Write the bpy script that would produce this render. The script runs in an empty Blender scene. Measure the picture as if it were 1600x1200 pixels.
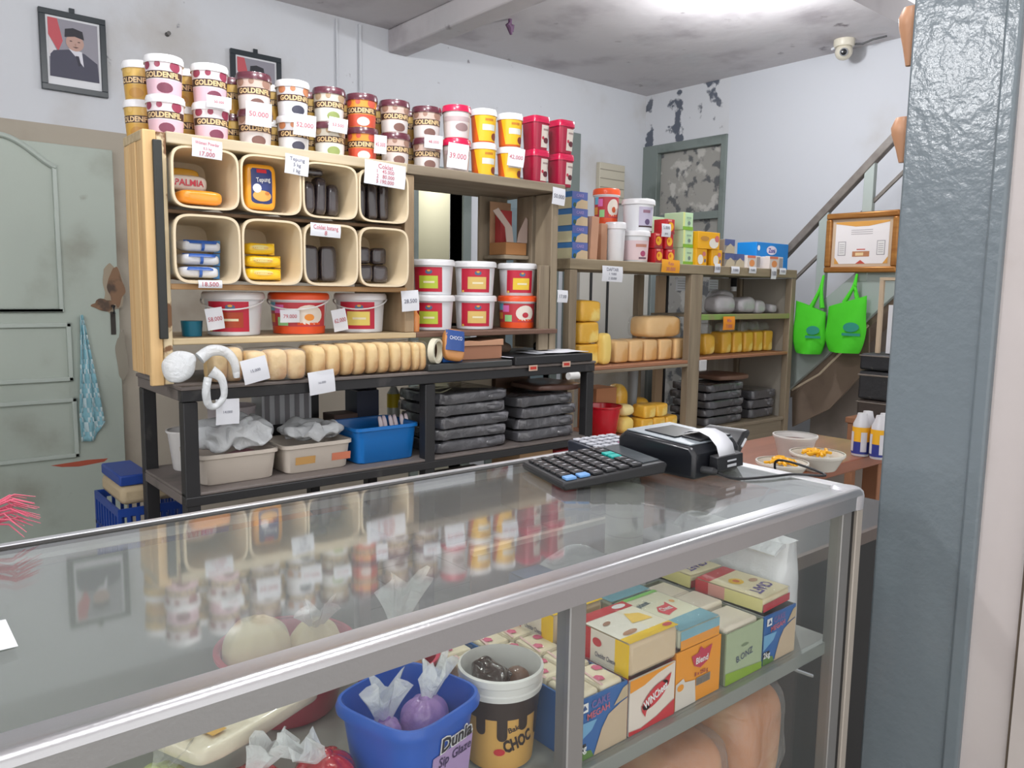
import bpy, math, random
from math import radians, sin, cos, pi, sqrt, atan2
from mathutils import Vector, Matrix, noise, Euler
random.seed(7)
SC = bpy.context.scene
COL = SC.collection
R = radians
# ---------------------------------------------------------------- camera
# The counter and the room are both drawn from one camera point, with eye level at 1.4 of either, and each scaled about the
# camera: 1 unit of the counter becomes 0.65 m, 1 unit of the room becomes 1.057 m. Eye level is 1.42 m.
EYE = 1.42; SCALE_COUNTER = 0.65; SCALE_ROOM = 1.057
F = 1230.0; YAW = R(49.9); PITCH = R(-6.77); ROLL = R(0.9); HC = 1.4
_f = Vector((cos(YAW)*cos(PITCH), sin(YAW)*cos(PITCH), sin(PITCH)))
_r0 = _f.cross(Vector((0, 0, 1))).normalized(); _u0 = _r0.cross(_f)
_r = _r0*cos(ROLL) + _u0*sin(ROLL); _u = -_r0*sin(ROLL) + _u0*cos(ROLL)
CP = Vector((0, 0, HC))
cam = bpy.data.cameras.new('camera'); camo = bpy.data.objects.new('camera', cam); COL.objects.link(camo)
cam.sensor_fit = 'HORIZONTAL'; cam.sensor_width = 36; cam.lens = F/1600*36; cam.clip_start = 0.02
camo.matrix_world = Matrix(((_r.x, _u.x, -_f.x, CP.x), (_r.y, _u.y, -_f.y, CP.y), (_r.z, _u.z, -_f.z, EYE), (0, 0, 0, 1)))
SC.camera = camo
def ray(x, y): return _f + _r*((x-800)/F) - _u*((y-600)/F)
def PY(x, y, Y): d = ray(x, y); return CP + d*(Y/d.y)
def PX(x, y, X): d = ray(x, y); return CP + d*(X/d.x)
def PZ(x, y, z): d = ray(x, y); return CP + d*((z-HC)/d.z)
def px_of(p): d = Vector(p)-CP; return (800+F*d.dot(_r)/d.dot(_f), 600-F*d.dot(_u)/d.dot(_f))
def size(npx, p): return npx*(Vector(p)-CP).dot(_f)/F
def gx(px, Y, z):                       # world X on the line (Y, z) seen at photo column px
    a, b = -1.0, 9.0
    for _ in range(40):
        m = (a+b)/2
        if px_of((m, Y, z))[0] < px: a = m
        else: b = m
    return (a+b)/2
# ---------------------------------------------------------------- world, lights, exposure
SC.view_settings.view_transform = 'Standard'; SC.view_settings.look = 'None'
SC.view_settings.gamma = 1; SC.view_settings.exposure = 0.45; SC.view_settings.use_curve_mapping = False
w = bpy.data.worlds.new('world'); SC.world = w; w.use_nodes = True
w.node_tree.nodes['Background'].inputs[0].default_value = (1.0, 0.985, 0.98, 1); w.node_tree.nodes['Background'].inputs[1].default_value = 1.15
SC.cycles.max_bounces = 8; SC.cycles.transparent_max_bounces = 14
SC.cycles.sample_clamp_indirect = 4.0
def area(name, loc, sx, sy, power, color=(1, 1, 1), rot=(0, 0, 0)):
    l = bpy.data.lights.new(name, 'AREA'); l.shape = 'RECTANGLE'; l.size = sx; l.size_y = sy; l.energy = power; l.color = color
    o = bpy.data.objects.new(name, l); COL.objects.link(o); o.location = loc; o.rotation_euler = rot; return o
LAMP = Vector((3.78, 2.62, 2.98))
l1 = bpy.data.lights.new('bulb_light', 'POINT'); l1.energy = 34; l1.shadow_soft_size = 0.06; l1.color = (0.97, 0.98, 1.0)
o1 = bpy.data.objects.new('bulb_light', l1); COL.objects.link(o1); o1.location = LAMP - Vector((0, 0, 0.20))
for xx, yy, zz, en in ((0.25, 0.28, 2.70, 11), (0.85, 0.28, 2.70, 11), (0.9, 1.9, 2.76, 22), (1.5, 1.9, 2.76, 22), (-1.95, 1.5, 2.42, 20), (-1.45, 1.5, 2.42, 20)):
    l2 = bpy.data.lights.new('tube_light', 'POINT'); l2.energy = en; l2.shadow_soft_size = 0.05; l2.color = (0.99, 0.99, 1.0)
    o2 = bpy.data.objects.new('tube_light', l2); COL.objects.link(o2); o2.location = (xx, yy, zz)
area('passage_fill', (3.25, 5.25, 2.4), 0.4, 0.4, 14, (1.0, 0.98, 0.9))  # added fill lamp, unseen, to brighten the room behind the doorway
# ---------------------------------------------------------------- materials
def lin(c):
    c = c/255.0
    return c/12.92 if c <= 0.04045 else ((c+0.055)/1.055)**2.4
def L3(rgb): return (lin(rgb[0]), lin(rgb[1]), lin(rgb[2]), 1)
FLR = 1.4-EYE/SCALE_ROOM; FLC = 1.4-EYE/SCALE_COUNTER      # floor level in room and in counter before scaling about the camera
_mc = {}
def mt(rgb, rough=0.5, metal=0.0, spec=0.5, coat=0.0, bump=None, spots=None, grain=None, name=None):
    """rgb 0-255; bump=(strength, scale); spots=(rgb2, scale, threshold, softness); grain=(rgb2, (sx,sy,sz), mix)"""
    key = (rgb, rough, metal, spec, coat, bump, spots, grain)
    if key in _mc: return _mc[key]
    m = bpy.data.materials.new(name or 'paint_%d_%d_%d' % rgb); m.use_nodes = True
    nt = m.node_tree; b = nt.nodes['Principled BSDF']
    b.inputs['Base Color'].default_value = L3(rgb); b.inputs['Roughness'].default_value = rough
    b.inputs['Metallic'].default_value = metal; b.inputs['Specular IOR Level'].default_value = spec
    b.inputs['Coat Weight'].default_value = coat; b.inputs['Coat Roughness'].default_value = 0.08
    if bump or spots or grain:
        tc = nt.nodes.new('ShaderNodeTexCoord'); col = None
        def nz(scale, detail, vec=None):
            n = nt.nodes.new('ShaderNodeTexNoise'); n.inputs['Scale'].default_value = scale; n.inputs['Detail'].default_value = detail
            nt.links.new(vec or tc.outputs['Object'], n.inputs['Vector']); return n
        if grain:
            mp = nt.nodes.new('ShaderNodeMapping'); mp.inputs['Scale'].default_value = grain[1]
            nt.links.new(tc.outputs['Object'], mp.inputs['Vector'])
            n = nz(1.0, 6, mp.outputs[0]); rp = nt.nodes.new('ShaderNodeMapRange')
            rp.inputs[1].default_value = 0.35; rp.inputs[2].default_value = 0.7; rp.inputs[4].default_value = grain[2]
            nt.links.new(n.outputs[0], rp.inputs[0]); mx = nt.nodes.new('ShaderNodeMix'); mx.data_type = 'RGBA'
            nt.links.new(rp.outputs[0], mx.inputs[0]); mx.inputs[6].default_value = L3(rgb); mx.inputs[7].default_value = L3(grain[0]); col = mx.outputs[2]
        if spots:
            for k, sp in enumerate(spots if isinstance(spots[0][0], tuple) else (spots,)):
                n = nz(sp[1], 7); rp = nt.nodes.new('ShaderNodeMapRange'); rp.interpolation_type = 'SMOOTHSTEP'
                rp.inputs[1].default_value = sp[2]; rp.inputs[2].default_value = sp[2]+sp[3]
                nt.links.new(n.outputs[0], rp.inputs[0]); mx = nt.nodes.new('ShaderNodeMix'); mx.data_type = 'RGBA'
                nt.links.new(rp.outputs[0], mx.inputs[0]); mx.inputs[7].default_value = L3(sp[0])
                if col: nt.links.new(col, mx.inputs[6])
                else: mx.inputs[6].default_value = L3(rgb)
                col = mx.outputs[2]
        if col: nt.links.new(col, b.inputs['Base Color'])
        if bump:
            n = nz(bump[1], 4); bp = nt.nodes.new('ShaderNodeBump'); bp.inputs['Strength'].default_value = bump[0]; bp.inputs['Distance'].default_value = 0.01
            nt.links.new(n.outputs[0], bp.inputs['Height']); nt.links.new(bp.outputs[0], b.inputs['Normal'])
    _mc[key] = m; return m
def clear(name, tint=(255, 255, 255), film=0.10, rough=0.12, wr=0.35, scale=45.0, refl=0.9):
    """thin clear plastic film or glass pane"""
    m = bpy.data.materials.new(name); m.use_nodes = True; nt = m.node_tree; nt.nodes.clear()
    out = nt.nodes.new('ShaderNodeOutputMaterial'); tr = nt.nodes.new('ShaderNodeBsdfTransparent'); tr.inputs[0].default_value = L3(tint)
    gl = nt.nodes.new('ShaderNodeBsdfGlossy'); gl.inputs['Roughness'].default_value = rough
    df = nt.nodes.new('ShaderNodeBsdfDiffuse'); df.inputs[0].default_value = (0.85, 0.88, 0.9, 1)
    m1 = nt.nodes.new('ShaderNodeMixShader'); m1.inputs[0].default_value = film; m2 = nt.nodes.new('ShaderNodeMixShader')
    fr = nt.nodes.new('ShaderNodeLayerWeight'); fr.inputs['Blend'].default_value = 0.5
    pw_ = nt.nodes.new('ShaderNodeMath'); pw_.operation = 'POWER'; pw_.inputs[1].default_value = 5
    mu = nt.nodes.new('ShaderNodeMath'); mu.operation = 'MULTIPLY_ADD'; mu.inputs[1].default_value = 0.96*refl; mu.inputs[2].default_value = 0.04*refl
    nt.links.new(fr.outputs['Facing'], pw_.inputs[0]); nt.links.new(pw_.outputs[0], mu.inputs[0]); nt.links.new(mu.outputs[0], m2.inputs[0])
    nt.links.new(tr.outputs[0], m1.inputs[1]); nt.links.new(df.outputs[0], m1.inputs[2]); nt.links.new(m1.outputs[0], m2.inputs[1]); nt.links.new(gl.outputs[0], m2.inputs[2])
    nt.links.new(m2.outputs[0], out.inputs[0])
    if wr:
        tc = nt.nodes.new('ShaderNodeTexCoord'); n = nt.nodes.new('ShaderNodeTexNoise'); n.inputs['Scale'].default_value = scale; n.inputs['Detail'].default_value = 4; n.inputs['Distortion'].default_value = 1.2
        bp = nt.nodes.new('ShaderNodeBump'); bp.inputs['Strength'].default_value = wr; bp.inputs['Distance'].default_value = 0.02
        nt.links.new(tc.outputs['Object'], n.inputs['Vector']); nt.links.new(n.outputs[0], bp.inputs['Height'])
        for q in (gl, df): nt.links.new(bp.outputs[0], q.inputs['Normal'])
    return m
FILM = clear('clear_film'); FILM2 = clear('milky_film', film=0.68, wr=0.5, scale=30); GLASS = clear('pane_glass', (251, 252, 251), film=0.012, rough=0.015, wr=0, refl=0.4)
TOPGLASS = clear('dusty_glass', (240, 243, 239), film=0.09, rough=0.04, wr=0, refl=1.45)
WRAP = clear('tight_wrap', film=0.02, rough=0.08, wr=0.8, scale=30, refl=0.7)
def emis(rgb, s):
    m = bpy.data.materials.new('glow'); m.use_nodes = True; b = m.node_tree.nodes['Principled BSDF']
    b.inputs['Emission Color'].default_value = L3(rgb); b.inputs['Emission Strength'].default_value = s; return m
WHITE = mt((236, 238, 240), 0.35); OFFW = mt((214, 214, 210), 0.6); PAPER = mt((226, 228, 234), 0.8); INK = mt((192, 112, 122), 0.8); INKB = mt((120, 122, 136), 0.8)
BLACK = mt((34, 35, 38), 0.45); BLACKG = mt((26, 28, 32), 0.25); CARD = mt((178, 140, 108), 0.85, bump=(0.1, 60)); CARD2 = mt((150, 104, 76), 0.85)
ALU = mt((182, 182, 184), 0.3, 0.85, bump=(0.03, 200)); ALUF = mt((150, 149, 147), 0.42, 0.6)
PINE = mt((226, 192, 138), 0.6, grain=((196, 150, 96), (30, 30, 1.6), 0.7)); PINE2 = mt((204, 186, 150), 0.65, grain=((160, 136, 100), (1.6, 30, 30), 0.7))
GREYW = mt((150, 138, 118), 0.7, grain=((112, 98, 82), (2, 25, 25), 0.8)); GREYWV = mt((152, 138, 116), 0.7, grain=((118, 104, 86), (25, 25, 2), 0.8))
# ---------------------------------------------------------------- mesh builder
class B:
    def __init__(s): s.v = []; s.f = []; s.m = []; s.s = []; s.mats = []
    def add(s, vs, fs, mat, smooth=False):
        if mat not in s.mats: s.mats.append(mat)
        k = s.mats.index(mat); n = len(s.v)
        s.v += [tuple(v) for v in vs]
        for f in fs: s.f.append([i+n for i in f]); s.m.append(k); s.s.append(smooth)
        return s
    def box(s, x0, x1, y0, y1, z0, z1, mat, xf=None):
        vs = [Vector((x, y, z)) for z in (z0, z1) for y in (y0, y1) for x in (x0, x1)]
        if xf: vs = [xf @ v for v in vs]
        return s.add(vs, [(0, 2, 3, 1), (4, 5, 7, 6), (0, 1, 5, 4), (2, 6, 7, 3), (0, 4, 6, 2), (1, 3, 7, 5)], mat)
    def lathe(s, prof, mat, n=28, c=(0, 0, 0), sq=2.0, asp=1.0, xf=None, cap0=True, cap1=True, fn=None):
        vs = []
        for (r, z) in prof:
            for i in range(n):
                t = 2*pi*i/n; cx = abs(cos(t))**(2/sq)*(1 if cos(t) >= 0 else -1); sy = abs(sin(t))**(2/sq)*(1 if sin(t) >= 0 else -1)
                v = Vector((c[0]+r*cx, c[1]+r*asp*sy, c[2]+z))
                if fn: v = fn(v, t)
                vs.append(xf @ v if xf else v)
        fs = [(j*n+i, j*n+(i+1) % n, (j+1)*n+(i+1) % n, (j+1)*n+i) for j in range(len(prof)-1) for i in range(n)]
        if cap0: fs.append(tuple(range(n-1, -1, -1)))
        if cap1: fs.append(tuple((len(prof)-1)*n+i for i in range(n)))
        return s.add(vs, fs, mat, True)
    def tube(s, pts, r, mat, n=8):
        pts = [Vector(p) for p in pts]; vs = []; up = Vector((0.13, 0.21, 0.97))
        for i, p in enumerate(pts):
            d = (pts[min(i+1, len(pts)-1)]-pts[max(i-1, 0)]).normalized(); a = d.cross(up)
            if a.length < 0.05: a = d.cross(Vector((1, 0, 0)))
            a.normalize(); b = d.cross(a); rr = r[i] if isinstance(r, (list, tuple)) else r
            for k in range(n): vs.append(p+a*rr*cos(2*pi*k/n)+b*rr*sin(2*pi*k/n))
        fs = [(j*n+i, j*n+(i+1) % n, (j+1)*n+(i+1) % n, (j+1)*n+i) for j in range(len(pts)-1) for i in range(n)]
        fs += [tuple(range(n-1, -1, -1)), tuple((len(pts)-1)*n+i for i in range(n))]
        return s.add(vs, fs, mat, True)
    def prism(s, poly, mat, a0, a1, ax='z', xf=None):
        """poly of 2-D points extruded along an axis: ax 'z' (x,y), 'y' (x,z), 'x' (y,z)"""
        def mk(p, a): return Vector((p[0], p[1], a)) if ax == 'z' else Vector((p[0], a, p[1])) if ax == 'y' else Vector((a, p[0], p[1]))
        vs = [mk(p, a0) for p in poly]+[mk(p, a1) for p in poly]; n = len(poly)
        if xf: vs = [xf @ v for v in vs]
        fs = [tuple(range(n)), tuple(range(2*n-1, n-1, -1))]+[(i, i+n, (i+1) % n+n, (i+1) % n) for i in range(n)]
        return s.add(vs, fs, mat)
    def blob(s, c, r, mat, e=(0.7, 0.7), nu=28, nv=16, amp=0.0, fr=6.0, seed=0.0, fn=None, xf=None):
        vs = []
        def sg(a, e): return (abs(a)**e)*(1 if a >= 0 else -1)
        for j in range(nv+1):
            ph = -pi/2+pi*j/nv
            for i in range(nu):
                th = 2*pi*i/nu; v = Vector((r[0]*sg(cos(ph), e[0])*sg(cos(th), e[1]), r[1]*sg(cos(ph), e[0])*sg(sin(th), e[1]), r[2]*sg(sin(ph), e[0])))
                if amp:
                    q = noise.noise_vector(v*fr+Vector((seed, seed*1.7, 3.1)))
                    v = v+Vector((q.x, q.y, q.z))*amp
                if fn: v = fn(v, th, ph)
                v.z = max(v.z, -r[2])
                v = v+Vector(c); vs.append(xf @ v if xf else v)
        fs = [(j*nu+i, j*nu+(i+1) % nu, (j+1)*nu+(i+1) % nu, (j+1)*nu+i) for j in range(nv) for i in range(nu)]
        return s.add(vs, fs, mat, True)
    # flat decals: mp maps (u, v) in metres to 3-D; nu x nv grid so they bend
    def rect(s, mp, u0, v0, u1, v1, mat, nu=1, nv=1):
        vs = [mp(u0+(u1-u0)*i/nu, v0+(v1-v0)*j/nv) for j in range(nv+1) for i in range(nu+1)]
        fs = [(j*(nu+1)+i, j*(nu+1)+i+1, (j+1)*(nu+1)+i+1, (j+1)*(nu+1)+i) for j in range(nv) for i in range(nu)]
        return s.add(vs, fs, mat, True)
    def poly(s, mp, pts, mat):
        return s.add([mp(u, v) for u, v in pts], [tuple(range(len(pts)))], mat)
    def oval(s, mp, u, v, a, b, mat, n=20, rot=0.0):
        pts = [(u+a*cos(2*pi*i/n)*cos(rot)-b*sin(2*pi*i/n)*sin(rot), v+a*cos(2*pi*i/n)*sin(rot)+b*sin(2*pi*i/n)*cos(rot)) for i in range(n)]
        vs = [mp(u, v)]; K = 4
        for q in range(1, K+1): vs += [mp(u+(p[0]-u)*q/K, v+(p[1]-v)*q/K) for p in pts]
        fs = [(0, 1+i, 1+(i+1) % n) for i in range(n)]+[(1+q*n+i, 1+(q+1)*n+i, 1+(q+1)*n+(i+1) % n, 1+q*n+(i+1) % n) for q in range(K-1) for i in range(n)]
        return s.add(vs, fs, mat, True)
    def quad(s, mp, a, b_, c, d, mat, n=10):
        """four corners (u, v) filled with a fine grid so it can bend"""
        g = lambda p, q: mp((1-p)*(1-q)*a[0]+p*(1-q)*b_[0]+p*q*c[0]+(1-p)*q*d[0], (1-p)*(1-q)*a[1]+p*(1-q)*b_[1]+p*q*c[1]+(1-p)*q*d[1])
        vs = [g(i/n, j/n) for j in range(n+1) for i in range(n+1)]
        return s.add(vs, [(j*(n+1)+i, j*(n+1)+i+1, (j+1)*(n+1)+i+1, (j+1)*(n+1)+i) for j in range(n) for i in range(n)], mat, True)
    def text(s, mp, txt, u, v, h, mat, align='C', bold=0.0, rot=0.0, wmax=None, flip=False, sx=1.0):
        vs, fs, w = glyphs(txt, bold); k = h/0.72; kx = k*sx
        if wmax and w*kx > wmax: kx = wmax/w
        ox = -w*kx/2 if align == 'C' else 0.0; out = []
        for (x, y) in vs:
            a, b = x*kx+ox, y*k-h/2
            if flip: a, b = -a, -b
            out.append(mp(u+a*cos(rot)-b*sin(rot), v+a*sin(rot)+b*cos(rot)))
        return s.add(out, fs, mat)
    def mesh(s, name):
        me = bpy.data.meshes.new(name); me.from_pydata(s.v, [], s.f)
        for m in s.mats: me.materials.append(m)
        me.polygons.foreach_set('material_index', s.m); me.polygons.foreach_set('use_smooth', s.s); me.update()
        me.set_sharp_from_angle(angle=R(38)); return me
    def obj(s, name, parent=None, loc=(0, 0, 0), rot=(0, 0, 0), label=None, cat=None, group=None, kind=None, bevel=0, solid=0, sub=0, seg=2):
        o = bpy.data.objects.new(name, s.mesh(name)); COL.objects.link(o); o.location = loc; o.rotation_euler = rot
        if parent: o.parent = parent
        tag(o, label, cat, group, kind)
        if solid: md = o.modifiers.new('solid', 'SOLIDIFY'); md.thickness = solid; md.offset = 0
        if bevel: md = o.modifiers.new('bevel', 'BEVEL'); md.width = bevel; md.segments = seg; md.limit_method = 'ANGLE'; md.angle_limit = R(50); md.harden_normals = False
        if sub: md = o.modifiers.new('sub', 'SUBSURF'); md.levels = sub; md.render_levels = sub
        return o
_done = set()
def scale_about_cam(unit):
    """scale everything built since the last call about the camera, floor at z = 0"""
    for o in COL.objects:
        if o.name in _done or o.type == 'CAMERA': continue
        _done.add(o.name)
        if o.parent: continue
        o.location = Vector(o.location)*unit+Vector((0, 0, EYE-1.4*unit))
        if o.type == 'LIGHT': o.data.energy *= unit*unit
        else: o.scale = (unit, unit, unit)
def tag(o, label=None, cat=None, group=None, kind=None):
    if label: o['label'] = label
    if cat: o['category'] = cat
    if group: o['group'] = group
    if kind: o['kind'] = kind
    return o
def thing(name, label, cat, loc=(0, 0, 0), rz=0.0, group=None, rot=None):
    o = bpy.data.objects.new(name, None); COL.objects.link(o); o.location = loc; o.rotation_euler = rot or (0, 0, rz); o.empty_display_size = 0.05
    return tag(o, label, cat, group)
def dup(root, loc, rz=None, label=None, group=None):
    r = root.copy(); COL.objects.link(r); r.location = loc
    if rz is not None: r.rotation_euler = (0, 0, rz)
    if label: r['label'] = label
    if group: r['group'] = group
    for ch in list(root.children):
        c = ch.copy(); COL.objects.link(c); c.parent = r
        for g in list(ch.children):
            d = g.copy(); COL.objects.link(d); d.parent = c
    return r
_gl = {}
def glyphs(txt, bold):
    k = (txt, bold)
    if k in _gl: return _gl[k]
    cu = bpy.data.curves.new('lettering', 'FONT'); cu.body = txt; cu.size = 1.0; cu.offset = bold; cu.resolution_u = 2
    o = bpy.data.objects.new('lettering', cu); COL.objects.link(o); bpy.context.view_layer.update()
    e = o.evaluated_get(bpy.context.evaluated_depsgraph_get()); me = e.to_mesh()
    vs = [(v.co.x, v.co.y) for v in me.vertices]; fs = [tuple(p.vertices) for p in me.polygons]; e.to_mesh_clear()
    bpy.data.objects.remove(o); bpy.data.curves.remove(cu)
    x0 = min((v[0] for v in vs), default=0); w = max((v[0] for v in vs), default=0)-x0
    _gl[k] = ([(v[0]-x0, v[1]) for v in vs], fs, w); return _gl[k]
def smooth(pts, n=6):
    p = [Vector(q) for q in pts]; out = []
    for i in range(len(p)-1):
        a, b_, c, d = p[max(0, i-1)], p[i], p[i+1], p[min(len(p)-1, i+2)]
        for k in range(n):
            t = k/n; out.append(0.5*((2*b_)+(c-a)*t+(2*a-5*b_+4*c-d)*t*t+(3*b_-a-3*c+d)*t**3))
    return out+[p[-1]]
def smooth_r(r, n=6): return [r[i]+(r[i+1]-r[i])*k/n for i in range(len(r)-1) for k in range(n)]+[r[-1]]
def front(x0, y, z0): return lambda u, v: Vector((x0+u, y-0.0012, z0+v))              # faces -y
def leftf(x, y1, z0): return lambda u, v: Vector((x-0.0012, y1-u, z0+v))              # faces -x, u runs towards -y
def topf(x0, y0, z): return lambda u, v: Vector((x0+u, y0+v, z+0.0012))               # faces +z
def conem(rf, a0=-pi/2, eps=0.0012, c=(0, 0), sq=2.0):
    """wrap (u, v) around a tapered wall; rf(v) = radius at height v; u = 0 faces direction a0"""
    def mp(u, v):
        r = rf(v)+eps; t = a0+u/r
        if sq == 2.0: return Vector((c[0]+r*cos(t), c[1]+r*sin(t), v))
        k = (abs(cos(t))**sq+abs(sin(t))**sq)**(-1/sq); return Vector((c[0]+r*k*cos(t), c[1]+r*k*sin(t), v))
    return mp
def face_cam(x, y): return atan2(-y, -x)+pi/2          # rotation that turns a local -y front towards the photographer
# ================================================================ the room
YA = 4.6; XB = 5.32; ZCEIL = 3.06
wall_white = mt((206, 209, 214), 0.85, bump=(0.25, 14), spots=(((188, 186, 184), 1.6, 0.52, 0.25), ((130, 130, 136), 11.0, 0.70, 0.06)), name='old_white_wall')
wall_b = mt((205, 208, 214), 0.85, bump=(0.2, 12), spots=(((190, 188, 186), 1.3, 0.55, 0.25),), name='white_wall')
beige_low = mt((172, 164, 150), 0.85, bump=(0.2, 14), spots=(((150, 140, 126), 3, 0.5, 0.3),), name='beige_wall')
conc = mt((204, 200, 202), 0.8, bump=(0.7, 5), spots=(((170, 164, 168), 2.2, 0.5, 0.25), ((200, 198, 200), 3.4, 0.55, 0.2), ((128, 120, 124), 5.5, 0.66, 0.1)), name='stained_concrete')
frameg = mt((122, 132, 128), 0.45, spots=(((102, 112, 108), 4, 0.5, 0.2),), name='grey_frame_paint')
doorg = mt((172, 182, 172), 0.5, bump=(0.08, 20), spots=(((148, 152, 140), 2.4, 0.52, 0.2), ((112, 98, 84), 4.2, 0.66, 0.12)), name='worn_green_grey_paint')
def struct(b, name, label=None, **k): return b.obj(name, kind='structure', label=label, **k)
# floor, ceiling
tile = mt((150, 148, 140), 0.4, spots=(((120, 116, 108), 2, 0.5, 0.3),), name='floor_tile')
b = B(); b.box(-2.6, 6.2, -2.6, 6.2, FLR-0.06, FLR, tile)
g = mt((96, 94, 90), 0.7)
for i in range(21): b.box(-2.6+i*0.4, -2.594+i*0.4, -2.2, 4.2, FLR, FLR+0.0008, g)
for i in range(16): b.box(-2.6, 4.9, -2.0+i*0.4, -1.994+i*0.4, FLR, FLR+0.0008, g)
struct(b, 'floor')
b = B()                                                              # slab with the stair opening near the right wall
b.box(-2.6, XB, 2.36, 6.2, ZCEIL, ZCEIL+0.16, conc); b.box(-2.6, 3.65, -0.9, 2.36, ZCEIL, ZCEIL+0.16, conc)
struct(b, 'ceiling')
pb = PY(606, 82, YA); p2 = PY(632, 86, YA); zb = pb.z
b = B(); b.box(pb.x, p2.x+0.02, 0.2, YA, zb, ZCEIL, conc); struct(b, 'trim_1', bevel=0.01)
# wall behind the shelves with two doorways
dz = 2.17
xo = [gx(652, YA, 1.9), gx(722, YA, 1.9), gx(772, YA, 1.9), gx(862, YA, 1.9)]
b = B()
def wallseg(x0, x1, z0, z1, m): b.box(x0, x1, YA, YA+0.15, z0, z1, m)
wallseg(-2.6, xo[0], 2.19, ZCEIL, wall_white); wallseg(-2.6, xo[0], 0, 2.19, beige_low)
wallseg(xo[0], xo[3], dz, ZCEIL, wall_white); wallseg(xo[1], xo[2], 0, dz, wall_white); wallseg(xo[3], XB, 0, ZCEIL, wall_white)
struct(b, 'wall_back')
b = B()
for px, wv in ((526, 0.012), (562, 0.016)): x = gx(px, YA, 2.6); b.tube([(x, YA-0.010, z) for z in (1.9, 2.4, ZCEIL-0.02)], wv*0.7, wall_white, 10)
struct(b, 'trim_2')
b = B()                                                              # room behind the first doorway, door leaf in the second
b.box(xo[0]-0.6, xo[1]+0.5, YA+1.3, YA+1.4, 0, 2.6, mt((150, 148, 130), 0.9)); b.box(xo[0]-0.6, xo[1]+0.5, YA+0.2, YA+1.4, 2.5, 2.6, conc); b.box(xo[0]-0.65, xo[0]-0.6, YA+0.15, YA+1.4, 0, 2.6, mt((150, 148, 130), 0.9)); b.box(xo[1]+0.2, xo[1]+0.25, YA+0.15, YA+1.4, 0, 2.6, mt((140, 138, 122), 0.9))
struct(b, 'wall_passage')
b = B()
for a, c in ((xo[0], xo[1]), (xo[2], xo[3])):
    b.box(a-0.07, a, YA-0.02, YA+0.15, FLR, dz+0.07, frameg); b.box(c, c+0.07, YA-0.02, YA+0.15, FLR, dz+0.07, frameg); b.box(a+0.0005, c-0.0005, YA-0.02, YA+0.15, dz, dz+0.07, frameg)
b.box(xo[2], xo[3], YA+0.06, YA+0.1, 0, dz, mt((118, 134, 140), 0.5)); b.box(xo[2]+0.1, xo[3]-0.1, YA+0.05, YA+0.06, 1.2, dz-0.15, mt((112, 128, 134), 0.5))
o = struct(b, 'door_1', bevel=0.004)
# end wall on the right
b = B(); yj0 = PX(1138, 209, XB).y; zt = PX(1138, 209, XB).z
spotw = mt((206, 208, 212), 0.85, bump=(0.3, 12), spots=(((92, 98, 110), 6.0, 0.565, 0.05), ((186, 184, 182), 1.5, 0.5, 0.3)), name='peeling_wall')
b.box(XB, XB+0.15, yj0, YA+0.15, zt, ZCEIL, spotw); b.box(XB, XB+0.15, 1.9, yj0, 0, ZCEIL, wall_b); b.box(XB, XB+0.15, -2.6, 1.9, 0, 4.6, wall_b)
b.box(XB+0.08, XB+0.15, yj0, YA, 0, zt, wall_b)
struct(b, 'wall_right')
b = B()
stain = mt((158, 156, 150), 0.6, spots=(((96, 98, 100), 9, 0.52, 0.07), ((190, 188, 182), 7, 0.56, 0.08)), name='mouldy_door_panel')
b.box(XB-0.02, XB+0.08, yj0, yj0+0.05, 0, zt, frameg); b.box(XB-0.02, XB+0.08, YA-0.16, YA, 0, zt, frameg); b.box(XB-0.02, XB+0.08, yj0+0.0505, YA-0.1605, zt-0.07, zt, frameg)
zr = PX(1080, 338, XB).z
b.box(XB-0.01, XB+0.08, yj0+0.05, YA-0.16, zr-0.03, zr+0.03, frameg); b.box(XB+0.03, XB+0.06, yj0+0.05, YA-0.16, 0, zt-0.07, stain)
struct(b, 'door_2', bevel=0.004)
# slab edge of the stair opening is the ceiling's own edge; upstairs walls catch light
b = B(); b.box(3.55, 3.65, -2.6, 2.38, ZCEIL+0.16, 4.6, conc); b.box(3.55, XB, 2.48, 2.58, ZCEIL+0.16, 4.6, mt((120, 104, 92), 0.8)); b.box(3.55, XB+0.15, -2.6, 2.58, 4.6, 4.7, conc); struct(b, 'wall_upstairs')
# left side wall, far from view
b = B(); b.box(-2.7, -2.6, 0.6, YA+0.15, 0, ZCEIL, wall_b); struct(b, 'wall_left')
# panelled door on the left
dx1 = PY(175, 235, YA-0.04).x; dzt = PY(175, 235, YA-0.04).z; dx0 = dx1-0.86; YD = YA-0.045
t = tag(B().box(dx0, dx1, YD, YA-0.002, FLR+0.01, dzt, doorg).obj('door_3', bevel=0.003), kind='structure')
b = B(); mold = mt((178, 188, 180), 0.4)
def fr(x0, x1, z0, z1, wv=0.022):
    for a in ((x0, x1, z0, z0+wv), (x0, x1, z1-wv, z1), (x0, x0+wv, z0, z1), (x1-wv, x1, z0, z1)): b.box(a[0], a[1], YD-0.014, YD, a[2], a[3], mold)
zA = PY(60, 488, YD).z; zB_ = PY(60, 612, YD).z; xr = gx(95, YD, 1.5)
pts = []
xm0 = dx0+0.12
fr(xm0, xr+0.03, PY(60, 598, YD).z, PY(60, 505, YD).z); fr(xm0, xr+0.04, 0.5, PY(60, 625, YD).z)
fr(xm0, xr, zA, zA+0.02, 0.02)
z1_ = PY(88, 262, YD).z
for x in (xm0, xr-0.02): b.box(x, x+0.022, YD-0.014, YD, zA, z1_, mold)
n = 20; arc = [(xm0+(xr-xm0)*i/n, YD-0.008, z1_+0.13*sin(pi*min(1, max(0, 1-(i/n))))**1.4) for i in range(n+1)]
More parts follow.
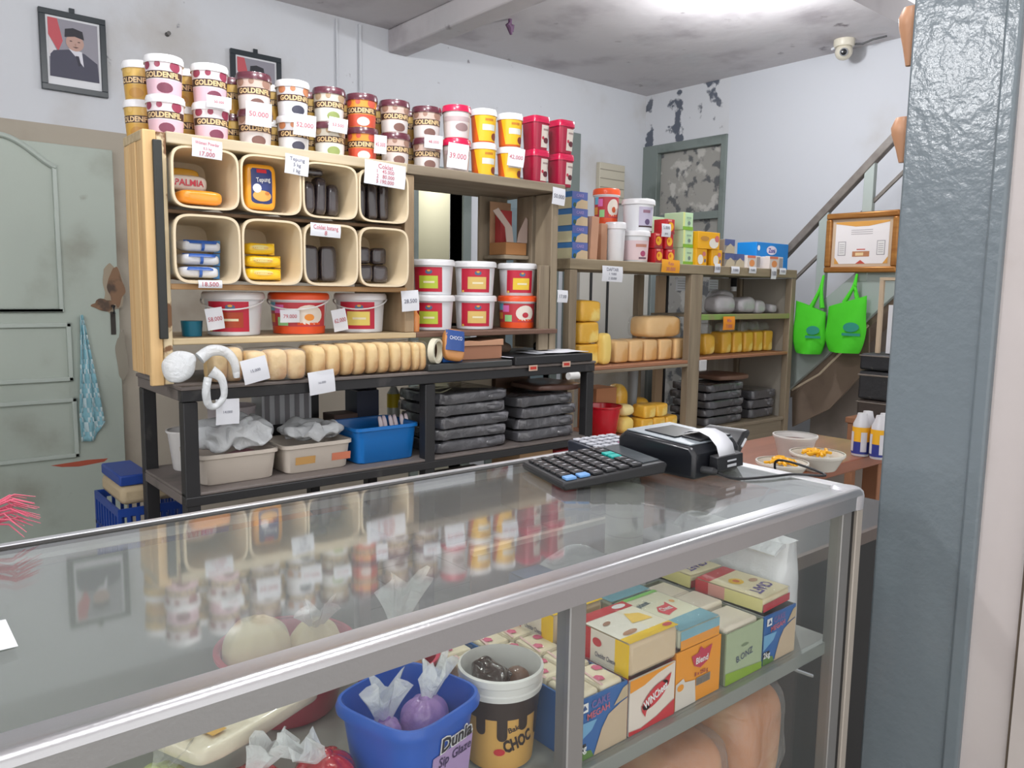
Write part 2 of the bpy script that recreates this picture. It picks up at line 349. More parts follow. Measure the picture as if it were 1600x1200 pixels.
b.tube(arc, 0.013, mold, 8)
b.obj('moulding', t, bevel=0.004)
rust = mt((134, 104, 80), 0.8, spots=(((84, 70, 60), 14, 0.45, 0.2),)); b = B(); mp = front(0, YD, 0)
def patch(cx, cz, ru, rv, seed, m, e=0.0):
    q = [(cx+ru*cos(a)*(1+0.5*noise.noise(Vector((cos(a)*1.5+seed, sin(a)*1.5, 0)))), cz+rv*sin(a)*(1+0.5*noise.noise(Vector((cos(a)*1.5, sin(a)*1.5+seed, 4))))) for a in [2*pi*k/48 for k in range(48)]]
    b.add([Vector((cx, YD-0.0012-e, cz))]+[Vector((u, YD-0.0012-e, v)) for u, v in q], [(0, 1+i, 1+(i+1) % 48) for i in range(48)], m)
c = PY(182, 470, YD); patch(c.x-0.02, c.z+0.06, 0.05, 0.13, 1.0, mt((158, 146, 126), 0.7)); patch(c.x, c.z+0.07, 0.035, 0.09, 2.0, rust, 0.0006); patch(c.x-0.06, c.z-0.02, 0.05, 0.03, 5.0, rust, 0.0008); patch(c.x+0.015, c.z-0.30, 0.025, 0.14, 7.0, mt((144, 138, 124), 0.7))
redp = mt((176, 84, 62), 0.7)
c = PY(130, 724, YD); b.poly(mp, [(c.x-0.15, c.z+0.008), (c.x+0.02, c.z+0.016), (c.x+0.12, c.z+0.012), (c.x+0.1, c.z-0.004), (c.x-0.02, c.z-0.014), (c.x-0.1, c.z-0.006)], redp)
b.obj('stain', t, label='brown rust and red paint stain')
b = B(); c = PY(176, 487, YD)
b.box(c.x-0.012, c.x+0.012, YD-0.004, YD, c.z-0.12, c.z+0.0, mt((70, 66, 62), 0.6, 0.5)); b.tube([(c.x, YD-0.004, c.z+0.03), (c.x, YD-0.03, c.z+0.03), (c.x+0.0, YD-0.03, c.z-0.01)], 0.008, BLACK); b.obj('latch', t)
# towel on the door
b = B(); c = PY(126, 492, YD); tw = mt((140, 188, 200), 0.9); tl = mt((196, 216, 220), 0.9)
def tow(u, v):  # v 0 top .. 1 bottom
    wv = 0.006+0.05*min(1, v*1.25); off = 0.0
    z = c.z-0.66*v+(0.10*max(0, v-0.85)/0.15*(u if u > 0 else 0))
    return Vector((c.x+0.03*v+u*wv+off, YD-0.02-0.012*sin(u*6+v*3), z))
vs = []; NU, NV = 12, 26
for j in range(NV+1):
    for i in range(NU+1): vs.append(tow(-1+2*i/NU, j/NV))
fa, fb = [], []
for j in range(NV):
    for i in range(NU):
        q = (j*(NU+1)+i, j*(NU+1)+i+1, (j+1)*(NU+1)+i+1, (j+1)*(NU+1)+i)
        (fb if (i+j) % 5 == 0 or (i-j) % 5 == 0 else fa).append(q)
b.add(vs, fa, tw, True); b.add(vs, fb, tl, True)
b.obj('towel', label='light blue checked towel hanging from the worn green door', cat='towel', solid=0.004)
# portraits
def portrait(x0, x1, zt_, zb_, tlt, label):
    t = thing('framed_portrait', label, 'picture', ((x0+x1)/2, YA-0.002, zb_)); wv = x1-x0; h = zt_-zb_; fw = 0.028
    b = B(); fk = mt((40, 48, 54), 0.35)
    for a in ((-wv/2, wv/2, 0, fw), (-wv/2, wv/2, h-fw, h), (-wv/2, -wv/2+fw, fw, h-fw), (wv/2-fw, wv/2, fw, h-fw)): b.box(a[0], a[1], -0.022, 0, a[2], a[3], fk)
    fo = b.obj('frame', t, bevel=0.002)
    b = B(); b.box(-wv/2+fw, wv/2-fw, -0.012, -0.002, fw, h-fw, mt((216, 218, 222), 0.5)); mp = front(0, -0.012, 0)
    def m2(u, v): return mp(u*wv, fw+v*(h-2*fw))
    i0 = 0.5-fw/wv-0.035
    b.poly(m2, [(-i0, 0.12), (i0, 0.12), (i0, 0.97), (-i0, 0.97)], mt((142, 140, 150), 0.5))
    e = 0.0006; mq = lambda u, v: m2(u, v)+Vector((0, -e, 0)); mr = lambda u, v: m2(u, v)+Vector((0, -2*e, 0)); ms = lambda u, v: m2(u, v)+Vector((0, -3*e, 0))
    b.poly(mq, [(-i0, 0.97), (-i0+0.14, 0.97), (-0.16, 0.66), (-i0+0.14, 0.5), (-i0, 0.72)], mt((190, 84, 92), 0.6)); b.poly(mq, [(-i0, 0.72), (-i0+0.12, 0.5), (-i0+0.06, 0.42), (-i0, 0.4)], mt((206, 204, 208), 0.6))
    b.poly(mr, [(-i0, 0.12), (i0, 0.12), (i0-0.02, 0.40), (0.16, 0.52), (-0.06, 0.55), (-0.3, 0.50), (-i0+0.02, 0.44)], mt((72, 72, 88), 0.6))
    b.poly(ms, [(-0.08, 0.56), (0.12, 0.54), (0.14, 0.32), (0.04, 0.44)], mt((214, 214, 222), 0.6)); b.poly(lambda u, v: ms(u, v)+Vector((0, -e, 0)), [(0.02, 0.47), (0.07, 0.47), (0.1, 0.34), (0.06, 0.32)], mt((54, 52, 66), 0.6))
    b.oval(lambda u, v: ms(u, v)+Vector((0, -e, 0)), 0.02, 0.66, 0.135, 0.125, mt((186, 152, 140), 0.6)); mt_ = lambda u, v: ms(u, v)+Vector((0, -2*e, 0))
    b.poly(mt_, [(-0.13, 0.72), (-0.12, 0.84), (0.0, 0.87), (0.14, 0.84), (0.16, 0.72), (0.02, 0.75)], mt((44, 44, 52), 0.6))
    dk = mt((96, 70, 68), 0.6)
    for u in (-0.04, 0.08): b.oval(mt_, u, 0.675, 0.022, 0.009, dk, 8)
    b.poly(mt_, [(-0.02, 0.595), (0.03, 0.58), (0.08, 0.597), (0.03, 0.603)], dk); b.oval(mt_, 0.025, 0.63, 0.014, 0.02, mt((170, 132, 120), 0.6), 8)
    b.obj('print', t, label='head-and-shoulders print of a person in a dark suit and cap')
    B().box(-0.012, 0.012, -0.01, 0, h, h+0.025, fk).obj('hanger', fo)
a = PY(58, 12, YA); c = PY(168, 153, YA); portrait(a.x, c.x, PY(110, 22, YA).z, PY(118, 147, YA).z, 0, 'black framed portrait of a person in dark suit and cap, above the door')
a = PY(358, 76, YA); c = PY(437, 90, YA); portrait(a.x, c.x, a.z, a.z-0.36, 0, 'black framed portrait mostly hidden behind the stacked tubs')
b = B()
for px, py in ((261, 54),): c = PY(px, py, YA); b.lathe([(0.012, 0), (0.012, 0.004), (0.005, 0.012), (0.005, 0.03), (0.011, 0.034)], mt((110, 108, 106), 0.5, 0.6), 10, xf=Matrix.Translation(c) @ Matrix.Rotation(R(90), 4, 'X'))
b.obj('wall_hook', label='small metal hook on the white wall above the tubs', cat='hook')
# little panel and grey door seen beyond the shelf end
a = PY(888, 205, YA-0.03); c = PY(906, 290, YA-0.03)
B().box(a.x, c.x, YA-0.03, YA-0.001, FLR, a.z, frameg).obj('trim_3', kind='structure', bevel=0.003)
a = PY(936, 253, YA-0.03); c = PY(974, 300, YA-0.03)
t = thing('wall_box', 'cream slatted box fixed on the wall behind the orange-lidded pail', 'box', (a.x, YA, c.z-0.1)); hh = a.z-c.z+0.1
B().box(0, c.x-a.x, -0.04, -0.001, 0, hh, mt((196, 190, 172), 0.6)).obj('body', t, bevel=0.004)
b = B()
for k in range(4): b.box(0.008, c.x-a.x-0.008, -0.044, -0.04, hh*(k+0.6)/4.4, hh*(k+0.6)/4.4+0.006, mt((156, 150, 136), 0.6))
b.obj('vent', t)
# security camera on the ceiling
c = PX(1323, 84, 5.14)
t = thing('security_camera', 'cream dome security camera under the ceiling corner', 'camera', (5.10, c.y, ZCEIL)); cr = mt((206, 200, 184), 0.4)
b = B(); b.lathe([(0.066, 0), (0.066, -0.03), (0.058, -0.045)], cr, 28); b.obj('base', t)
b = B(); b.blob((0, 0, -0.075), (0.055, 0.055, 0.052), cr, (1, 1), 24, 14); ho = b.obj('housing', t)
dv = (CP-Vector((5.10, c.y, ZCEIL-0.075))).normalized(); b = B(); q = dv.to_track_quat('Z', 'Y').to_matrix().to_4x4()
b.lathe([(0.026, 0.045), (0.026, 0.06), (0.02, 0.06)], mt((120, 122, 126), 0.3), 20, c=(0, 0, 0), xf=Matrix.Translation((0, 0, -0.075)) @ q); b.lathe([(0.019, 0.0605), (0.012, 0.064)], BLACKG, 20, xf=Matrix.Translation((0, 0, -0.075)) @ q); b.obj('lens', ho)
b = B(); b.tube([(0.03, -0.05, -0.03), (0.05, -0.10, -0.035), (0.06, -0.16, -0.02), (0.08, -0.24, -0.012)], 0.006, BLACK); b.tube([(0.0, 0.05, -0.03), (0.03, 0.10, -0.03)], 0.008, WHITE); b.obj('cable', t)
# lamp
t = thing('ceiling_lamp', 'glowing white bulb lamp on the grey ceiling', 'lamp', (LAMP.x, LAMP.y, ZCEIL))
B().lathe([(0.05, 0), (0.05, -0.015), (0.03, -0.02), (0.03, -0.03)], WHITE, 24).obj('socket', t)
B().blob((0, 0, -0.085), (0.06, 0.06, 0.055), emis((240, 246, 255), 15), (1, 1), 24, 14).obj('bulb', t)
for i, (x, y, z) in enumerate(((0.55, 0.28, 2.78), (1.2, 1.9, 2.84), (-1.7, 1.5, 2.5))):
    t = thing('tube_lamp', ('white tube lamp above the glass counter', 'white tube lamp on the ceiling in front of the tub shelf', 'white tube lamp on the ceiling at the far left')[i], 'lamp', (x, y, z))
    B().box(-0.62, 0.62, -0.03, 0.03, 0.0, (0.28, 0.22, 0.56)[i], WHITE).obj('housing', t)
    B().tube([(-0.58, 0, -0.016), (0, 0, -0.016), (0.58, 0, -0.016)], 0.014, emis((240, 246, 255), 6), 12).obj('tube', t)
c = PZ(797, 30, ZCEIL)
b = B(); b.tube([(0, 0, 0), (0, 0, -0.03)], 0.012, mt((110, 80, 110), 0.6)); b.tube([(-0.02, 0, -0.03), (0.0, 0, -0.05), (0.01, 0, -0.09)], [0.016, 0.02, 0.008], mt((104, 74, 104), 0.6)); b.tube([(0.02, 0, -0.03), (0.022, 0, -0.07)], [0.012, 0.006], mt((104, 74, 104), 0.6))
b.obj('ceiling_hook', loc=(c.x, c.y, ZCEIL), label='purple plastic remnant hanging from the ceiling', cat='hook')
# ---------------------------------------------------------------- stair on the right
XS = 4.72; stg = mt((158, 168, 164), 0.5, spots=(((120, 124, 118), 5, 0.6, 0.2),), name='pale_stair_paint')
t = thing('staircase', 'pale painted staircase rising along the right wall', 'staircase', (XS, 2.2, 0))
def S(px, py): p = PX(px, py, XS); return (p.y-2.2, p.z)
b = B(); b.prism([S(1225, 615), S(1225, 520), S(1332, 430), S(1440, 325), S(1440, 425), S(1392, 466)], stg, 0, 0.04, 'x'); b.obj('stringer', t, bevel=0.003)
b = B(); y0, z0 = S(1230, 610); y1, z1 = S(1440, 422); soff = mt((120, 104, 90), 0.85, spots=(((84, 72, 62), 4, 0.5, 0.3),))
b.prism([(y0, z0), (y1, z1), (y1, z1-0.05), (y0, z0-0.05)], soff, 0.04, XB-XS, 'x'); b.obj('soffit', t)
stp = mt((150, 140, 126), 0.7); N = 6
b = B()
for k in range(N):
    ya = y0+(y1-y0)*k/N; yb = y0+(y1-y0)*(k+1)/N; za = z0+(z1-z0)*k/N
    b.box(0.04, XB-XS, yb, ya, za+(z1-z0)/N+0.001, za+2*(z1-z0)/N, stp)
b.obj('step_flight', t)
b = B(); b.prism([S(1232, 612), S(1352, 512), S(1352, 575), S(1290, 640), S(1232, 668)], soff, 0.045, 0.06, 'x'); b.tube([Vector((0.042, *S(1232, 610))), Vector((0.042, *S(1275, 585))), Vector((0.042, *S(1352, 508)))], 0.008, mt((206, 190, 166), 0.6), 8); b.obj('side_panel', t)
b = B(); b.prism([(S(1232, 612)[0], FLR+0.001), S(1232, 612), S(1440, 430), (S(1440, 430)[0], FLR+0.001)], mt((140, 130, 122), 0.85, spots=(((116, 106, 98), 3, 0.5, 0.3),)), 0.30, 0.32, 'x'); b.obj('shade_panel', t)  # added panel, its grey-brown colour stands in for shade under the stairs
def bar(b, p, q, wv, th, m, x=0.0):
    (ya, za), (yb, zb2) = S(*p), S(*q); d = Vector((0, yb-ya, zb2-za)); L = d.length; n = Vector((0, -d.z, d.y)).normalized()*wv/2
    vs = []
    for xx in (x, x+th):
        for (yy, zz) in ((ya, za), (yb, zb2)):
            for sgn in (-1, 1): vs.append((xx, yy+n.y*sgn, zz+n.z*sgn))
    b.add(vs, [(0, 1, 3, 2), (4, 6, 7, 5), (0, 4, 5, 1), (2, 3, 7, 6), (0, 2, 6, 4), (1, 5, 7, 3)], m)
rail = mt((120, 114, 108), 0.5, grain=((84, 76, 70), (20, 20, 20), 0.6))
b = B(); bar(b, (1215, 408), (1440, 168), 0.05, 0.05, rail, -0.01); b.obj('handrail', t, bevel=0.006)
b = B(); bar(b, (1225, 450), (1440, 238), 0.018, 0.02, rail, 0.01); b.obj('middle_rail', t)
for px, ya_, yb_ in ((1288, 332, 520), (1360, 250, 440)):
    b = B(); (yy, zt2), (_, zb3) = S(px, ya_), S(px, yb_); b.box(-0.005, 0.035, yy-0.03, yy+0.03, zb3, zt2, stg); b.obj('baluster', t, bevel=0.004)
# certificate
a = PX(1291, 380, XS-0.03); c = PX(1404, 380, XS-0.03); zt2 = PX(1350, 331, XS-0.03).z; zb3 = PX(1350, 426, XS-0.03).z
gold = mt((150, 98, 46), 0.35, 0.4, grain=((190, 140, 74), (6, 6, 40), 0.6)); h = zt2-zb3; wv = a.y-c.y
t = thing('framed_certificate', 'gold framed certificate hanging on the stair railing', 'picture', (XS-0.012, a.y, zb3), rot=(0, R(-0.0), 0))
mp = lambda u, v: Vector((-0.0345, -u, v)); b = B(); fw = 0.036
for (u0, u1, v0, v1) in ((0, wv, 0, fw), (0, wv, h-fw, h), (0, fw, fw, h-fw), (wv-fw, wv, fw, h-fw)): b.box(-0.034, -0.002, -u1, -u0, v0, v1, gold)
b.obj('frame', t, bevel=0.008)
b = B(); b.box(-0.014, -0.004, -wv+fw, -fw, fw, h-fw, mt((192, 168, 142), 0.7)); m2 = lambda u, v: Vector((-0.0152, -u, v)); m3 = lambda u, v: Vector((-0.016, -u, v)); m4 = lambda u, v: Vector((-0.0168, -u, v))
x0, x1, v0, v1 = fw+0.022, wv-fw-0.022, fw+0.018, h-fw-0.018
b.rect(m2, x0, v0, x1, v1, mt((222, 218, 218), 0.5)); W = x1-x0
br = mt((206, 150, 70), 0.5); rd = mt((186, 74, 60), 0.5)
b.poly(m3, [(x0, v1), (x1, v1), (x1, v1-0.01), ((x0+x1)/2+0.04, v1-0.03), ((x0+x1)/2-0.04, v1-0.03), (x0, v1-0.01)], br)
b.poly(m3, [(x0, v0), (x0+0.03, v0), (x0, v0+0.04)], br); b.poly(m3, [(x1, v0), (x1-0.03, v0), (x1, v0+0.04)], br); b.poly(m3, [((x0+x1)/2-0.03, v0), ((x0+x1)/2+0.03, v0), ((x0+x1)/2, v0+0.022)], rd)
gy = mt((150, 146, 150), 0.6)
for k in range(3): b.rect(m3, x0+W*0.3, v1-0.05-k*0.012, x0+W*0.7, v1-0.053-k*0.012, gy)
for u in (0.06, 0.79):
    b.rect(m3, x0+W*u, v0+0.05, x0+W*(u+0.15), v0+0.135, gy); b.rect(m4, x0+W*(u+0.012), v0+0.054, x0+W*(u+0.138), v0+0.131, mt((216, 214, 212), 0.6))
    for k in range(5): b.rect(lambda u_, v_: m4(u_, v_)-Vector((0.0006, 0, 0)), x0+W*(u+0.03), v0+0.066+k*0.012, x0+W*(u+0.12), v0+0.069+k*0.012, gy)
b.rect(m3, x0+W*0.34, v0+0.042, x0+W*0.66, v0+0.074, mt((176, 120, 84), 0.5)); b.rect(m4, x0+W*0.4, v0+0.048, x0+W*0.55, v0+0.066, mt((222, 196, 150), 0.5)); b.rect(m3, x0+W*0.42, v0+0.082, x0+W*0.58, v0+0.088, rd)
b.obj('print', t)
# green shopping bags on the railing
grn = mt((72, 206, 34), 0.75, bump=(0.25, 20)); teal = mt((34, 140, 120), 0.7)
def shop_bag(px0, px1, pyt, pyb, hx, hy, label, lean):
    a = PX(px0, pyt, XS-0.07); c = PX(px1, pyb, XS-0.07); wv = a.y-c.y; h = a.z-c.z; hk = PX(hx, hy, XS-0.06)
    t = thing('shopping_bag', label, 'bag', (XS-0.07, (a.y+c.y)/2, c.z), group='green shopping bags on the railing'); b = B(); NU, NV = 28, 14; vs = []
    for j in range(NV+1):
        v = j/NV
        for i in range(NU):
            th = 2*pi*i/NU; hw = wv/2*0.94*(0.72+0.28*min(1, v*2.2))*(1.0 if v < 0.75 else 1-0.12*(v-0.75)/0.25); d = 0.05*(1-0.55*v)
            y = hw*cos(th); x = d*sin(th)*(1+0.3*sin(3*th+v*4)); z = h*v+(0.035*lean*cos(th)*v)-(0.02*(1-v)*abs(cos(th)))*0
            if v == 0: z += 0.01
            vs.append((x-0.0, y+0.008*sin(7*v+th), z))
    fs = [(j*NU+i, j*NU+(i+1) % NU, (j+1)*NU+(i+1) % NU, (j+1)*NU+i) for j in range(NV) for i in range(NU)]+[tuple(range(NU-1, -1, -1))]
    b.add(vs, fs, grn, True); bo = b.obj('body', t)
    hl = Vector(hk)-Vector(t.location); b = B()
    for s_ in (-1, 1): b.tube(smooth([(0.01, s_*wv*0.16+(hl.y)*0.6, h*0.97), (0.02, hl.y*0.85+s_*0.007, (h+hl.z)/2), (0.035, hl.y, hl.z)]), smooth_r([0.016, 0.010, 0.007]), grn, 8)
    b.obj('handle', t)
    b = B(); m_ = lambda u, v: Vector((-0.052-0.004, -u, v)); m_ = lambda u, v: Vector((-0.05*(1-0.55*v/h)*max(0.2, sqrt(max(0.0, 1-(u/(wv/2))**2)))*1.3-0.006, -u, v))
    b.oval(m_, wv*0.2, h*0.52, wv*0.17, h*0.09, teal, 14); b.rect(m_, wv*0.02, h*0.36, wv*0.4, h*0.41, teal, 6, 1)
    b.obj('logo', bo)
    return t
shop_bag(1240, 1290, 478, 557, 1284, 430, 'green cloth shopping bag hanging on the railing, next to the shelf', 1)
shop_bag(1291, 1353, 470, 556, 1336, 428, 'green cloth shopping bag hanging on the railing, under the gold frame', -1)
scale_about_cam(SCALE_ROOM)
# ---------------------------------------------------------------- grey door post and wall beside the photographer
XP = 1.75; ZTC = 1.4+(ZCEIL-1.4)*SCALE_ROOM/SCALE_COUNTER
pil = mt((112, 122, 128), 0.2, bump=(0.12, 42), spots=(((104, 112, 114), 6, 0.62, 0.12), ((74, 76, 76), 16, 0.72, 0.04)), name='glossy_grey_paint')
y0 = PX(1385, 600, XP).y; y1 = PX(1532, 600, XP).y
b = B(); b.box(XP, XP+0.2, y1, y0, FLC, ZTC, pil); b.box(XP-0.006, XP+0.1, y1-0.02, y1+0.012, FLC, ZTC, pil); b.obj('trim_4', kind='structure', bevel=0.006)
b = B(); b.box(XP+0.01, XP+0.2, -1.6, y1-0.02, FLC, ZTC, mt((196, 188, 186), 0.7, bump=(0.15, 8), spots=(((176, 164, 158), 3, 0.55, 0.2),))); yc = PX(1588, 1000, XP).y; b.box(XP+0.002, XP+0.012, yc-0.004, yc, FLC, 1.3, mt((96, 84, 72), 0.9)); b.box(XP-0.004, XP+0.012, yc-0.3, yc-0.006, FLC, 1.32, mt((190, 182, 178), 0.7))
b.obj('wall_front', kind='structure')
for i, (px, py, h_) in enumerate(((1425, 85, 0.10), (1412, 238, 0.075))):
    c = PX(px, py, 1.78); b = B(); b.lathe([(0.006, 0), (0.014, h_*0.4), (0.024, h_*0.8), (0.026, h_), (0.018, h_+0.02)], mt((196, 146, 112), 0.4), 20)
    b.obj('wooden_finial', loc=(1.79, y0+0.020, c.z-0.02), rot=(0, 0, 0), label=('turned peach wood finial behind the grey post, the upper one', 'turned peach wood finial behind the grey post, the lower one')[i], cat='finial')
# ================================================================ the glass counter
ZC = 1.0; CX0, CX1 = -0.55, 1.60; YF, YR = 0.745, 1.40; ZS = 0.672
t = thing('display_counter', 'aluminium framed glass display counter in the foreground', 'counter', (0, 0, 0))
def prof_rail(b, p, q, prof, mat):      # extrude a 2-D profile (offset, height) between two points; offset is to the left of travel
    p = Vector(p); q = Vector(q); d = (q-p).normalized(); n = Vector((-d.y, d.x, 0)); vs = []
    for e in (p, q): vs += [e+n*o+Vector((0, 0, z)) for o, z in prof]
    k = len(prof); b.add(vs, [tuple(range(k)), tuple(range(2*k-1, k-1, -1))]+[(i, i+k, (i+1) % k+k, (i+1) % k) for i in range(k)], mat)
def roundrail():
    pr = [(0.052, 0.0), (0.052, -0.012), (0.046, -0.038), (0.004, -0.038), (0.003, -0.008)]
    pr += [(0.0-0.004*sin(a), -0.006+0.0) for a in ()]
    pr += [(-0.001, -0.007), (0.001, -0.002), (0.006, 0.0025), (0.013, 0.004), (0.02, 0.002), (0.026, 0.0005)]
    return pr
b = B(); prof_rail(b, (CX0, YF, ZC), (CX1-0.023, YF, ZC), roundrail(), ALU); b.obj('front_rail', t)
b = B(); prof_rail(b, (CX1+0.012, YF+0.035, ZC), (CX1+0.03, YR+0.02, ZC), [(0.036, 0.0), (0.036, -0.038), (0.0, -0.038), (0, -0.003), (0.003, 0.0)], mt((206, 206, 208), 0.35, 0.3)); b.obj('side_rail', t, bevel=0.002)
b = B(); prof_rail(b, (CX1+0.02, YR, ZC), (CX0, YR, ZC), [(0.016, 0.002), (0.016, -0.03), (0.0, -0.03), (0, 0.002)], mt((196, 198, 202), 0.3, 0.6)); b.obj('rear_rail', t, bevel=0.002)
b = B(); b.box(CX0, CX1, YR-0.032, YR-0.016, ZC-0.008, ZC+0.0002, mt((40, 40, 38), 0.6)); b.obj('rubber_seal', t)
b = B(); b.lathe([(0.030, -0.041), (0.035, -0.038), (0.036, -0.012), (0.034, -0.003), (0.028, 0.0025), (0.018, 0.004), (0.0, 0.004)], mt((186, 186, 190), 0.38, 0.4), 40, c=(CX1-0.024, YF+0.0352, ZC), cap1=False); b.obj('corner_cap', t)
B().box(CX0, CX1-0.02, YF+0.045, YR-0.014, ZC-0.008, ZC-0.001, TOPGLASS).obj('glass_top', t)
post = ALUF
for nm, x0, x1, y0_, y1_, m in (('post', 0.757, 0.790, 0.762, 0.79, post), ('post', 1.535, 1.572, 0.762, 0.79, post), ('post', 1.588, 1.612, 0.758, 0.79, mt((176, 168, 158), 0.5, 0.2)), ('post', 1.575, 1.612, YR-0.03, YR, post), ('post', CX0, CX0+0.03, 0.762, 0.79, post), ('post', CX0, CX0+0.03, YR-0.03, YR, post), ('post', 0.757, 0.785, YR-0.03, YR, post)):
    B().box(x0, x1, y0_, y1_, FLC+0.06, ZC-0.036, m).obj(nm, t, bevel=0.002)
B().box(1.573, 1.587, 0.765, 0.785, FLC+0.06, ZC-0.036, mt((28, 28, 28), 0.6)).obj('rubber_seal', t)
pl = mt((146, 148, 142), 0.4, spots=(((120, 122, 114), 5, 0.55, 0.2),), name='pale_green_board')
b = B(); b.box(CX0+0.03, 1.57, 0.795, YR-0.03, ZS-0.012, ZS, pl); b.obj('shelf', t)
b = B(); b.box(CX0+0.03, 1.57, 0.783, 0.797, ZS-0.026, ZS+0.001, mt((150, 156, 152), 0.4, 0.4)); b.obj('shelf_edge', t, bevel=0.002)
b = B(); b.box(CX0+0.03, 1.57, 0.795, YR-0.03, 0.30, 0.315, pl); b.obj('shelf', t)
b = B(); b.box(CX0+0.03, 1.57, 0.765, YR-0.002, FLC+0.06, FLC+0.10, ALUF); b.obj('base', t, bevel=0.003)
for x in (CX0+0.06, 1.52):
    for y in (0.8, 1.34): B().lathe([(0.02, 0), (0.024, 0.06)], BLACK, 14, c=(x, y, FLC)).obj('foot', t)
B().box(1.590, 1.594, 0.80, YR-0.03, FLC+0.11, ZC-0.045, GLASS).obj('side_glass', t)
B().box(CX0+0.032, 0.756, 0.770, 0.774, FLC+0.11, ZC-0.04, GLASS).obj('front_glass', t)
B().box(0.792, 1.534, 0.770, 0.774, FLC+0.11, ZC-0.04, GLASS).obj('front_glass', t)
b = B(); b.box(0.1, 0.75, YR-0.02, YR-0.015, FLC+0.11, ZC-0.04, mt((128, 134, 128), 0.5)); b.box(1.05, 1.57, YR-0.02, YR-0.015, FLC+0.11, 0.80, mt((126, 92, 74), 0.6)); b.box(1.05, 1.57, YR-0.03, YR-0.013, 0.80, 0.812, mt((190, 180, 166), 0.5)); b.obj('rear_panel', t)
# ---- boxed packs on the upper shelf, right bay
def carton(x0, x1, y0_, dep, h, mat, side, deco=None, label='', open_top=True, cat='box', grp=None, inner=None, z=None):
    t = thing('carton', label, cat, ((x0+x1)/2, y0_+dep/2, ZS+0.0015 if z is None else z), group=grp); W = (x1-x0)/2; D = dep/2; b = B(); th = 0.003
    im = inner or mt((196, 190, 176), 0.8)
    b.box(-W, W, -D, -D+th, 0, h, mat); b.box(-W, W, D-th, D, 0, h, side); b.box(-W, -W+th, -D+th, D-th, 0, h, side); b.box(W-th, W, -D+th, D-th, 0, h, side); b.box(-W+th, W-th, -D+th, D-th, 0, 0.003, im)
    if not open_top: b.box(-W, W, -D, D, h-0.003, h, mat)
    b.obj('body', t)
    if deco: b = B(); deco(b, front(-W, -D, 0), leftf(-W, D, 0), 2*W, h, 2*D); b.obj('printed_label', t)
    return t
BL = mt((34, 98, 168), 0.4); BLD = mt((24, 70, 130), 0.45); ORG = mt((232, 150, 20), 0.35); REDP = mt((200, 40, 52), 0.35); CREAM = mt((232, 220, 192), 0.45); LILAC = mt((120, 96, 160), 0.5)
def lift(mp, e, n=Vector((0, -1, 0))): return lambda u, v: mp(u, v)+n*e
def deco_cake(b, f, l, w, h, d):
    b.poly(f, [(w*0.35, 0), (w*0.5, h*0.4), (w*0.62, h*0.58), (w*0.85, h*0.68), (w, h*0.72), (w, 0)], mt((196, 176, 150), 0.5))
    b.poly(f, [(0, 0), (w*0.35, 0), (w*0.3, h*0.12), (w*0.12, h*0.16), (0, h*0.14)], mt((92, 132, 60), 0.5)); b.rect(f, 0, h*0.14, w*0.2, h*0.27, mt((30, 34, 38), 0.5))
    b.poly(f, [(0, h*0.30), (w*0.3, h*0.45), (w*0.4, h*0.6), (0, h*0.62)], mt((110, 168, 210), 0.5)); b.poly(f, [(w*0.72, h*0.68), (w*0.9, h*0.92), (w, h*0.95), (w, h*0.74)], mt((188, 170, 140), 0.5))
    g = lift(f, 0.0006)
    b.rect(g, w*0.07, h*0.79, w*0.22, h*0.94, WHITE); b.poly(lift(f, 0.0012), [(w*0.1, h*0.82), (w*0.2, h*0.84), (w*0.15, h*0.92)], BLD)
    b.text(g, 'CAKE', w*0.46, h*0.88, h*0.12, LILAC, bold=0.02, wmax=w*0.42, rot=R(3)); b.text(g, 'MEGAH', w*0.42, h*0.72, h*0.11, mt((196, 100, 120), 0.5), bold=0.02, wmax=w*0.62, rot=R(5)); b.text(g, '2kg', w*0.11, h*0.205, h*0.12, WHITE, bold=0.02)
def deco_win(b, f, l, w, h, d):
    b.poly(f, [(0, h*0.78), (w*0.3, h*0.82), (w*0.6, h*0.93), (w, h), (0, h)], ORG); b.poly(f, [(0, 0), (w, 0), (w, h*0.3), (w*0.6, h*0.13), (w*0.25, h*0.05), (0, h*0.08)], REDP)
    g = lift(f, 0.0006); b.oval(g, w*0.55, h*0.55, w*0.30, h*0.155, REDP, 28, R(24)); b.poly(g, [(w*0.25, h*0.46), (w*0.27, h*0.34), (w*0.34, h*0.22), (w*0.36, h*0.32), (w*0.46, h*0.40)], REDP); b.poly(g, [(w*0.7, h*0.74), (w*0.9, h*0.84), (w*0.84, h*0.62)], REDP)
    b.text(lift(f, 0.0012), 'WINCheez', w*0.55, h*0.555, h*0.15, WHITE, bold=0.03, rot=R(20), wmax=w*0.54)
